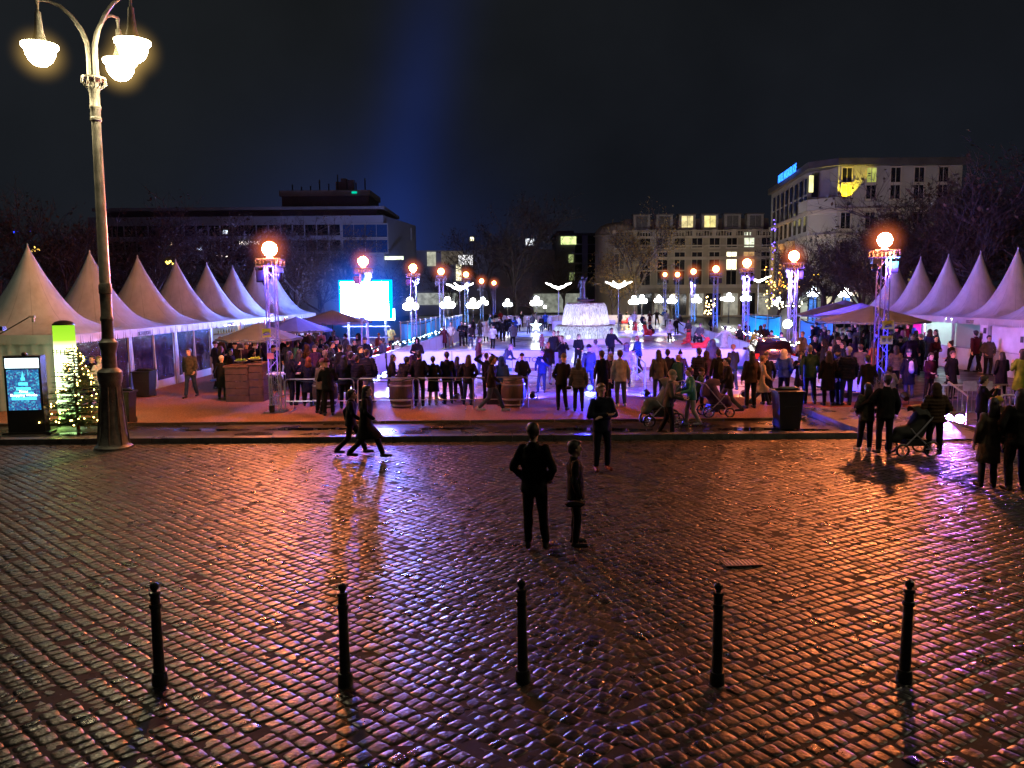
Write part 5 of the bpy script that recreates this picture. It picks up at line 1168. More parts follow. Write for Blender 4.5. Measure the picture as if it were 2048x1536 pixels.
# ================================================================== street globes, bird decorations
M_sg = emat('white_street_globe', (1.0, .97, .9), 26)
M_sg2 = emat('white_street_globe', (.85, .93, 1.0), 26)
def candelabra(label, x, y, Y, n=3, R=.24, rr=.42):
    q = atY(x, y, Y); t = thing('globe_lamp', label, 'street lamp', (q.x, Y, 0), 0, 'white globe street lamps'); z = q.z
    b = MB(); b.tube([(0, 0, 0), (0, 0, .4), (0, 0, z+.1)], [.12, .07, .04], 8)
    P = [(rr*math.cos(2*PI*k/n+.4), rr*math.sin(2*PI*k/n+.4), z) for k in range(n)]+([(0, 0, z+.45)] if n > 1 else [])
    if n == 1: P = [(0, 0, z)]
    for p_ in P: b.bar((0, 0, z-.3), (p_[0], p_[1], p_[2]-.18), .025, 5)
    b.build('post', M_iron, t)
    for p_ in P: b2 = MB(); b2.ball(p_, R, 12); b2.build('globe', M_sg if random.random() < .6 else M_sg2, t)
    Rh = 1.0 if n > 1 else .6; b2 = MB(); b2.ball((0, 0, 0), Rh, 14); b2.build('painted_bloom', halo(Rh, .2, (.9, .92, 1.0), .35), t, loc=(0, 0, z+.12))  # white bloom painted round the globe cluster
GL = [(820, 613, 62, 3, 'behind the third left tower'), (895, 610, 70, 4, 'between the fourth and fifth left towers'), (946, 611, 78, 4, 'just right of the fifth left tower'), (966, 606, 100, 2, 'between the sixth and the farthest left tower'), (1015, 609, 105, 3, 'right of the farthest left tower'), (1073, 606, 85, 5, 'left of the fountain'), (1090, 614, 105, 1, 'close to the lamp left of the fountain'), (1268, 604, 92, 4, 'left of the two beside the turning tree'), (1284, 602, 94, 4, 'right of the two beside the turning tree'), (1318, 601, 108, 3, 'left of the farthest right tower'), (1344, 602, 100, 4, 'right of the farthest right tower'), (1393, 601, 98, 4, 'behind the fifth right tower'), (1458, 598, 96, 5, 'between the fourth and third right towers'), (1444, 598, 105, 1, 'just right of the fourth right tower'), (1492, 597, 90, 4, 'behind the third right tower'), (1557, 606, 96, 2, 'between the third and second right towers'), (1627, 588, 80, 3, 'among the trees right of the second tower'), (1691, 589, 78, 3, 'among the trees above the umbrellas')]
for x, y, Y, n, l in GL: candelabra('white globe street lamp '+l, x, y, Y, n, .27 if n > 1 else .2)
candelabra('single white globe behind the parked car near the second right tower', 1575, 648, 40, 1, .22)
# bird shaped lights
M_bird = emat('white_neon_bird', (1, .98, .92), 10)
for l, x, y, Y, s in (('left one of the bird-shaped lights, over the fifth left tower', 919, 578, 74, 1.35), ('bird-shaped light on a thin pole above the ice left of the fountain', 1117, 576, 80, 1.35), ('bird-shaped light before the turning tree', 1237, 574, 84, 1.45), ('small dim bird-shaped light beside the third right tower', 1517, 562, 92, 1.5)):
    q = atY(x, y, Y); t = thing('bird_light', l, 'light decoration', (q.x, Y, 0), 0, 'bird-shaped lights'); b = MB()
    for s_ in (-1, 1):
        pts = [(s_*s*a, -.1*a, q.z+s*z) for a, z in ((0, -.05), (.2, .06), (.4, .10), (.6, .26), (.8, .30), (.95, .38))]; b.tube(pts, [.13, .12, .10, .09, .07, .05], 8)
        if x in (919, 1237): pts = [(s_*s*a*.45+.1, .4, q.z+s*(z+.12)) for a, z in ((0, 0), (.5, .1), (1, .3))]; b.tube(pts, [.1, .09, .06], 6)
    b.build('neon_wings', M_bird, t); b = MB(); b.tube([(0, 0, 0), (0, 0, q.z)], [.06, .035], 6); b.build('pole', M_alu, t)

# blue lit fences with garlands at both sides of the rink
M_cyf = mat('cyan_fence_cloth', (.05, .35, .6), .6, 0, .15, 2)
def cloth_fence(label, x0, Y0, x1, Y1, h_, col, pw):
    P = Vector((gx(x0, Y0, 1), Y0, 0)); Q = Vector((gx(x1, Y1, 1), Y1, 0)); L_ = (Q-P).length; t = thing('cloth_fence', label, 'fence', P, math.atan2(Q.y-P.y, Q.x-P.x), 'blue lit fences beside the rink')
    b = MB(); n = int(L_*6); vs = []; fs = []
    for k in range(n+1): x = L_*k/n; y = .03*math.sin(k*.9); vs += [(x, y, .1), (x, y, h_)]
    for k in range(n): fs.append((2*k, 2*k+2, 2*k+3, 2*k+1))
    b.add(vs, fs); b.build('cloth', M_cyf, t)
    b = MB()
    for k in range(int(L_/2)+1): b.bar((k*2, -.05, 0), (k*2, -.05, h_+.15), .03, 6)
    b.bar((0, -.05, h_+.1), (L_, -.05, h_+.1), .025, 6); b.build('posts', M_steel, t)
    c = (P+Q)/2; nrm = Vector((0, -1, 0)) if P.x < 0 else Vector((-.2, -1, 0))
    for f in (.25, .75):
        c = P.lerp(Q, f)+Vector((1.2 if P.x < 0 else -1.2, -1.0, .1)); b = MB(); b.box(c, (.2, .2, .2)); tag(b.build('floor_light', M_par, smooth=False), ('left' if f < .5 else 'right')+' floor light before the '+label, 'floodlight'); lamp('SPOT', c+Vector((0, .0, .15)), col, pw, size=.1, target=P.lerp(Q, f)+Vector((0, 0, 1.2)), spot=140)
    garland('dark garland along the '+label, P+Vector((0, -.1, h_+.1)), Q+Vector((0, -.1, h_+.1)), .3, .09, n=50)
cloth_fence('bright blue cloth fence right of the screen', 800, 48, 880, 62, 1.9, (.0, .4, 1), 400)
cloth_fence('blue cloth fence between the fourth and fifth left towers', 890, 64, 925, 75, 1.7, (.1, .3, 1), 200)
cloth_fence('bright blue cloth fence behind the third right tower', 1490, 62, 1562, 56, 1.9, (.0, .4, 1), 400)
cloth_fence('grey-blue fence right of the second right tower', 1600, 52, 1665, 50, 1.8, (.15, .2, 1), 150)
garland('lit garland along the left rink boards', (XL(40)-.5, 40, 1.2), (XL(56)-.5, 56, 1.2), .1, .12, ((.6, .85, 1), 40, .035, 14), 60)
garland('lit garland beside the near left boards', (XL(31)-.8, 31, 1.25), (XL(40)-.8, 40, 1.25), .15, .12, ((.7, .85, 1), 12, .03, 10), 50)
garland('lit garland behind the right boards near the third tower', (XR(44)+1.1, 44, 1.3), (XR(57)+1.1, 57, 1.3), .1, .12, ((.9, .95, 1), 50, .035, 18), 60)
garland('lit garland above the car', (XR(36)+1.1, 36, 1.3), (XR(43)+1.5, 43, 1.3), .1, .12, ((1, .9, .7), 30, .03, 18), 50)

# ================================================================== trees
def make_tree(seed, h_, spread, twig_n, leaves, leafm, bark):
    random.seed(seed); b = MB(); c = MB(); tips = []
    def rec(p, d, ln, r, depth):
        n = 3; pts = [p]; rs = [r]
        for k in range(n):
            d = (d+Vector((random.gauss(0, .10), random.gauss(0, .10), random.gauss(.03, .06)))).normalized(); p = p+d*ln/n; pts.append(p); rs.append(r*(1-.45*(k+1)/n))
        (b if depth < 2 else c).tube(pts, rs, 7 if depth == 0 else (5 if depth < 2 else 3), cap=False)
        if depth >= 4: tips.append((pts[-1], d)); return
        m_ = [6, 5, 5, twig_n+1][depth]
        for k in range(m_):
            f = random.uniform(.35 if depth else .45, 1.0); q = pts[0].lerp(pts[-1], f) if depth == 0 else pts[min(n, int(f*n)+1 if f*n % 1 > .5 else int(f*n))]
            ax = Vector((random.gauss(0, 1), random.gauss(0, 1), random.gauss(0, .5))); ax = (ax-d*ax.dot(d)).normalized()
            nd = (d*random.uniform(.5, 1.0)+ax*spread*random.uniform(.7, 1.2)+Vector((0, 0, .12))).normalized(); rec(q, nd, ln*random.uniform(.52, .74), r*.5, depth+1)
    rec(Vector((0, 0, 0)), Vector((0, 0, 1)), h_*.42, h_*.017, 0)
    c.m = 1
    for (p, d) in tips:
        for k in range(4):
            e_ = p+(d+Vector((random.gauss(0, .7), random.gauss(0, .7), random.gauss(.1, .6)))).normalized()*random.uniform(.3, .75); s2 = (e_-p).cross(Vector((.2, .3, 1))).normalized()*.009; c.m = 0; c.add([p-s2, p+s2, e_], [(0, 1, 2)]); c.m = 1
        if random.random() < leaves:
            for k in range(4):
                q = p+Vector((random.gauss(0, .25), random.gauss(0, .25), random.gauss(0, .22))); a = Vector((random.gauss(0, 1), random.gauss(0, 1), random.gauss(0, 1))).normalized()*random.uniform(.06, .13); e_ = a.cross(Vector((.3, .2, 1))).normalized()*.06
                c.add([q-a, q+e_, q+a, q-e_], [(0, 1, 2, 3)])
    zmax = max(p.z for p, d in tips)
    t0 = b.build('trunk', bark); t1 = c.build('crown', [bark, leafm], smooth=False)
    md = (t0.data, t1.data, zmax); bpy.data.objects.remove(t0); bpy.data.objects.remove(t1); return md
M_bark = mat('tree_bark', (.07, .06, .055), .85, 0, .4, 8); M_lf = mat('autumn_leaf', (.07, .05, .03), .7, 0, .5, 3); M_lfy = mat('yellow_leaf', (.28, .19, .05), .6, 0, .5, 2)
TT = [make_tree(s, 10, sp, tn, lv, M_lf, M_bark) for s, sp, tn, lv in ((11, .75, 4, .28), (12, .85, 4, .2), (13, .6, 4, .35), (14, .7, 3, .2))]
TY = make_tree(15, 10, .6, 4, .9, M_lfy, M_bark)
def tree(label, x, ytop, Y, i=0, group='bare trees around the square', src=None, sx=1.0, z0=0):
    s = src or TT[i % 4]; q = atY(x, ytop, Y); k = (q.z-z0)/s[2]; t = thing('bare_tree', label, 'tree', (q.x, Y, z0), (x*1.7) % 6, group)
    for nm, me in (('trunk', s[0]), ('crown', s[1])): o = bpy.data.objects.new(nm, me); COL.objects.link(o); o.parent = t; o.scale = (k*sx, k*sx, k)
TREES = [(-40, 380, 50, 1.2, 'dark tree at the left edge above the first tent'), (45, 400, 56, 1.2, 'dark tree behind the peak of the first left tent'), (120, 395, 50, 1.2, 'dark tree between the first two left tents'), (215, 400, 62, 1.3, 'dark tree behind the street lamp shaft'), (300, 410, 58, 1.3, 'dark tree behind the third and fourth left tents'), (375, 395, 66, 1.3, 'dark tree above the fourth left tent'), (440, 420, 60, 1.2, 'dark tree behind the fifth left tent peak'), (505, 400, 70, 1.3, 'dark tree left of the nearest orange globe'), (580, 425, 62, 1.2, 'dark tree right of the nearest left tower'), (640, 430, 72, 1.2, 'bluish dark tree left of the screen'), (700, 450, 75, 1.1, 'bluish tree right above the screen'), (770, 500, 80, 1.1, 'small dark tree before the office block corner'),
 (1030, 375, 112, 1.0, 'tall dark tree in the middle, left of the fountain'), (1070, 540, 100, 1.2, 'low round tree over the white lamps left of the fountain'), (985, 440, 118, 1.1, 'dark tree left of the tall middle tree'), (905, 520, 110, 1.2, 'low dark tree above the fifth left tower'), (1130, 500, 125, 1.1, 'dark tree before the pale apartment block'), (1345, 560, 118, 1.1, 'low tree between the two farthest right towers'),
 (1600, 470, 66, 1.2, 'tree in orange light behind the second right tower'), (1660, 450, 64, 1.3, 'tree right of the second right tower'), (1720, 450, 62, 1.3, 'tree left of the nearest right globe'), (1555, 480, 75, 1.0, 'orange-lit tree left of the second right tower'), (1790, 430, 60, 1.4, 'tree right of the nearest right globe'), (1850, 390, 64, 1.4, 'tall dark tree in front of the hotel end'), (1910, 325, 56, 1.3, 'tall dark tree at the right end of the hotel'), (1970, 310, 60, 1.4, 'tall dark tree right of the hotel'), (2030, 300, 54, 1.4, 'dark tree at the upper right edge'), (2090, 330, 56, 1.3, 'dark tree leaning in from beyond the right edge'), (1760, 440, 54, 1.2, 'lower tree above the farthest right tent'), (1990, 380, 48, 1.2, 'lower dark tree right behind the right tents')]
for i, (x, yt, Y, sx_, l) in enumerate(TREES): tree(l, x, yt, Y, i, sx=sx_)
tree('tree with yellowish leaves in front of the old hotel wing', 1272, 405, 98, 0, src=TY, sx=.95, group=None or 'bare trees around the square')
tree('smaller leafy tree left of the yellowish tree', 1225, 520, 100, 0, src=TY, sx=1.2)
b = MB(); b.box((gx(1258, 95, 0), 95, .15), (.3, .3, .3)); tag(b.build('floor_light', M_par, smooth=False), 'small ground light below the yellowish tree', 'floodlight')
lamp('POINT', (gx(1258, 94, 0), 94, 2.5), (1, .62, .12), 700, size=.2)

# ================================================================== buildings
M_fac = mat('pale_render_facade', (.26, .25, .22), .85, 0, .15, .35, .2, 3); M_fac2 = mat('sandstone_facade', (.24, .21, .155), .85, 0, .18, .3, .3, 2); M_conc = mat('concrete_facade', (.17, .165, .17), .8, 0, .2, .2)
M_dg = mat('dark_window_glass', (.012, .012, .016), .1, 0, .3, .3); M_roof = mat('slate_roof', (.05, .045, .045), .7, 0, .3, 1); M_trim = mat('stone_trim', (.32, .28, .22), .8, 0, .12, 1)
def wlit(col, s): return emat('lit_window', col, s, .4, 1.2)
def window(par_, x, z, y, w_, h_, mt, frame=True, fm=None):
    b = MB(); b.bx(x-w_/2, x+w_/2, y-.02, y+.05, z-h_/2, z+h_/2); o = b.build('window', mt, par_, smooth=False)
    if frame:
        b = MB(); b.bx(x-w_/2-.15, x+w_/2+.15, y-.2, y-.021, z-h_/2-.2, z-h_/2); b.bx(x-w_/2-.12, x+w_/2+.12, y-.12, y-.021, z+h_/2, z+h_/2+.15)
        b.bx(x-w_/2-.12, x-w_/2, y-.10, y-.021, z-h_/2, z+h_/2); b.bx(x+w_/2, x+w_/2+.12, y-.10, y-.021, z-h_/2, z+h_/2); b.bx(x-.03, x+.03, y-.06, y-.021, z-h_/2, z+h_/2)
        b.build('frame', fm or M_trim, o, smooth=False)
# -- modern office block, left
Yb = 130
def PX(x, Y=Yb): return gx(x, Y, 10)
def PZ(x, y, Y=Yb): return atY(x, y, Y).z
t = thing('office_building', 'long stepped modern office block with flat roofs behind the trees on the left', 'building', (0, 0, 0))
xl, xr = PX(180), PX(768); zt = PZ(700, 431); b = MB()
xe = gx(833, 150, 10)
vs = [(xl, Yb, 0), (xr, Yb, 0), (xe, 150, 0), (xl, 150, 0), (xl, Yb, zt), (xr, Yb, zt), (xe, 150, zt), (xl, 150, zt)]
b.add(vs, [(3, 2, 1, 0), (4, 5, 6, 7), (0, 1, 5, 4), (1, 2, 6, 5), (2, 3, 7, 6), (3, 0, 4, 7)]); b.build('wall', mat('office_render', (.20, .20, .22), .8, 0, .1, .2), t, smooth=False)
z2 = PZ(600, 411); b = MB(); b.bx(xl, PX(755, 133), 133, 148, zt, z2-.5); b.build('setback_storey', mat('dark_facade', (.06, .06, .07), .6), t, smooth=False)
b = MB(); b.bx(xl, PX(772, 132), 131.5, 149, z2-.5, z2); b.build('roof_slab', M_conc, t, smooth=False)
z3 = PZ(650, 371); b = MB(); b.bx(PX(568, 136), PX(741, 136), 136, 146, z2, z3-.9); b.m = 1; b.bx(PX(564, 136), PX(744, 136), 135.7, 146.5, z3-.9, z3); b.build('penthouse', [mat('dark_facade', (.06, .06, .07), .6), M_conc], t, smooth=False)
b = MB(); b.bx(PX(706, 135), PX(716, 135), 135.5, 135.6, PZ(710, 386, 135), PZ(710, 382, 135)); b.build('green_sign', emat('green_neon', (.0, .8, .5), .8), t, smooth=False)
for k in range(9): x = PX(590+k*18, 138); b = MB(); b.bar((x, 138, z3), (x, 138, z3+random.uniform(.8, 3)), .12, 5); b.build('roof_mast', M_iron, t)
b = MB()
for x0 in (676, 686, 700): x = PX(x0, 140); b.bx(x, x+1, 140, 141, z3, z3+random.uniform(1.2, 2.6))
b.build('roof_plant', M_conc, t, smooth=False)
for r, yy in enumerate((462, 493)):
    z = PZ(700, yy)
    for x in (709, 754): window(t, PX(x), z, Yb-.01, 3.5, 2.0, mat('blue_dark_glass', (.02, .05, .12), .1), True, M_fac)
for c_ in range(20):
    x = PX(215+c_*24)
    for yy in (462, 493, 520): window(t, x, PZ(400, yy), Yb-.01, 1.7, 1.7, M_dg, False)
for x, y, w_, c_ in ((332, 488, 2.2, (1, .7, .3)), (500, 486, 3.2, (1, .9, .7)), (453, 464, .7, (.8, .9, 1)), (400, 498, .8, (.8, .9, 1)), (788, 516, 3.0, (.9, 1, .7))): window(t, PX(x, 129.8), PZ(x, y, 129.8), 129.75, w_, .55, wlit(c_, 2.2), False)
b = MB(); b.bx(gx(822, 145, 10), gx(824.5, 145, 10), 145.2, 145.4, PZ(823, 480, 145), PZ(823, 456, 145)); b.build('stair_window', M_fac, t, smooth=False)
# yellow window groups far left, blue lights
for l, x, y, c_, s in (('cluster of yellow lights at the tip of the first left tent', 72, 499, (1, .6, .1), 5), ('cluster of yellow lights beside the fourth left tent peak', 338, 524, (1, .7, .1), 5), ('small blue light high among the left trees', 62, 465, (.02, .05, 1), 4), ('tiny blue light left of the other one', 29, 465, (.02, .05, 1), 2)):
    q = atY(x, y, 58); b = MB()
    for k in range(7 if c_[0] > .5 else 2): b.ball((q.x+random.uniform(-.3, .3), 58, q.z+random.uniform(-.16, .16)), .07, 6)
    tag(b.build('string_light', emat('string_light_glow', c_, s*1.5)), l, 'light')
# -- low shop row in the middle left
t = thing('shop_building', 'low dark building with a few lit shop windows behind the left towers', 'building', (0, 0, 0)); Y2 = 150
b = MB(); b.bx(gx(780, Y2, 5), gx(1110, Y2, 5), Y2, Y2+14, 0, PZ(950, 500, Y2)); b.build('wall', M_conc, t, smooth=False)
for x, y, w_, h_, c_, s in ((864, 518, 1.6, 2.6, (.9, .9, .7), .5), (932, 520, 2.6, 1.8, (1, .98, 1), 1.6), (905, 516, 4, 2.5, (.3, .25, .2), .3), (918, 545, 1, 3, (1, .9, .6), 1.5), (1060, 484, 1.6, 1.2, (.9, .95, 1), 1.5), (945, 478, .7, .7, (1, .95, .6), 4), (850, 598, 12, 2.2, (.9, .95, .9), .35), (1115, 606, 9, 3.5, (.8, .85, .7), .25)): window(t, gx(x, Y2-.2, 5), PZ(x, y, Y2-.2), Y2-.25, w_, h_, wlit(c_, s), False)
# -- pale apartment block
t = thing('apartment_building', 'pale plain apartment block between the tall dark tree and the old hotel', 'building', (0, 0, 0)); Y3 = 165; z = PZ(1180, 471, Y3)
b = MB(); b.bx(gx(1112, Y3, 5), gx(1210, Y3, 5), Y3, Y3+15, 0, z); b.build('wall', mat('apartment_render', (.12, .12, .14), .8, 0, .1, .2), t, smooth=False)
b = MB(); b.bx(gx(1108, Y3, 5), gx(1212, Y3, 5), Y3-.3, Y3+15.5, z, z+.5); b.bx(gx(1115, Y3, 5), gx(1150, Y3, 5), Y3+3, Y3+9, z+.5, PZ(1130, 459, Y3)); b.build('roof', M_roof, t, smooth=False)
for r in range(5):
    window(t, gx(1183, Y3, 5), PZ(1183, 479+r*19, Y3), Y3-.03, 1.6, 1.8, M_dg, False); window(t, gx(1157, Y3, 5), PZ(1157, 479+r*19, Y3), Y3-.03, 1.4, 1.6, M_dg if r not in (5,) else M_dg, False)
for x, y in ((1131, 481), (1143, 481), (1144, 553), (1142, 517)): window(t, gx(x, Y3-.2, 5), PZ(x, y, Y3-.2), Y3-.25, 1.9 if y == 481 else 1.0, 1.6, wlit((.75, .9, .35), 1.3 if y == 481 else .5), False)
# -- old hotel wing
t = thing('hotel_wing', 'old stone hotel wing with mansard roof, balustrade and dormers on the centre right', 'building', (0, 0, 0)); Y4 = 122
XX = lambda x: gx(x, Y4, 8); ZZ = lambda y: PZ(1400, y, Y4)
zb, zm = ZZ(461), ZZ(434); xL, xR = XX(1228), XX(1545)
b = MB(); b.bx(xL, xR, Y4, Y4+16, 0, zb-.8); b.build('wall', M_fac2, t, smooth=False)
b = MB(); vs = [(xL+1, Y4+1.6, zb-.7), (xR, Y4+1.6, zb-.7), (xR, Y4+2.6, zm), (xL+2, Y4+2.6, zm), (xL+1, Y4+16, zb-.7), (xR, Y4+16, zb-.7), (xR, Y4+15, zm), (xL+2, Y4+15, zm)]; b.add(vs, [(0, 1, 2, 3), (3, 2, 6, 7), (4, 0, 3, 7), (1, 5, 6, 2), (5, 4, 7, 6)]); b.build('mansard_roof', mat('brown_slate', (.09, .07, .06), .8, 0, .3, .8), t, smooth=False)
b = MB(); b.bx(xL-.3, xR, Y4-.5, Y4+1.4, zb-1.15, zb-.8); b.bx(xL-.2, xR, Y4-.3, Y4-.001, ZZ(516)-.25, ZZ(516)+.2); b.bx(xL-.2, xR, Y4-.2, Y4-.001, ZZ(490)-.2, ZZ(490)+.0); b.bx(xL-.2, xR, Y4-.5, Y4-.001, ZZ(572)-.3, ZZ(572)+.2); b.build('cornices', M_trim, t, smooth=False)
b = MB(); b.bx(xL, xR, Y4-.35, Y4-.1, zb-.1, zb+.05); x = xL
while x < xR-.3: b.lathe([(.07, 0), (.13, .25), (.07, .5), (.1, .68)], 6, (x, Y4-.22, zb-.79)); x += .42
for k in range(9): xx = xL+k*(xR-xL)/8; b.bx(xx-.3, xx+.3, Y4-.4, Y4-.05, zb-.8, zb+.12)
b.build('balustrade', M_trim, t)
lit4 = {2: (.9, .75, .35), 3: (.95, .8, .3)}
for k in range(6):
    x = XX(1285+k*45.5); zc = ZZ(442); b = MB(); b.bx(x-1.25, x+1.25, Y4+1.0, Y4+2.4, zc-1.2, zc+1.05); b.m = 1; b.bx(x-1.4, x+1.4, Y4+.9, Y4+2.5, zc+1.05, zc+1.2); d = b.build('dormer', [mat('dormer_paint', (.2, .19, .18), .7), M_roof], t, smooth=False)
    b = MB(); b.bx(x-.85, x-.04, Y4+.94, Y4+.98, zc-.85, zc+.85); b.bx(x+.04, x+.85, Y4+.94, Y4+.98, zc-.85, zc+.85); b.build('dormer_window', wlit(lit4[k], 1.1) if k in lit4 else mat('pale_dormer_glass', (.09, .09, .09), .2), d, smooth=False)
for k in range(8):
    x = XX(1290+k*34.5)
    window(t, x, ZZ(480), Y4-.01, 1.5, 2.2, M_dg if k != 6 else wlit((.9, .95, .7), 1.1))
    window(t, x, ZZ(522), Y4-.01, 1.5, 2.6, M_dg if k != 5 else wlit((1, .95, .6), 2.6)) if k != 6 else window(t, x, ZZ(522), Y4-.01, 1.6, 2.6, wlit((1, .6, .25), .5))
    window(t, x, ZZ(556), Y4-.01, 1.5, 2.2, M_dg)
    b = MB(); b.bx(x-1.1, x+1.1, Y4-.06, Y4-.01, 0.3, 3.6); b.build('shop_window', wlit((.8, .75, .6), .35) if k % 2 else M_dg, t, smooth=False)
# curved gable tower at its left end
b = MB(); x = XX(1238); b.lathe([(3.3, 0), (3.3, ZZ(470)), (3.6, ZZ(468)), (3.3, ZZ(466)), (3.2, ZZ(458)), (2.6, ZZ(449)), (1.6, ZZ(443)), (.3, ZZ(440))], 24, (x, Y4+3.0, 0)); b.build('corner_turret', M_fac2, t)
for y in (480, 522): window(t, x, ZZ(y), Y4-.38, 1.3, 2.2, mat('pale_dormer_glass', (.09, .09, .09), .2))
# -- corner hotel
t = thing('corner_hotel', 'large pale corner hotel with a blue roof sign and a yellow lit balcony corner', 'building', (0, 0, 0)); Yc = 86
CXp = lambda x: gx(x, Yc, 14); CZ = lambda y: PZ(1780, y, Yc)
xA, xB, xC = CXp(1640), CXp(1675), CXp(1922); zt = CZ(331); zr = CZ(317); xD = gx(1541, 110, 14)
foot = [(xC, Yc), (xB, Yc), (xA-.2, Yc+2.5), (xD, 110), (xD+6, 112), (xC, 104)]
def prism(b, ft, z0, z1, off=0):
    c = Vector((sum(p[0] for p in ft)/len(ft), sum(p[1] for p in ft)/len(ft))); P = []
    for p in ft: d = (Vector(p)-c); P.append((p[0]+d.normalized().x*off, p[1]+d.normalized().y*off))
    n = len(P); b.add([(*p, z0) for p in P]+[(*p, z1) for p in P], [tuple(range(n)), tuple(range(2*n-1, n-1, -1))]+[(k, k+n, (k+1) % n+n, (k+1) % n) for k in range(n)])
zl = CZ(415)
b = MB(); prism(b, foot, 0, zl); b.build('lower_wall', M_fac, t, smooth=False)
foot2 = [(xC, Yc+.02), (xB, Yc+.02), (xB, Yc+2.2), (xA+.9, Yc+3.4), (xA+.3, Yc+5), (xD+.05, 110), (xD+6, 111.8), (xC, 104)]
b = MB(); prism(b, foot2, zl+.01, zt); b.build('upper_wall', M_fac, t, smooth=False)
b = MB(); prism(b, foot, zt+.01, zr, .7); b.build('roof', M_roof, t, smooth=False)
b = MB(); prism(b, foot, zl-.5, zl-.05, .35); prism(b, foot, CZ(470)-.25, CZ(470)+.2, .25); b.build('cornice', M_trim, t, smooth=False)
b = MB(); P = [(xB+.3, Yc-.05), (xB-.2, Yc-.05), (xA-.35, Yc+2.4), (xA-.3, Yc+5.2)]
for a, c in zip(P[:-1], P[1:]): d = Vector((c[0]-a[0], c[1]-a[1])); L_ = d.length; b.box(((a[0]+c[0])/2, (a[1]+c[1])/2, zl+.55), (L_, .22, 1.15), math.atan2(d.y, d.x))
b.build('balcony_parapet', M_fac, t, smooth=False)
for k, x in enumerate((1692, 1741, 1789, 1836, 1884)):
    window(t, CXp(x), CZ(350), Yc-.0, 1.0, 1.5, M_dg if k != 1 else wlit((.6, .65, .15), .7)); window(t, CXp(x), CZ(384), Yc-.0, 1.0, 1.4, M_dg if k else mat('pale_glass', (.3, .28, .1), .3)); window(t, CXp(x), CZ(440), Yc-.0, 1.0, 1.7, M_dg); window(t, CXp(x), CZ(500), Yc-.0, 1.0, 1.7, M_dg)
    window(t, CXp(x), CZ(545), Yc-.0, 1.4, 2.2, wlit((1, .7, .3), .5) if k % 2 else M_dg)
for yy in (355, 378): window(t, CXp(1650), CZ(yy), Yc+2.9, .7, 1.9 if yy == 355 else .9, M_dg, False)
b = MB(); b.bx(CXp(1636), CXp(1645), Yc+2.7, Yc+2.75, CZ(377), CZ(342)); b.build('balcony_door', wlit((1, .95, .4), 1.3), t, smooth=False)
b = MB(); dl = Vector((xD-(xA-.2), 110-(Yc+2.5), 0)); A0 = Vector((xA-.2, Yc+2.5, 0)); nn = dl.normalized().cross(Vector((0, 0, 1))); nn = nn if nn.x < 0 else -nn
ang = math.atan2(dl.y, dl.x)
for k in range(8):
    for (yy, hh) in ((362, 1.7), (398, 1.6), (440, 1.8)):
        c = A0+dl*((k+.6)/8.6)+nn*.06; b = MB(); b.box((c.x, c.y, CZ(yy)), (1.0, .06, hh), ang); b.build('window', M_dg, t, smooth=False)
c = A0+dl*.42+nn*.6; tx = text('roof_sign', 'HOTEL NASSAUER HOF', 1.0, (c.x, c.y, zr-.25), (PI/2, 0, ang+PI), emat('blue_neon', (.02, .16, 1.0), 5), t, .02); tx.scale = (.95, 1.35, 1)
# golden decorated columns at the hotel's flank
for k, f in enumerate((.55, .8, .3)):
    c = A0+dl*f+nn*.35; b = MB(); b.lathe([(.3, 3.5), (.25, 8.5), (.35, 8.8), (.45, 9.3), (.5, 9.6)], 12, (c.x, c.y, 0)); b.build('column', mat('gold_lit_stone', (.45, .3, .12), .6), t)
b = MB(); c = A0+dl*.55+nn*1.6; b.box((c.x, c.y, 2.8), (.3, .3, .3)); tag(b.build('wall_light', M_par, smooth=False), 'small lamp shining up the columned flank of the corner hotel', 'floodlight')
lamp('SPOT', c+Vector((-.5, -.8, 3.0)), (1, .5, .1), 3500, size=.2, target=A0+dl*.55+Vector((0, 0, 9.4)), spot=60)
b = MB(); b.box((CXp(1690), Yc-1.0, zl+.3), (.3, .3, .3)); tag(b.build('wall_light', M_par, smooth=False), 'small lamp under the yellow lit wall of the corner hotel', 'floodlight')
lamp('SPOT', (CXp(1690), Yc-.8, zl+.6), (1, .78, .03), 2600, size=.1, target=(CXp(1695), Yc+.3, zt), spot=75, blend=.3)
# warm uplight on the whole front from street level
for x, pw in ((1400, 3300), (1480, 2600)): lamp('SPOT', (XX(x), 100, 3.0), (1, .82, .55), pw, size=.5, target=(XX(x), Y4, 11), spot=110)
lamp('SPOT', (CXp(1780), 70, 3.0), (1, .84, .62), 3200, size=.5, target=(CXp(1780), Yc, 14), spot=90)
lamp('SPOT', (gx(1560, 76, 3), 84, 3.0), (1, .82, .5), 2400, size=.5, target=(xD+1, 100, 13), spot=90)
lamp('SPOT', (gx(600, 105, 3), 108, 2.5), (.5, .45, 1.0), 2200, size=.5, target=(PX(640), Yb, 12), spot=110)
lamp('SPOT', (gx(800, 105, 3), 112, 2.5), (.25, .35, 1.0), 12000, size=.5, target=(PX(760), Yb+2, 12), spot=80)
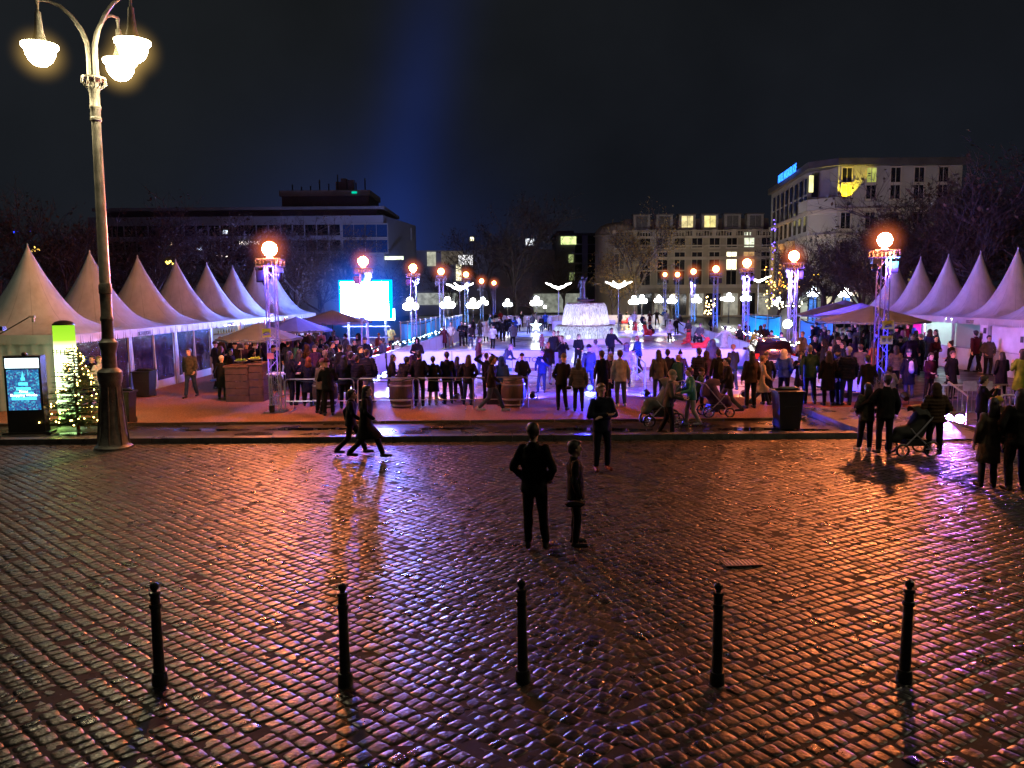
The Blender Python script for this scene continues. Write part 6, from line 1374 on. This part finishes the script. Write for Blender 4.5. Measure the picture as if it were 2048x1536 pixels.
# golden lights and illuminated small tree on the street by the hotel
for l, x, y, Y, n, w_, h_, c_ in (('golden lit shrub beside the second right tower', 1540, 600, 78, 26, .5, 1.8, (1, .7, .2)), ('orange lit branches under the corner hotel', 1565, 560, 74, 40, 1.6, 1.2, (1, .35, .05)), ('golden lights between the trunks on the right', 1605, 562, 72, 30, 1.8, .7, (1, .65, .05)), ('vertical purple light string on the hotel corner', 1546, 525, 80, 18, .15, 4.2, (.15, .08, 1)), ('warm lit terrace lights right of the golden shrub', 1575, 610, 70, 16, 1.4, .3, (1, .9, .6)), ('gold glowing figure at the fourth right tower foot', 1419, 612, 70, 24, .4, .9, (1, .75, .3)), ('row of warm lights below the nearest left trees', 430, 512, 90, 6, 1.4, .1, (1, .8, .5))):
    q = atY(x, y, Y); b = MB()
    for k in range(n): b.ball((q.x+random.uniform(-w_, w_), Y+random.uniform(-.3, .3), q.z+random.uniform(-h_, h_)), .06, 5)
    tag(b.build('string_light', emat('string_light_glow', c_, 9)), l, 'light')
# bright facades at street level on the right between the trunks
t = thing('glass_pavilion', 'lit glass pavilion between the tree trunks on the right', 'building', (0, 0, 0)); Yp = 82
b = MB(); b.bx(gx(1600, Yp, 3), gx(1720, Yp, 3), Yp, Yp+3, 0, 3.6); b.build('wall', M_dg, t, smooth=False)
for k in range(7): x = gx(1608+k*17, Yp, 3); b = MB(); b.bx(x-.35, x+.35, Yp-.08, Yp-.02, .4, 3.2); b.build('window', wlit([(.8, .85, .7), (.1, .3, 1), (.8, .9, .8), (.9, .8, .5)][k % 4], [.6, 1.0, .3, .8][k % 4]), t, smooth=False)

# ================================================================== the people in the photograph
def hor(x): return 590-(x-1024)*.0079
def pp(label, x, yt, yf=None, h=None, **k):
    """x column, yt row of the crown, yf row of the feet (or h = height where the feet are hidden)"""
    if yf is not None:
        p = onz(x, yf, k.get('z', 0)); Y = p.y; h = atY(x, yt, Y).z-k.get('z', 0)
        if k.get('pose') == 'sit': h = h/1.33*1.75
        X = p.x
    else:
        h = h or 1.7; hh = h if k.get('pose') != 'sit' else h*1.33/1.75
        if k.get('pose') == 'lean': hh = h*.94
        p = onz(x, yt, hh+k.get('z', 0)); X, Y = p.x, p.y
    h = max(.75, min(1.95, h))
    k.setdefault('near', Y < 42)
    return person(label, X, Y, h, **k)
G1 = 'people on the cobblestones'; G2 = 'spectators along the front barriers'; G3 = 'skaters on the ice'; G4 = 'people at the left market stalls'; G5 = 'people by the right entrance'; G6 = 'people under the right umbrellas'
# on the square
pp('man in a navy tracksuit with striped shoulders and red shoes on the cobblestones', 1205, 770, 941, rz=10, pose='folded', top='navy', legs='navy', head='short', hc='blo', shoe='red', stripe='lgr', group=G1)
pp('walker in a dark jacket at the rear of the striding couple on the left cobblestones', 705, 780, 910, rz=88, pose='walk', top='navy', legs='blk', head='short', hc='brn', group=G1)
pp('walker in a long dark coat in front of the striding couple on the left cobblestones', 735, 772, 918, rz=92, pose='walk', top='blk', kind='coat', legs='blk', head='long', hc='blk', group=G1)
pp('big dark-clad man with a pale collar walking in the middle of the cobblestones', 1072, 850, 1098, rz=150, pose='pockets', top='blk', legs='blk', head='short', hc='brn', group=G1)
pp('dark-clad person with a white-marked bag close beside the big man on the middle cobblestones', 1152, 884, 1092, rz=100, pose='stand', top='blk', legs='blk', head='short', hc='brn', bag='hand', group=G1)
pp('child in a black and white patterned jacket beside the man with the pushchair', 1729, 768, 903, rz=175, pose='pockets', top='camo', legs='blk', head='long', hc='blk', shoe='wht', group=G1)
pp('man in black reaching one hand out to the black pushchair', 1766, 752, 908, rz=180, pose='side', top='blk', kind='jacket', legs='blk', head='short', hc='blk', group=G1)
pp('person in a brown fur coat with hood standing right of the black pushchair', 1868, 768, 910, rz=172, pose='pockets', top='brn', kind='puffer', legs='blk', head='hood', hc='brn', group=G1)
pp('woman with long dark hair in a beige coat behind the far right crowd barrier end', 1972, 797, 975, rz=176, pose='stand', top='beige', kind='coat', legs='gry', head='long', hc='blk', group=G1)
pp('dark figure in a black jacket at the far right edge of the cobblestones', 2028, 780, 983, rz=180, pose='pockets', top='blk', legs='blk', head='long', hc='blk', group=G1)
pp('child with a mustard knitted hat behind the low barrier', 2006, 795, None, 1.25, rz=190, top='brn', head='beanie', hc='yel', group=G5)
pp('person in a black jacket with a round white badge leaning at the ramp rail', 1967, 753, None, 1.6, rz=80, pose='phone', top='blk', head='short', hc='brn', group=G5)
# spectators along the barriers
T = [
 ('man in an orange fur-trimmed hood behind the left barrier end', 617, 716, 813, dict(rz=190, top='navy', kind='coat', head='hood', hc='org', pose='folded')),
 ('woman in a pink knitted hat next to the orange hood', 638, 718, None, dict(rz=150, top='beige', head='beanie', hc='pink', pose='pockets')),
 ('person in a black jacket sitting behind the leftmost barrel', 655, 720, None, dict(rz=185, top='blk', head='beanie', hc='mar', pose='folded')),
 ('man in a navy jacket left of the man in beige trousers', 703, 705, 812, dict(rz=178, top='navy', head='short', hc='blk', pose='stand')),
 ('person in dark clothes half hidden behind the man in the navy jacket', 688, 712, None, dict(rz=200, top='blk', head='long', hc='blk')),
 ('big man in a navy jacket and beige trousers leaning on the barrier garland', 739, 700, 806, dict(rz=165, top='navy', kind='puffer', legs='cream', head='short', hc='brn', pose='side')),
 ('person in a quilted black jacket leaning over the second barrel', 800, 716, None, dict(rz=150, top='blk', kind='puffer', head='short', hc='blk', pose='lean')),
 ('child with a purple hood behind the tall man at the second barrel', 826, 712, None, dict(h=1.6, rz=180, top='pur', head='hood', hc='pur')),
 ('tall man in a black jacket right of the second barrel', 840, 704, 813, dict(rz=178, top='blk', legs='blk', head='short', hc='blk', pose='pockets')),
 ('woman in a black flared coat with pale tights and white shoes', 867, 714, 811, dict(rz=180, top='blk', kind='coat', legs='lgr', head='short', hc='blk', shoe='wht', pose='pockets')),
 ('man in a navy hooded jacket with his hands behind his back', 897, 705, 808, dict(rz=190, top='navy', legs='jean', head='short', hc='blk')),
 ('woman with long brown hair in a short black jacket beside the warm floodlight', 936, 711, 810, dict(rz=182, top='blk', legs='jean', head='long', hc='brn', pose='pockets')),
 ('person holding both hands above the head to take a picture', 975, 707, None, dict(h=1.66, rz=180, top='blk', head='short', hc='brn', pose='hands_up')),
 ('walking man in a black jacket with grey hood, blue jeans and white shoes', 984, 713, 825, dict(rz=95, top='blk', legs='ljean', head='short', hc='brn', shoe='wht', pose='walk')),
 ('person in a shiny blue hooded jacket left of the third barrel', 1005, 713, 813, dict(rz=200, top='blue', head='hood', hc='blue', pose='pockets')),
 ('man with a beige knitted hat and black jacket standing apart with legs spread', 1122, 708, 821, dict(rz=165, top='blk', head='beanie', hc='beige', pose='pockets')),
 ('woman in a dark striped sweater with a shoulder bag', 1157, 718, 823, dict(rz=180, top='gry', kind='puffer', head='long', hc='blk', bag='hand')),
 ('person in a light blue jacket with a black strap across the back', 1178, 691, None, dict(rz=185, top='ljean', legs='jean', head='beanie', hc='navy', bag='hand')),
 ('person in a white jacket with brown hair behind the light blue jacket', 1192, 680, None, dict(rz=200, top='wht', head='bun', hc='brn')),
 ('man in a long black coat seen from behind in front of the fountain', 1206, 702, 812, dict(rz=200, top='blk', kind='coat', legs='blk', head='short', hc='brn')),
 ('man in a grey fleece jacket and grey jeans walking to the barrier', 1242, 702, 814, dict(rz=185, top='lgr', legs='ljean', head='short', hc='brn', shoe='wht', pose='stand')),
 ('woman in a long beige hooded coat at the blue-lit rail', 1253, 687, None, dict(rz=175, top='cream', kind='coat', head='hood', hc='beige')),
 ('person with long brown hair in a grey and blue jacket left of the pushchair', 1316, 701, 806, dict(rz=180, top='gry', legs='jean', head='long', hc='brn')),
 ('man in a dark blue jacket behind the teal jacket', 1335, 700, None, dict(rz=180, top='navy', head='short', hc='blk')),
 ('blond person in a teal jacket bending towards the grey pushchair', 1356, 711, 800, dict(rz=200, top='teal', legs='navy', head='short', hc='blo', pose='push')),
 ('child with a bobble hat beside the teal jacket', 1364, 703, None, dict(h=1.5, rz=180, top='brn', head='bobble', hc='blk')),
 ('woman in a navy jacket with brown hair beside the grey hoodie', 1395, 698, 800, dict(rz=195, top='navy', kind='puffer', head='short', hc='brn')),
 ('woman with a cream knitted hat behind the large grey pushchair', 1338, 742, None, dict(h=1.66, rz=80, top='gry', head='beanie', hc='cream', pose='push')),
 ('woman in a mint hooded jacket and pale trousers beside the grey pushchair', 1382, 736, 852, dict(rz=-85, top='mint', legs='cream', head='short', hc='red', shoe='lgr', pose='push')),
 ('child with a brown knitted hat at the second pushchair', 1398, 738, None, dict(h=1.3, rz=60, top='grn', head='beanie', hc='brn', pose='push')),
 ('person in a grey hooded sweatshirt with a print on the back', 1425, 680, None, dict(h=1.75, rz=178, top='gry', legs='navy', head='hood', hc='gry')),
 ('man in a green-black jacket with a backpack', 1438, 700, 805, dict(rz=180, top='blk', legs='jean', head='short', hc='blk', bag='pack', bagc='olive')),
 ('man with brown hair and a blue scarf beside the backpack', 1466, 690, None, dict(h=1.7, rz=190, top='blk', legs='blk', head='short', hc='red')),
 ('man in a black jacket taking a long stride along the wood chips', 1456, 716, 827, dict(rz=-100, top='blk', legs='gry', head='short', hc='blk', pose='walk')),
 ('woman with wavy brown hair and black trousers left of the black bin', 1500, 703, 817, dict(rz=185, top='brn', legs='blk', head='long', hc='brn')),
 ('person in a yellowish beige coat striding behind the brown-haired woman', 1520, 712, 812, dict(rz=85, top='cream', kind='coat', legs='jean', head='short', hc='blo', pose='walk')),
 ('woman with a white hood carrying a child behind the black bin', 1567, 699, 800, dict(rz=150, top='blue', legs='blk', head='hood', hc='wht', pose='folded')),
 ('small child with a fur-trimmed cap carried on an arm behind the bin', 1578, 708, None, dict(h=1.0, rz=-20, top='beige', head='hood', hc='beige', z=.55, pose='sit')),
 ('bald man in a dark green jacket with his hands behind his back', 1620, 692, 810, dict(rz=165, top='grn', legs='blk', head='short', hc='gry')),
 ('woman in a black coat to the knee right of the green jacket', 1656, 703, 811, dict(rz=180, top='blk', kind='coat', head='long', hc='brn')),
 ('man with a white cap in a navy jacket walking away', 1690, 695, 811, dict(rz=170, top='navy', kind='puffer', legs='jean', head='cap', hc='wht')),
 ('woman in a light jacket with long brown hair between the white cap and the car', 1667, 680, None, dict(rz=185, top='cream', head='long', hc='brn')),
 ('big bald man in black behind the white cap', 1703, 666, None, dict(h=1.85, rz=190, top='blk', kind='puffer', head='short', hc='gry')),
 ('person with a blue knitted hat and white drawstring bag', 1817, 701, 796, dict(rz=178, top='blk', kind='coat', legs='gry', head='beanie', hc='ljean', bag='pack', bagc='wht')),
 ('child in white and blue sitting at the foot of the right light tower', 1782, 733, None, dict(h=1.3, rz=190, top='lgr', legs='navy', head='short', hc='brn')),
 ('person in a white and maroon college jacket with folded arms', 1856, 705, 800, dict(rz=5, top='mar', legs='dbr', head='short', hc='brn', pose='folded', stripe='wht')),
]
for l, x, yt, yf, k in T: pp(l, x, yt, yf, group=G2, **k)
T = [
 ('woman with dark hair in a black jacket at the bar before the magenta curtain', 1903, 681, None, dict(rz=215, top='blk', head='bun', hc='blk')),
 ('woman in a black coat with a blue-lit face in front of the booth', 1906, 703, None, dict(h=1.6, rz=20, top='blk', kind='coat', head='short', hc='brn')),
 ('tall man in a maroon jacket at the white lit counter', 1949, 662, 745, dict(rz=195, top='mar', legs='blk', head='short', hc='blk')),
 ('person in a dark green jacket beside the maroon jacket at the white counter', 1960, 672, 745, dict(rz=200, top='grn', legs='blk', head='short', hc='brn')),
 ('vendor behind the white lit counter', 1980, 672, None, dict(h=1.7, rz=0, top='gry', head='short', hc='brn', pose='pockets')),
 ('woman with very long black hair in a black coat in front of the pale stall', 2002, 703, 800, dict(rz=185, top='blk', kind='coat', head='long', hc='blk')),
 ('woman in a lime green jacket at the right edge of the photo', 2037, 699, 812, dict(rz=185, top='lime', kind='coat', head='long', hc='blk')),
 ('person with bound hair and crossed arms left of the pink booth', 1870, 673, None, dict(rz=10, top='mar', head='bun', hc='blk', pose='folded')),
 ('woman with blonde hair in a black coat near the pink booth', 1848, 657, None, dict(rz=185, top='blk', kind='coat', head='bun', hc='blo')),
 ('person in a bright blue hooded jacket under the edge of the umbrella', 1827, 657, None, dict(rz=190, top='blue', head='hood', hc='blue')),
 ('man with black hair behind the blue hooded jacket', 1814, 648, None, dict(h=1.85, rz=10, top='mar', head='short', hc='blk')),
 ('person in a pink hood and brown coat behind the tower signs', 1808, 662, None, dict(rz=180, top='brn', head='hood', hc='pink')),
 ('person in a black and white striped sweater behind the right light tower', 1791, 692, None, dict(h=1.65, rz=180, top='gry', kind='puffer', head='long', hc='blk')),
 ('person with a dark blue knitted hat under the front umbrella', 1795, 655, None, dict(rz=170, top='navy', head='beanie', hc='navy')),
]
for l, x, yt, yf, k in T: pp(l, x, yt, yf, group=G5, **k)
T = [
 ('man in a navy jacket at the left end of the umbrella crowd', 1634, 645, 'navy', 'short', 'blk', 200), ('man in black with a bald head beside the navy jacket', 1646, 648, 'blk', 'short', 'gry', 170),
 ('child in a pale blue coat below the two men', 1643, 674, 'ljean', 'hood', 'ljean', 180), ('person in a dark purple jacket with blue collar', 1659, 659, 'pur', 'short', 'brn', 0),
 ('woman with blonde hair under the second umbrella', 1673, 655, 'dbr', 'bun', 'blo', 20), ('man in a purple-lit jacket drinking under the second umbrella', 1687, 656, 'pur', 'short', 'blo', 60),
 ('person in a black parka in front of the bright stall light', 1733, 650, 'blk', 'hood', 'blk', 195), ('man with black curly hair next to the umbrella pole', 1748, 650, 'blk', 'short', 'blk', 150),
 ('person with a red knitted hat and maroon jacket left of the tower signs', 1755, 664, 'mar', 'beanie', 'red', 185), ('person in a pink patterned hooded jacket left of the tower', 1751, 681, 'pink', 'hood', 'pink', 180),
 ('child in a dark blue jacket by the pink lights', 1740, 672, 'navy', 'short', 'blk', 180), ('woman in a grey jacket holding a child behind the white cap', 1722, 690, 'gry', 'short', 'brn', 175),
 ('person in a dark jacket kneeling by the red sledge', 1738, 712, 'dbr', 'short', 'brn', 180), ('man in a black cap below the umbrella edge', 1700, 652, 'blk', 'cap', 'blk', 200),
 ('person with grey hair between the second umbrella and the stall', 1716, 655, 'gry', 'short', 'gry', 165), ('woman in a brown coat holding a cup near the white rink boards', 1606, 664, 'beige', 'short', 'blo', -60),
 ('person in a white coat bending beside the brown coat', 1594, 664, 'wht', 'hood', 'wht', 60), ('man in a black coat behind the tower signs', 1783, 662, 'blk', 'short', 'blk', 180),
 ('woman in a dark red jacket at the back of the umbrella crowd', 1665, 642, 'mar', 'long', 'brn', 190), ('man in a dark jacket at the back right of the crowd', 1838, 650, 'blk', 'short', 'brn', 185),
]
for l, x, yt, tp, hd, hc, rz in T: pp(l, x, yt, None, h=1.35 if 'child' in l[:6] else 1.72, rz=rz, top=tp, head=hd, hc=hc, pose=random.choice(['stand', 'pockets', 'folded']), group=G6)
# left market
T = [
 ('man in a camouflage jacket with a dark bag before the dark tent windows', 384, 697, 795, dict(rz=10, top='camo', legs='jean', head='short', hc='blk', bag='pack')),
 ('person in a white hat and black coat with a blue bag at the left bar', 446, 713, 800, dict(rz=190, top='blk', kind='coat', head='beanie', hc='wht', bag='hand', bagc='blue')),
 ('person in a black jacket behind the white hat', 437, 693, None, dict(rz=150, top='blk', head='long', hc='brn')),
 ('woman with an orange-lit face at the left end of the bar', 459, 696, None, dict(rz=60, top='dbr', head='long', hc='brn')),
 ('man with short hair in the back row at the warm bar', 443, 674, None, dict(rz=-10, top='brn', head='short', hc='red')),
 ('man in a green sweater in the back row at the warm bar', 453, 673, None, dict(rz=30, top='grn', head='short', hc='blk')),
 ('man in a dark jacket leaning to the green sweater', 462, 675, None, dict(rz=-60, top='blk', head='short', hc='brn')),
 ('man with a beard in the middle of the bar crowd', 475, 677, None, dict(rz=0, top='gry', head='short', hc='brn')),
 ('person in a light grey coat in the steam above the bar', 484, 674, None, dict(rz=180, top='lgr', head='long', hc='gry')),
 ('person with brown hair between the grey coat and the dark suit', 499, 678, None, dict(rz=20, top='dbr', head='short', hc='brn')),
 ('man in a black coat facing the bar in front of the poster', 506, 671, None, dict(h=1.82, rz=-80, top='blk', kind='coat', head='short', hc='brn')),
 ('person in a dark blue jacket left of the yellow sign', 521, 664, None, dict(rz=180, top='navy', head='short', hc='brn')),
 ('person in a maroon jacket just right of the left light tower', 548, 680, None, dict(rz=160, top='mar', head='short', hc='brn')),
 ('tall man with a black cap and black jacket under the brown umbrella', 564, 674, None, dict(h=1.85, rz=195, top='blk', kind='puffer', legs='gry', head='cap', hc='blk')),
 ('person in a bright green jacket pointing under the umbrella', 592, 683, None, dict(rz=130, top='mint', legs='brn', head='short', hc='brn', pose='side')),
 ('man in black at the left of the bright white stall', 600, 661, None, dict(rz=190, top='blk', head='short', hc='blk')),
 ('small person beside the man in black at the white stall', 609, 665, None, dict(h=1.6, rz=170, top='blk', head='short', hc='blk')),
 ('man in a dark green jacket in front of the white stall', 620, 661, None, dict(rz=200, top='olive', head='short', hc='blk')),
 ('man in a grey jacket near the pink light', 632, 656, None, dict(rz=160, top='gry', head='short', hc='brn')),
 ('person in a bright pink jacket at the white stall', 641, 660, None, dict(rz=190, top='pink', head='short', hc='blo')),
 ('man in a dark jacket behind the pink jacket', 652, 654, None, dict(rz=200, top='navy', head='short', hc='brn')),
 ('heavy man in a blue-lit dark jacket under the third umbrella', 668, 662, None, dict(h=1.85, rz=185, top='navy', kind='puffer', head='short', hc='blk')),
 ('person in an olive coat in the middle of the left crowd', 634, 684, None, dict(rz=180, top='olive', head='short', hc='brn')),
 ('person in a reddish jacket left of the olive coat', 611, 689, None, dict(rz=170, top='brn', head='hood', hc='brn')),
 ('man in a dark jacket right of the olive coat', 654, 690, None, dict(rz=190, top='navy', head='short', hc='blk')),
 ('man with an open light jacket reaching right by the third umbrella', 690, 668, None, dict(rz=-100, top='ljean', head='short', hc='brn', pose='side')),
 ('steward in a pale safety vest behind the left rink boards', 782, 652, None, dict(rz=200, top='yel', legs='blk', head='short', hc='blk')),
 ('person in a dark jacket holding the red skating aid at the left boards', 766, 676, None, dict(rz=-110, top='gry', head='short', hc='brn', pose='push')),
 ('child in an orange hat beside the left boards', 757, 668, None, dict(h=1.4, rz=180, top='pink', head='beanie', hc='org')),
 ('woman in a white blouse talking behind the fairy-lit tree', 197, 714, None, dict(rz=60, top='wht', head='short', hc='blo')),
 ('dark-haired man behind the tip of the fairy-lit tree', 184, 712, None, dict(rz=-30, top='dbr', head='short', hc='blk')),
]
for l, x, yt, yf, k in T: pp(l, x, yt, yf, group=G4, **({'pose': random.choice(['stand', 'pockets', 'folded'])} | k))
# on the ice
IZ = .05
T = [
 ('hooded man in black leaning over the front rink boards', 835, 676, None, dict(h=1.75, rz=5, top='blk', head='hood', hc='blk', pose='folded')),
 ('woman in a maroon sweater at the middle of the front boards', 957, 674, None, dict(h=1.7, rz=100, top='mar', legs='ljean', head='long', hc='brn')),
 ('man in a blue-grey jacket leaning beside the front boards', 1006, 683, 762, dict(rz=60, top='ljean', legs='blk', head='short', hc='gry', pose='lean')),
 ('woman with long blond hair in a black jacket at the entrance gap', 1094, 685, None, dict(h=1.68, rz=0, top='blk', legs='beige', head='long', hc='blo')),
 ('man in a navy jacket behind the entrance gap', 1106, 662, None, dict(h=1.78, rz=15, top='navy', head='short', hc='brn')),
 ('man in a black jacket holding a phone at the entrance gap', 1125, 672, None, dict(h=1.75, rz=0, top='blk', legs='beige', head='short', hc='red', pose='phone')),
 ('child with a bright pink hat between the two men at the gap', 1117, 662, None, dict(h=1.5, rz=0, top='pink', head='beanie', hc='pink')),
 ('boy in a dark blue jacket in front of the fountain', 1155, 668, 735, dict(rz=10, top='navy', legs='navy', head='short', hc='brn')),
 ('tall man in a dark jacket right of the fountain basin', 1221, 657, None, dict(h=1.8, rz=20, top='navy', kind='puffer', head='short', hc='brn', pose='side')),
 ('woman with red-brown hair leaning at the right front boards', 1280, 671, None, dict(h=1.7, rz=-60, top='blue', legs='navy', head='long', hc='red', pose='push')),
 ('woman in a long dark purple coat at the left boards', 889, 652, 699, dict(rz=0, top='mar', kind='coat', head='long', hc='brn')),
 ('woman all in cream white next to the purple coat', 902, 645, 696, dict(rz=0, top='cream', legs='cream', head='short', hc='blo')),
 ('man in black with folded hands on the left ice', 924, 643, 695, dict(rz=0, top='blk', head='short', hc='brn', pose='folded')),
 ('man in black half hidden behind the folded hands', 929, 644, None, dict(h=1.7, rz=0, top='blk', head='short', hc='blk')),
 ('man with hands on hips and pale jeans on the left ice', 942, 647, 696, dict(rz=0, top='dbr', legs='ljean', head='short', hc='brn', pose='pockets')),
 ('hooded teenager behind the man in pale jeans', 945, 637, None, dict(h=1.75, rz=30, top='blk', head='hood', hc='blk')),
 ('woman in a cream coat with a small black bag', 972, 643, 685, dict(rz=0, top='cream', kind='coat', head='long', hc='blo', bag='hand')),
 ('skater in a blue jacket left of the tall dark man', 989, 637, 677, dict(rz=0, top='navy', head='beanie', hc='lgr', pose='skate')),
 ('tall man in dark clothes in the left group of skaters', 998, 636, 681, dict(rz=0, top='blk', head='short', hc='blo')),
 ('person in a long navy coat with a white shirt', 1013, 632, 676, dict(rz=10, top='navy', kind='coat', head='short', hc='brn', pose='phone')),
 ('person with light hair behind the navy coat', 1019, 632, None, dict(h=1.7, rz=0, top='navy', head='short', hc='blo')),
 ('skater with a white top and black trousers', 1037, 632, 665, dict(rz=0, top='wht', legs='blk', head='short', hc='brn')),
 ('skater in black raising a phone behind the white top', 1043, 622, 656, dict(rz=0, top='blk', head='short', hc='brn', pose='phone')),
 ('skater in a brown and beige jacket right of the white top', 1057, 635, 669, dict(rz=0, top='beige', legs='gry', head='short', hc='blo')),
 ('skater in grey in front of the far boards', 1066, 628, 660, dict(rz=180, top='gry', head='long', hc='brn')),
 ('woman in a dark grey jacket left of the fountain', 1082, 632, 665, dict(rz=200, top='dbr', legs='gry', head='short', hc='brn')),
 ('skater in a blue jacket with jeans left of the fountain', 1091, 624, 660, dict(rz=200, top='blue', legs='jean', head='short', hc='brn')),
 ('person in a red jacket at the far left end of the rink', 1001, 622, 650, dict(rz=180, top='red', head='short', hc='blk')),
 ('person in a dark jacket left of the red jacket', 992, 626, 652, dict(rz=180, top='blk', head='short', hc='blk')),
 ('person in a teal jacket at the far left boards', 979, 629, None, dict(h=1.7, rz=90, top='teal', head='short', hc='brn')),
 ('woman in a long pinkish coat left of the entrance gap', 1083, 668, 703, dict(h=None, rz=-30, top='pink', kind='coat', head='hood', hc='pink')),
 ('child in green sitting on a red skating aid at the back', 1253, 622, 643, dict(rz=90, top='grn', head='short', hc='brn', pose='sit', z=.25)),
 ('person in white pushing a red skating aid at the back', 1268, 622, 660, dict(rz=0, top='wht', legs='gry', head='short', hc='blo', pose='push')),
 ('person in olive bending over a child in the middle of the ice', 1291, 637, 672, dict(rz=-110, top='grn', legs='lgr', head='short', hc='blo', pose='push')),
 ('child sliding on a red skating aid in the middle of the ice', 1300, 645, 668, dict(rz=40, top='blk', head='short', hc='blk', pose='sit', z=.2)),
 ('slim woman skating with her arms held away from her body', 1314, 619, 652, dict(rz=0, top='dbr', legs='navy', head='long', hc='brn', pose='skate')),
 ('skater in a blue jacket beside the slim woman', 1328, 619, 648, dict(rz=180, top='blue', legs='jean', head='short', hc='brn')),
 ('skater with a white jacket and grey trousers seen from behind', 1333, 621, 655, dict(rz=180, top='wht', legs='gry', head='short', hc='brn')),
 ('skater in grey at the far right boards', 1349, 625, 652, dict(rz=100, top='gry', head='short', hc='brn')),
 ('boy all in black stretching his arm out on the ice', 1353, 636, 671, dict(rz=0, top='blk', head='short', hc='brn', pose='side')),
 ('person in a grey jacket pushing a child with a red aid', 1378, 639, 684, dict(rz=-30, top='gry', legs='jean', head='short', hc='brn', pose='push')),
 ('child in black behind a red seal by the front boards', 1388, 665, 698, dict(rz=60, top='blk', head='short', hc='blk', pose='push')),
 ('tall guard in navy standing at the right boards', 1424, 631, 678, dict(rz=10, top='navy', legs='navy', head='short', hc='blk')),
 ('woman in a long white coat gliding at the right boards', 1449, 652, None, dict(h=1.7, rz=140, top='wht', kind='coat', legs='wht', head='short', hc='brn', pose='skate')),
 ('man in a dark jacket pushing a red seal along the right boards', 1482, 650, None, dict(h=1.72, rz=-60, top='dbr', legs='navy', head='short', hc='gry', pose='push')),
 ('person with a bright red hat behind the right boards', 1494, 643, None, dict(h=1.7, rz=180, top='blk', head='beanie', hc='red', z=0)),
 ('child in a black and yellow jacket above the car roof', 1511, 660, None, dict(h=1.5, rz=180, top='yel', head='short', hc='blk')),
 ('left one of two people with brown hair above the car roof', 1521, 651, None, dict(h=1.7, rz=180, top='brn', head='hood', hc='brn')),
 ('right one of two people with brown hair above the car roof', 1531, 648, None, dict(h=1.75, rz=180, top='dbr', head='short', hc='red')),
 ('person in a pink and white puffer jacket right above the car', 1545, 661, None, dict(h=1.6, rz=180, top='pink', kind='puffer', head='beanie', hc='mar')),
 ('person in a dark hat between the pink jacket and the light tower', 1563, 666, None, dict(h=1.6, rz=180, top='navy', head='beanie', hc='pur')),
]
for l, x, yt, yf, k in T:
    k.setdefault('z', IZ); k.setdefault('pose', random.choice(['stand', 'pockets', 'stand'])); h_ = k.pop('h', None); pp(l, x, yt, yf, h=h_, group=G3, **k)

# dense crowd: dark figures nothing tells apart
def crowd(label, group, pts, h0=1.62, h1=1.82, cols=('blk', 'navy', 'navy', 'gry', 'blk', 'pur', 'jean', 'navy')):
    for (x, yt) in pts:
        pp(label, x, yt, None, h=random.uniform(h0, h1), rz=random.choice((180, 180, 200, 160, 20, -20, 90, -90, 140, 220)), top=random.choice(cols), kind=random.choice(('jacket', 'coat', 'puffer', 'jacket')), head=random.choice(('short', 'long', 'beanie', 'hood', 'short', 'cap')), hc=random.choice(('blk', 'brn', 'gry')), pose=random.choice(('stand', 'pockets', 'cup', 'slouch', 'folded')), group=group)
crowd('dark-clad visitor lost in the dense crowd under the right umbrellas', 'crowd under the right umbrellas', [(1628, 650), (1652, 654), (1668, 662), (1681, 668), (1694, 661), (1708, 672), (1712, 648), (1726, 664), (1741, 657), (1758, 650), (1762, 676), (1776, 652), (1790, 668), (1802, 674), (1800, 645), (1820, 668), (1833, 662), (1836, 676), (1846, 668), (1858, 660), (1862, 652), (1874, 660), (1676, 676), (1690, 682), (1648, 680), (1632, 672)])
crowd('dark-clad visitor lost in the dense crowd between the left bars and the screen', 'crowd between the left bars and the screen', [(430, 684), (468, 684), (490, 686), (513, 684), (530, 676), (540, 690), (556, 690), (574, 682), (583, 668), (600, 674), (618, 672), (628, 692), (645, 678), (661, 684), (672, 676), (681, 690), (699, 690), (708, 680), (720, 694), (645, 700), (598, 700), (580, 704), (716, 668), (730, 676)])
crowd('dark-clad spectator hidden between others at the rink walkway', 'spectators hidden between others', [(1083, 700), (1220, 708), (1410, 703), (1535, 706), (1604, 706), (1674, 704), (712, 712), (782, 708), (915, 714), (1044, 706)], 1.5, 1.72)
crowd('distant skater too small and dark to tell apart', 'distant skaters', [(1030, 634), (1070, 624), (1100, 628), (1240, 624), (1300, 622), (1360, 628), (960, 640), (1005, 640), (1025, 645), (1260, 628), (1285, 628), (1340, 640), (1400, 646), (985, 650)], 1.55, 1.8, ('blk', 'navy', 'blue', 'wht', 'gry', 'mar'))

bpy.data.scenes.remove(TMP)
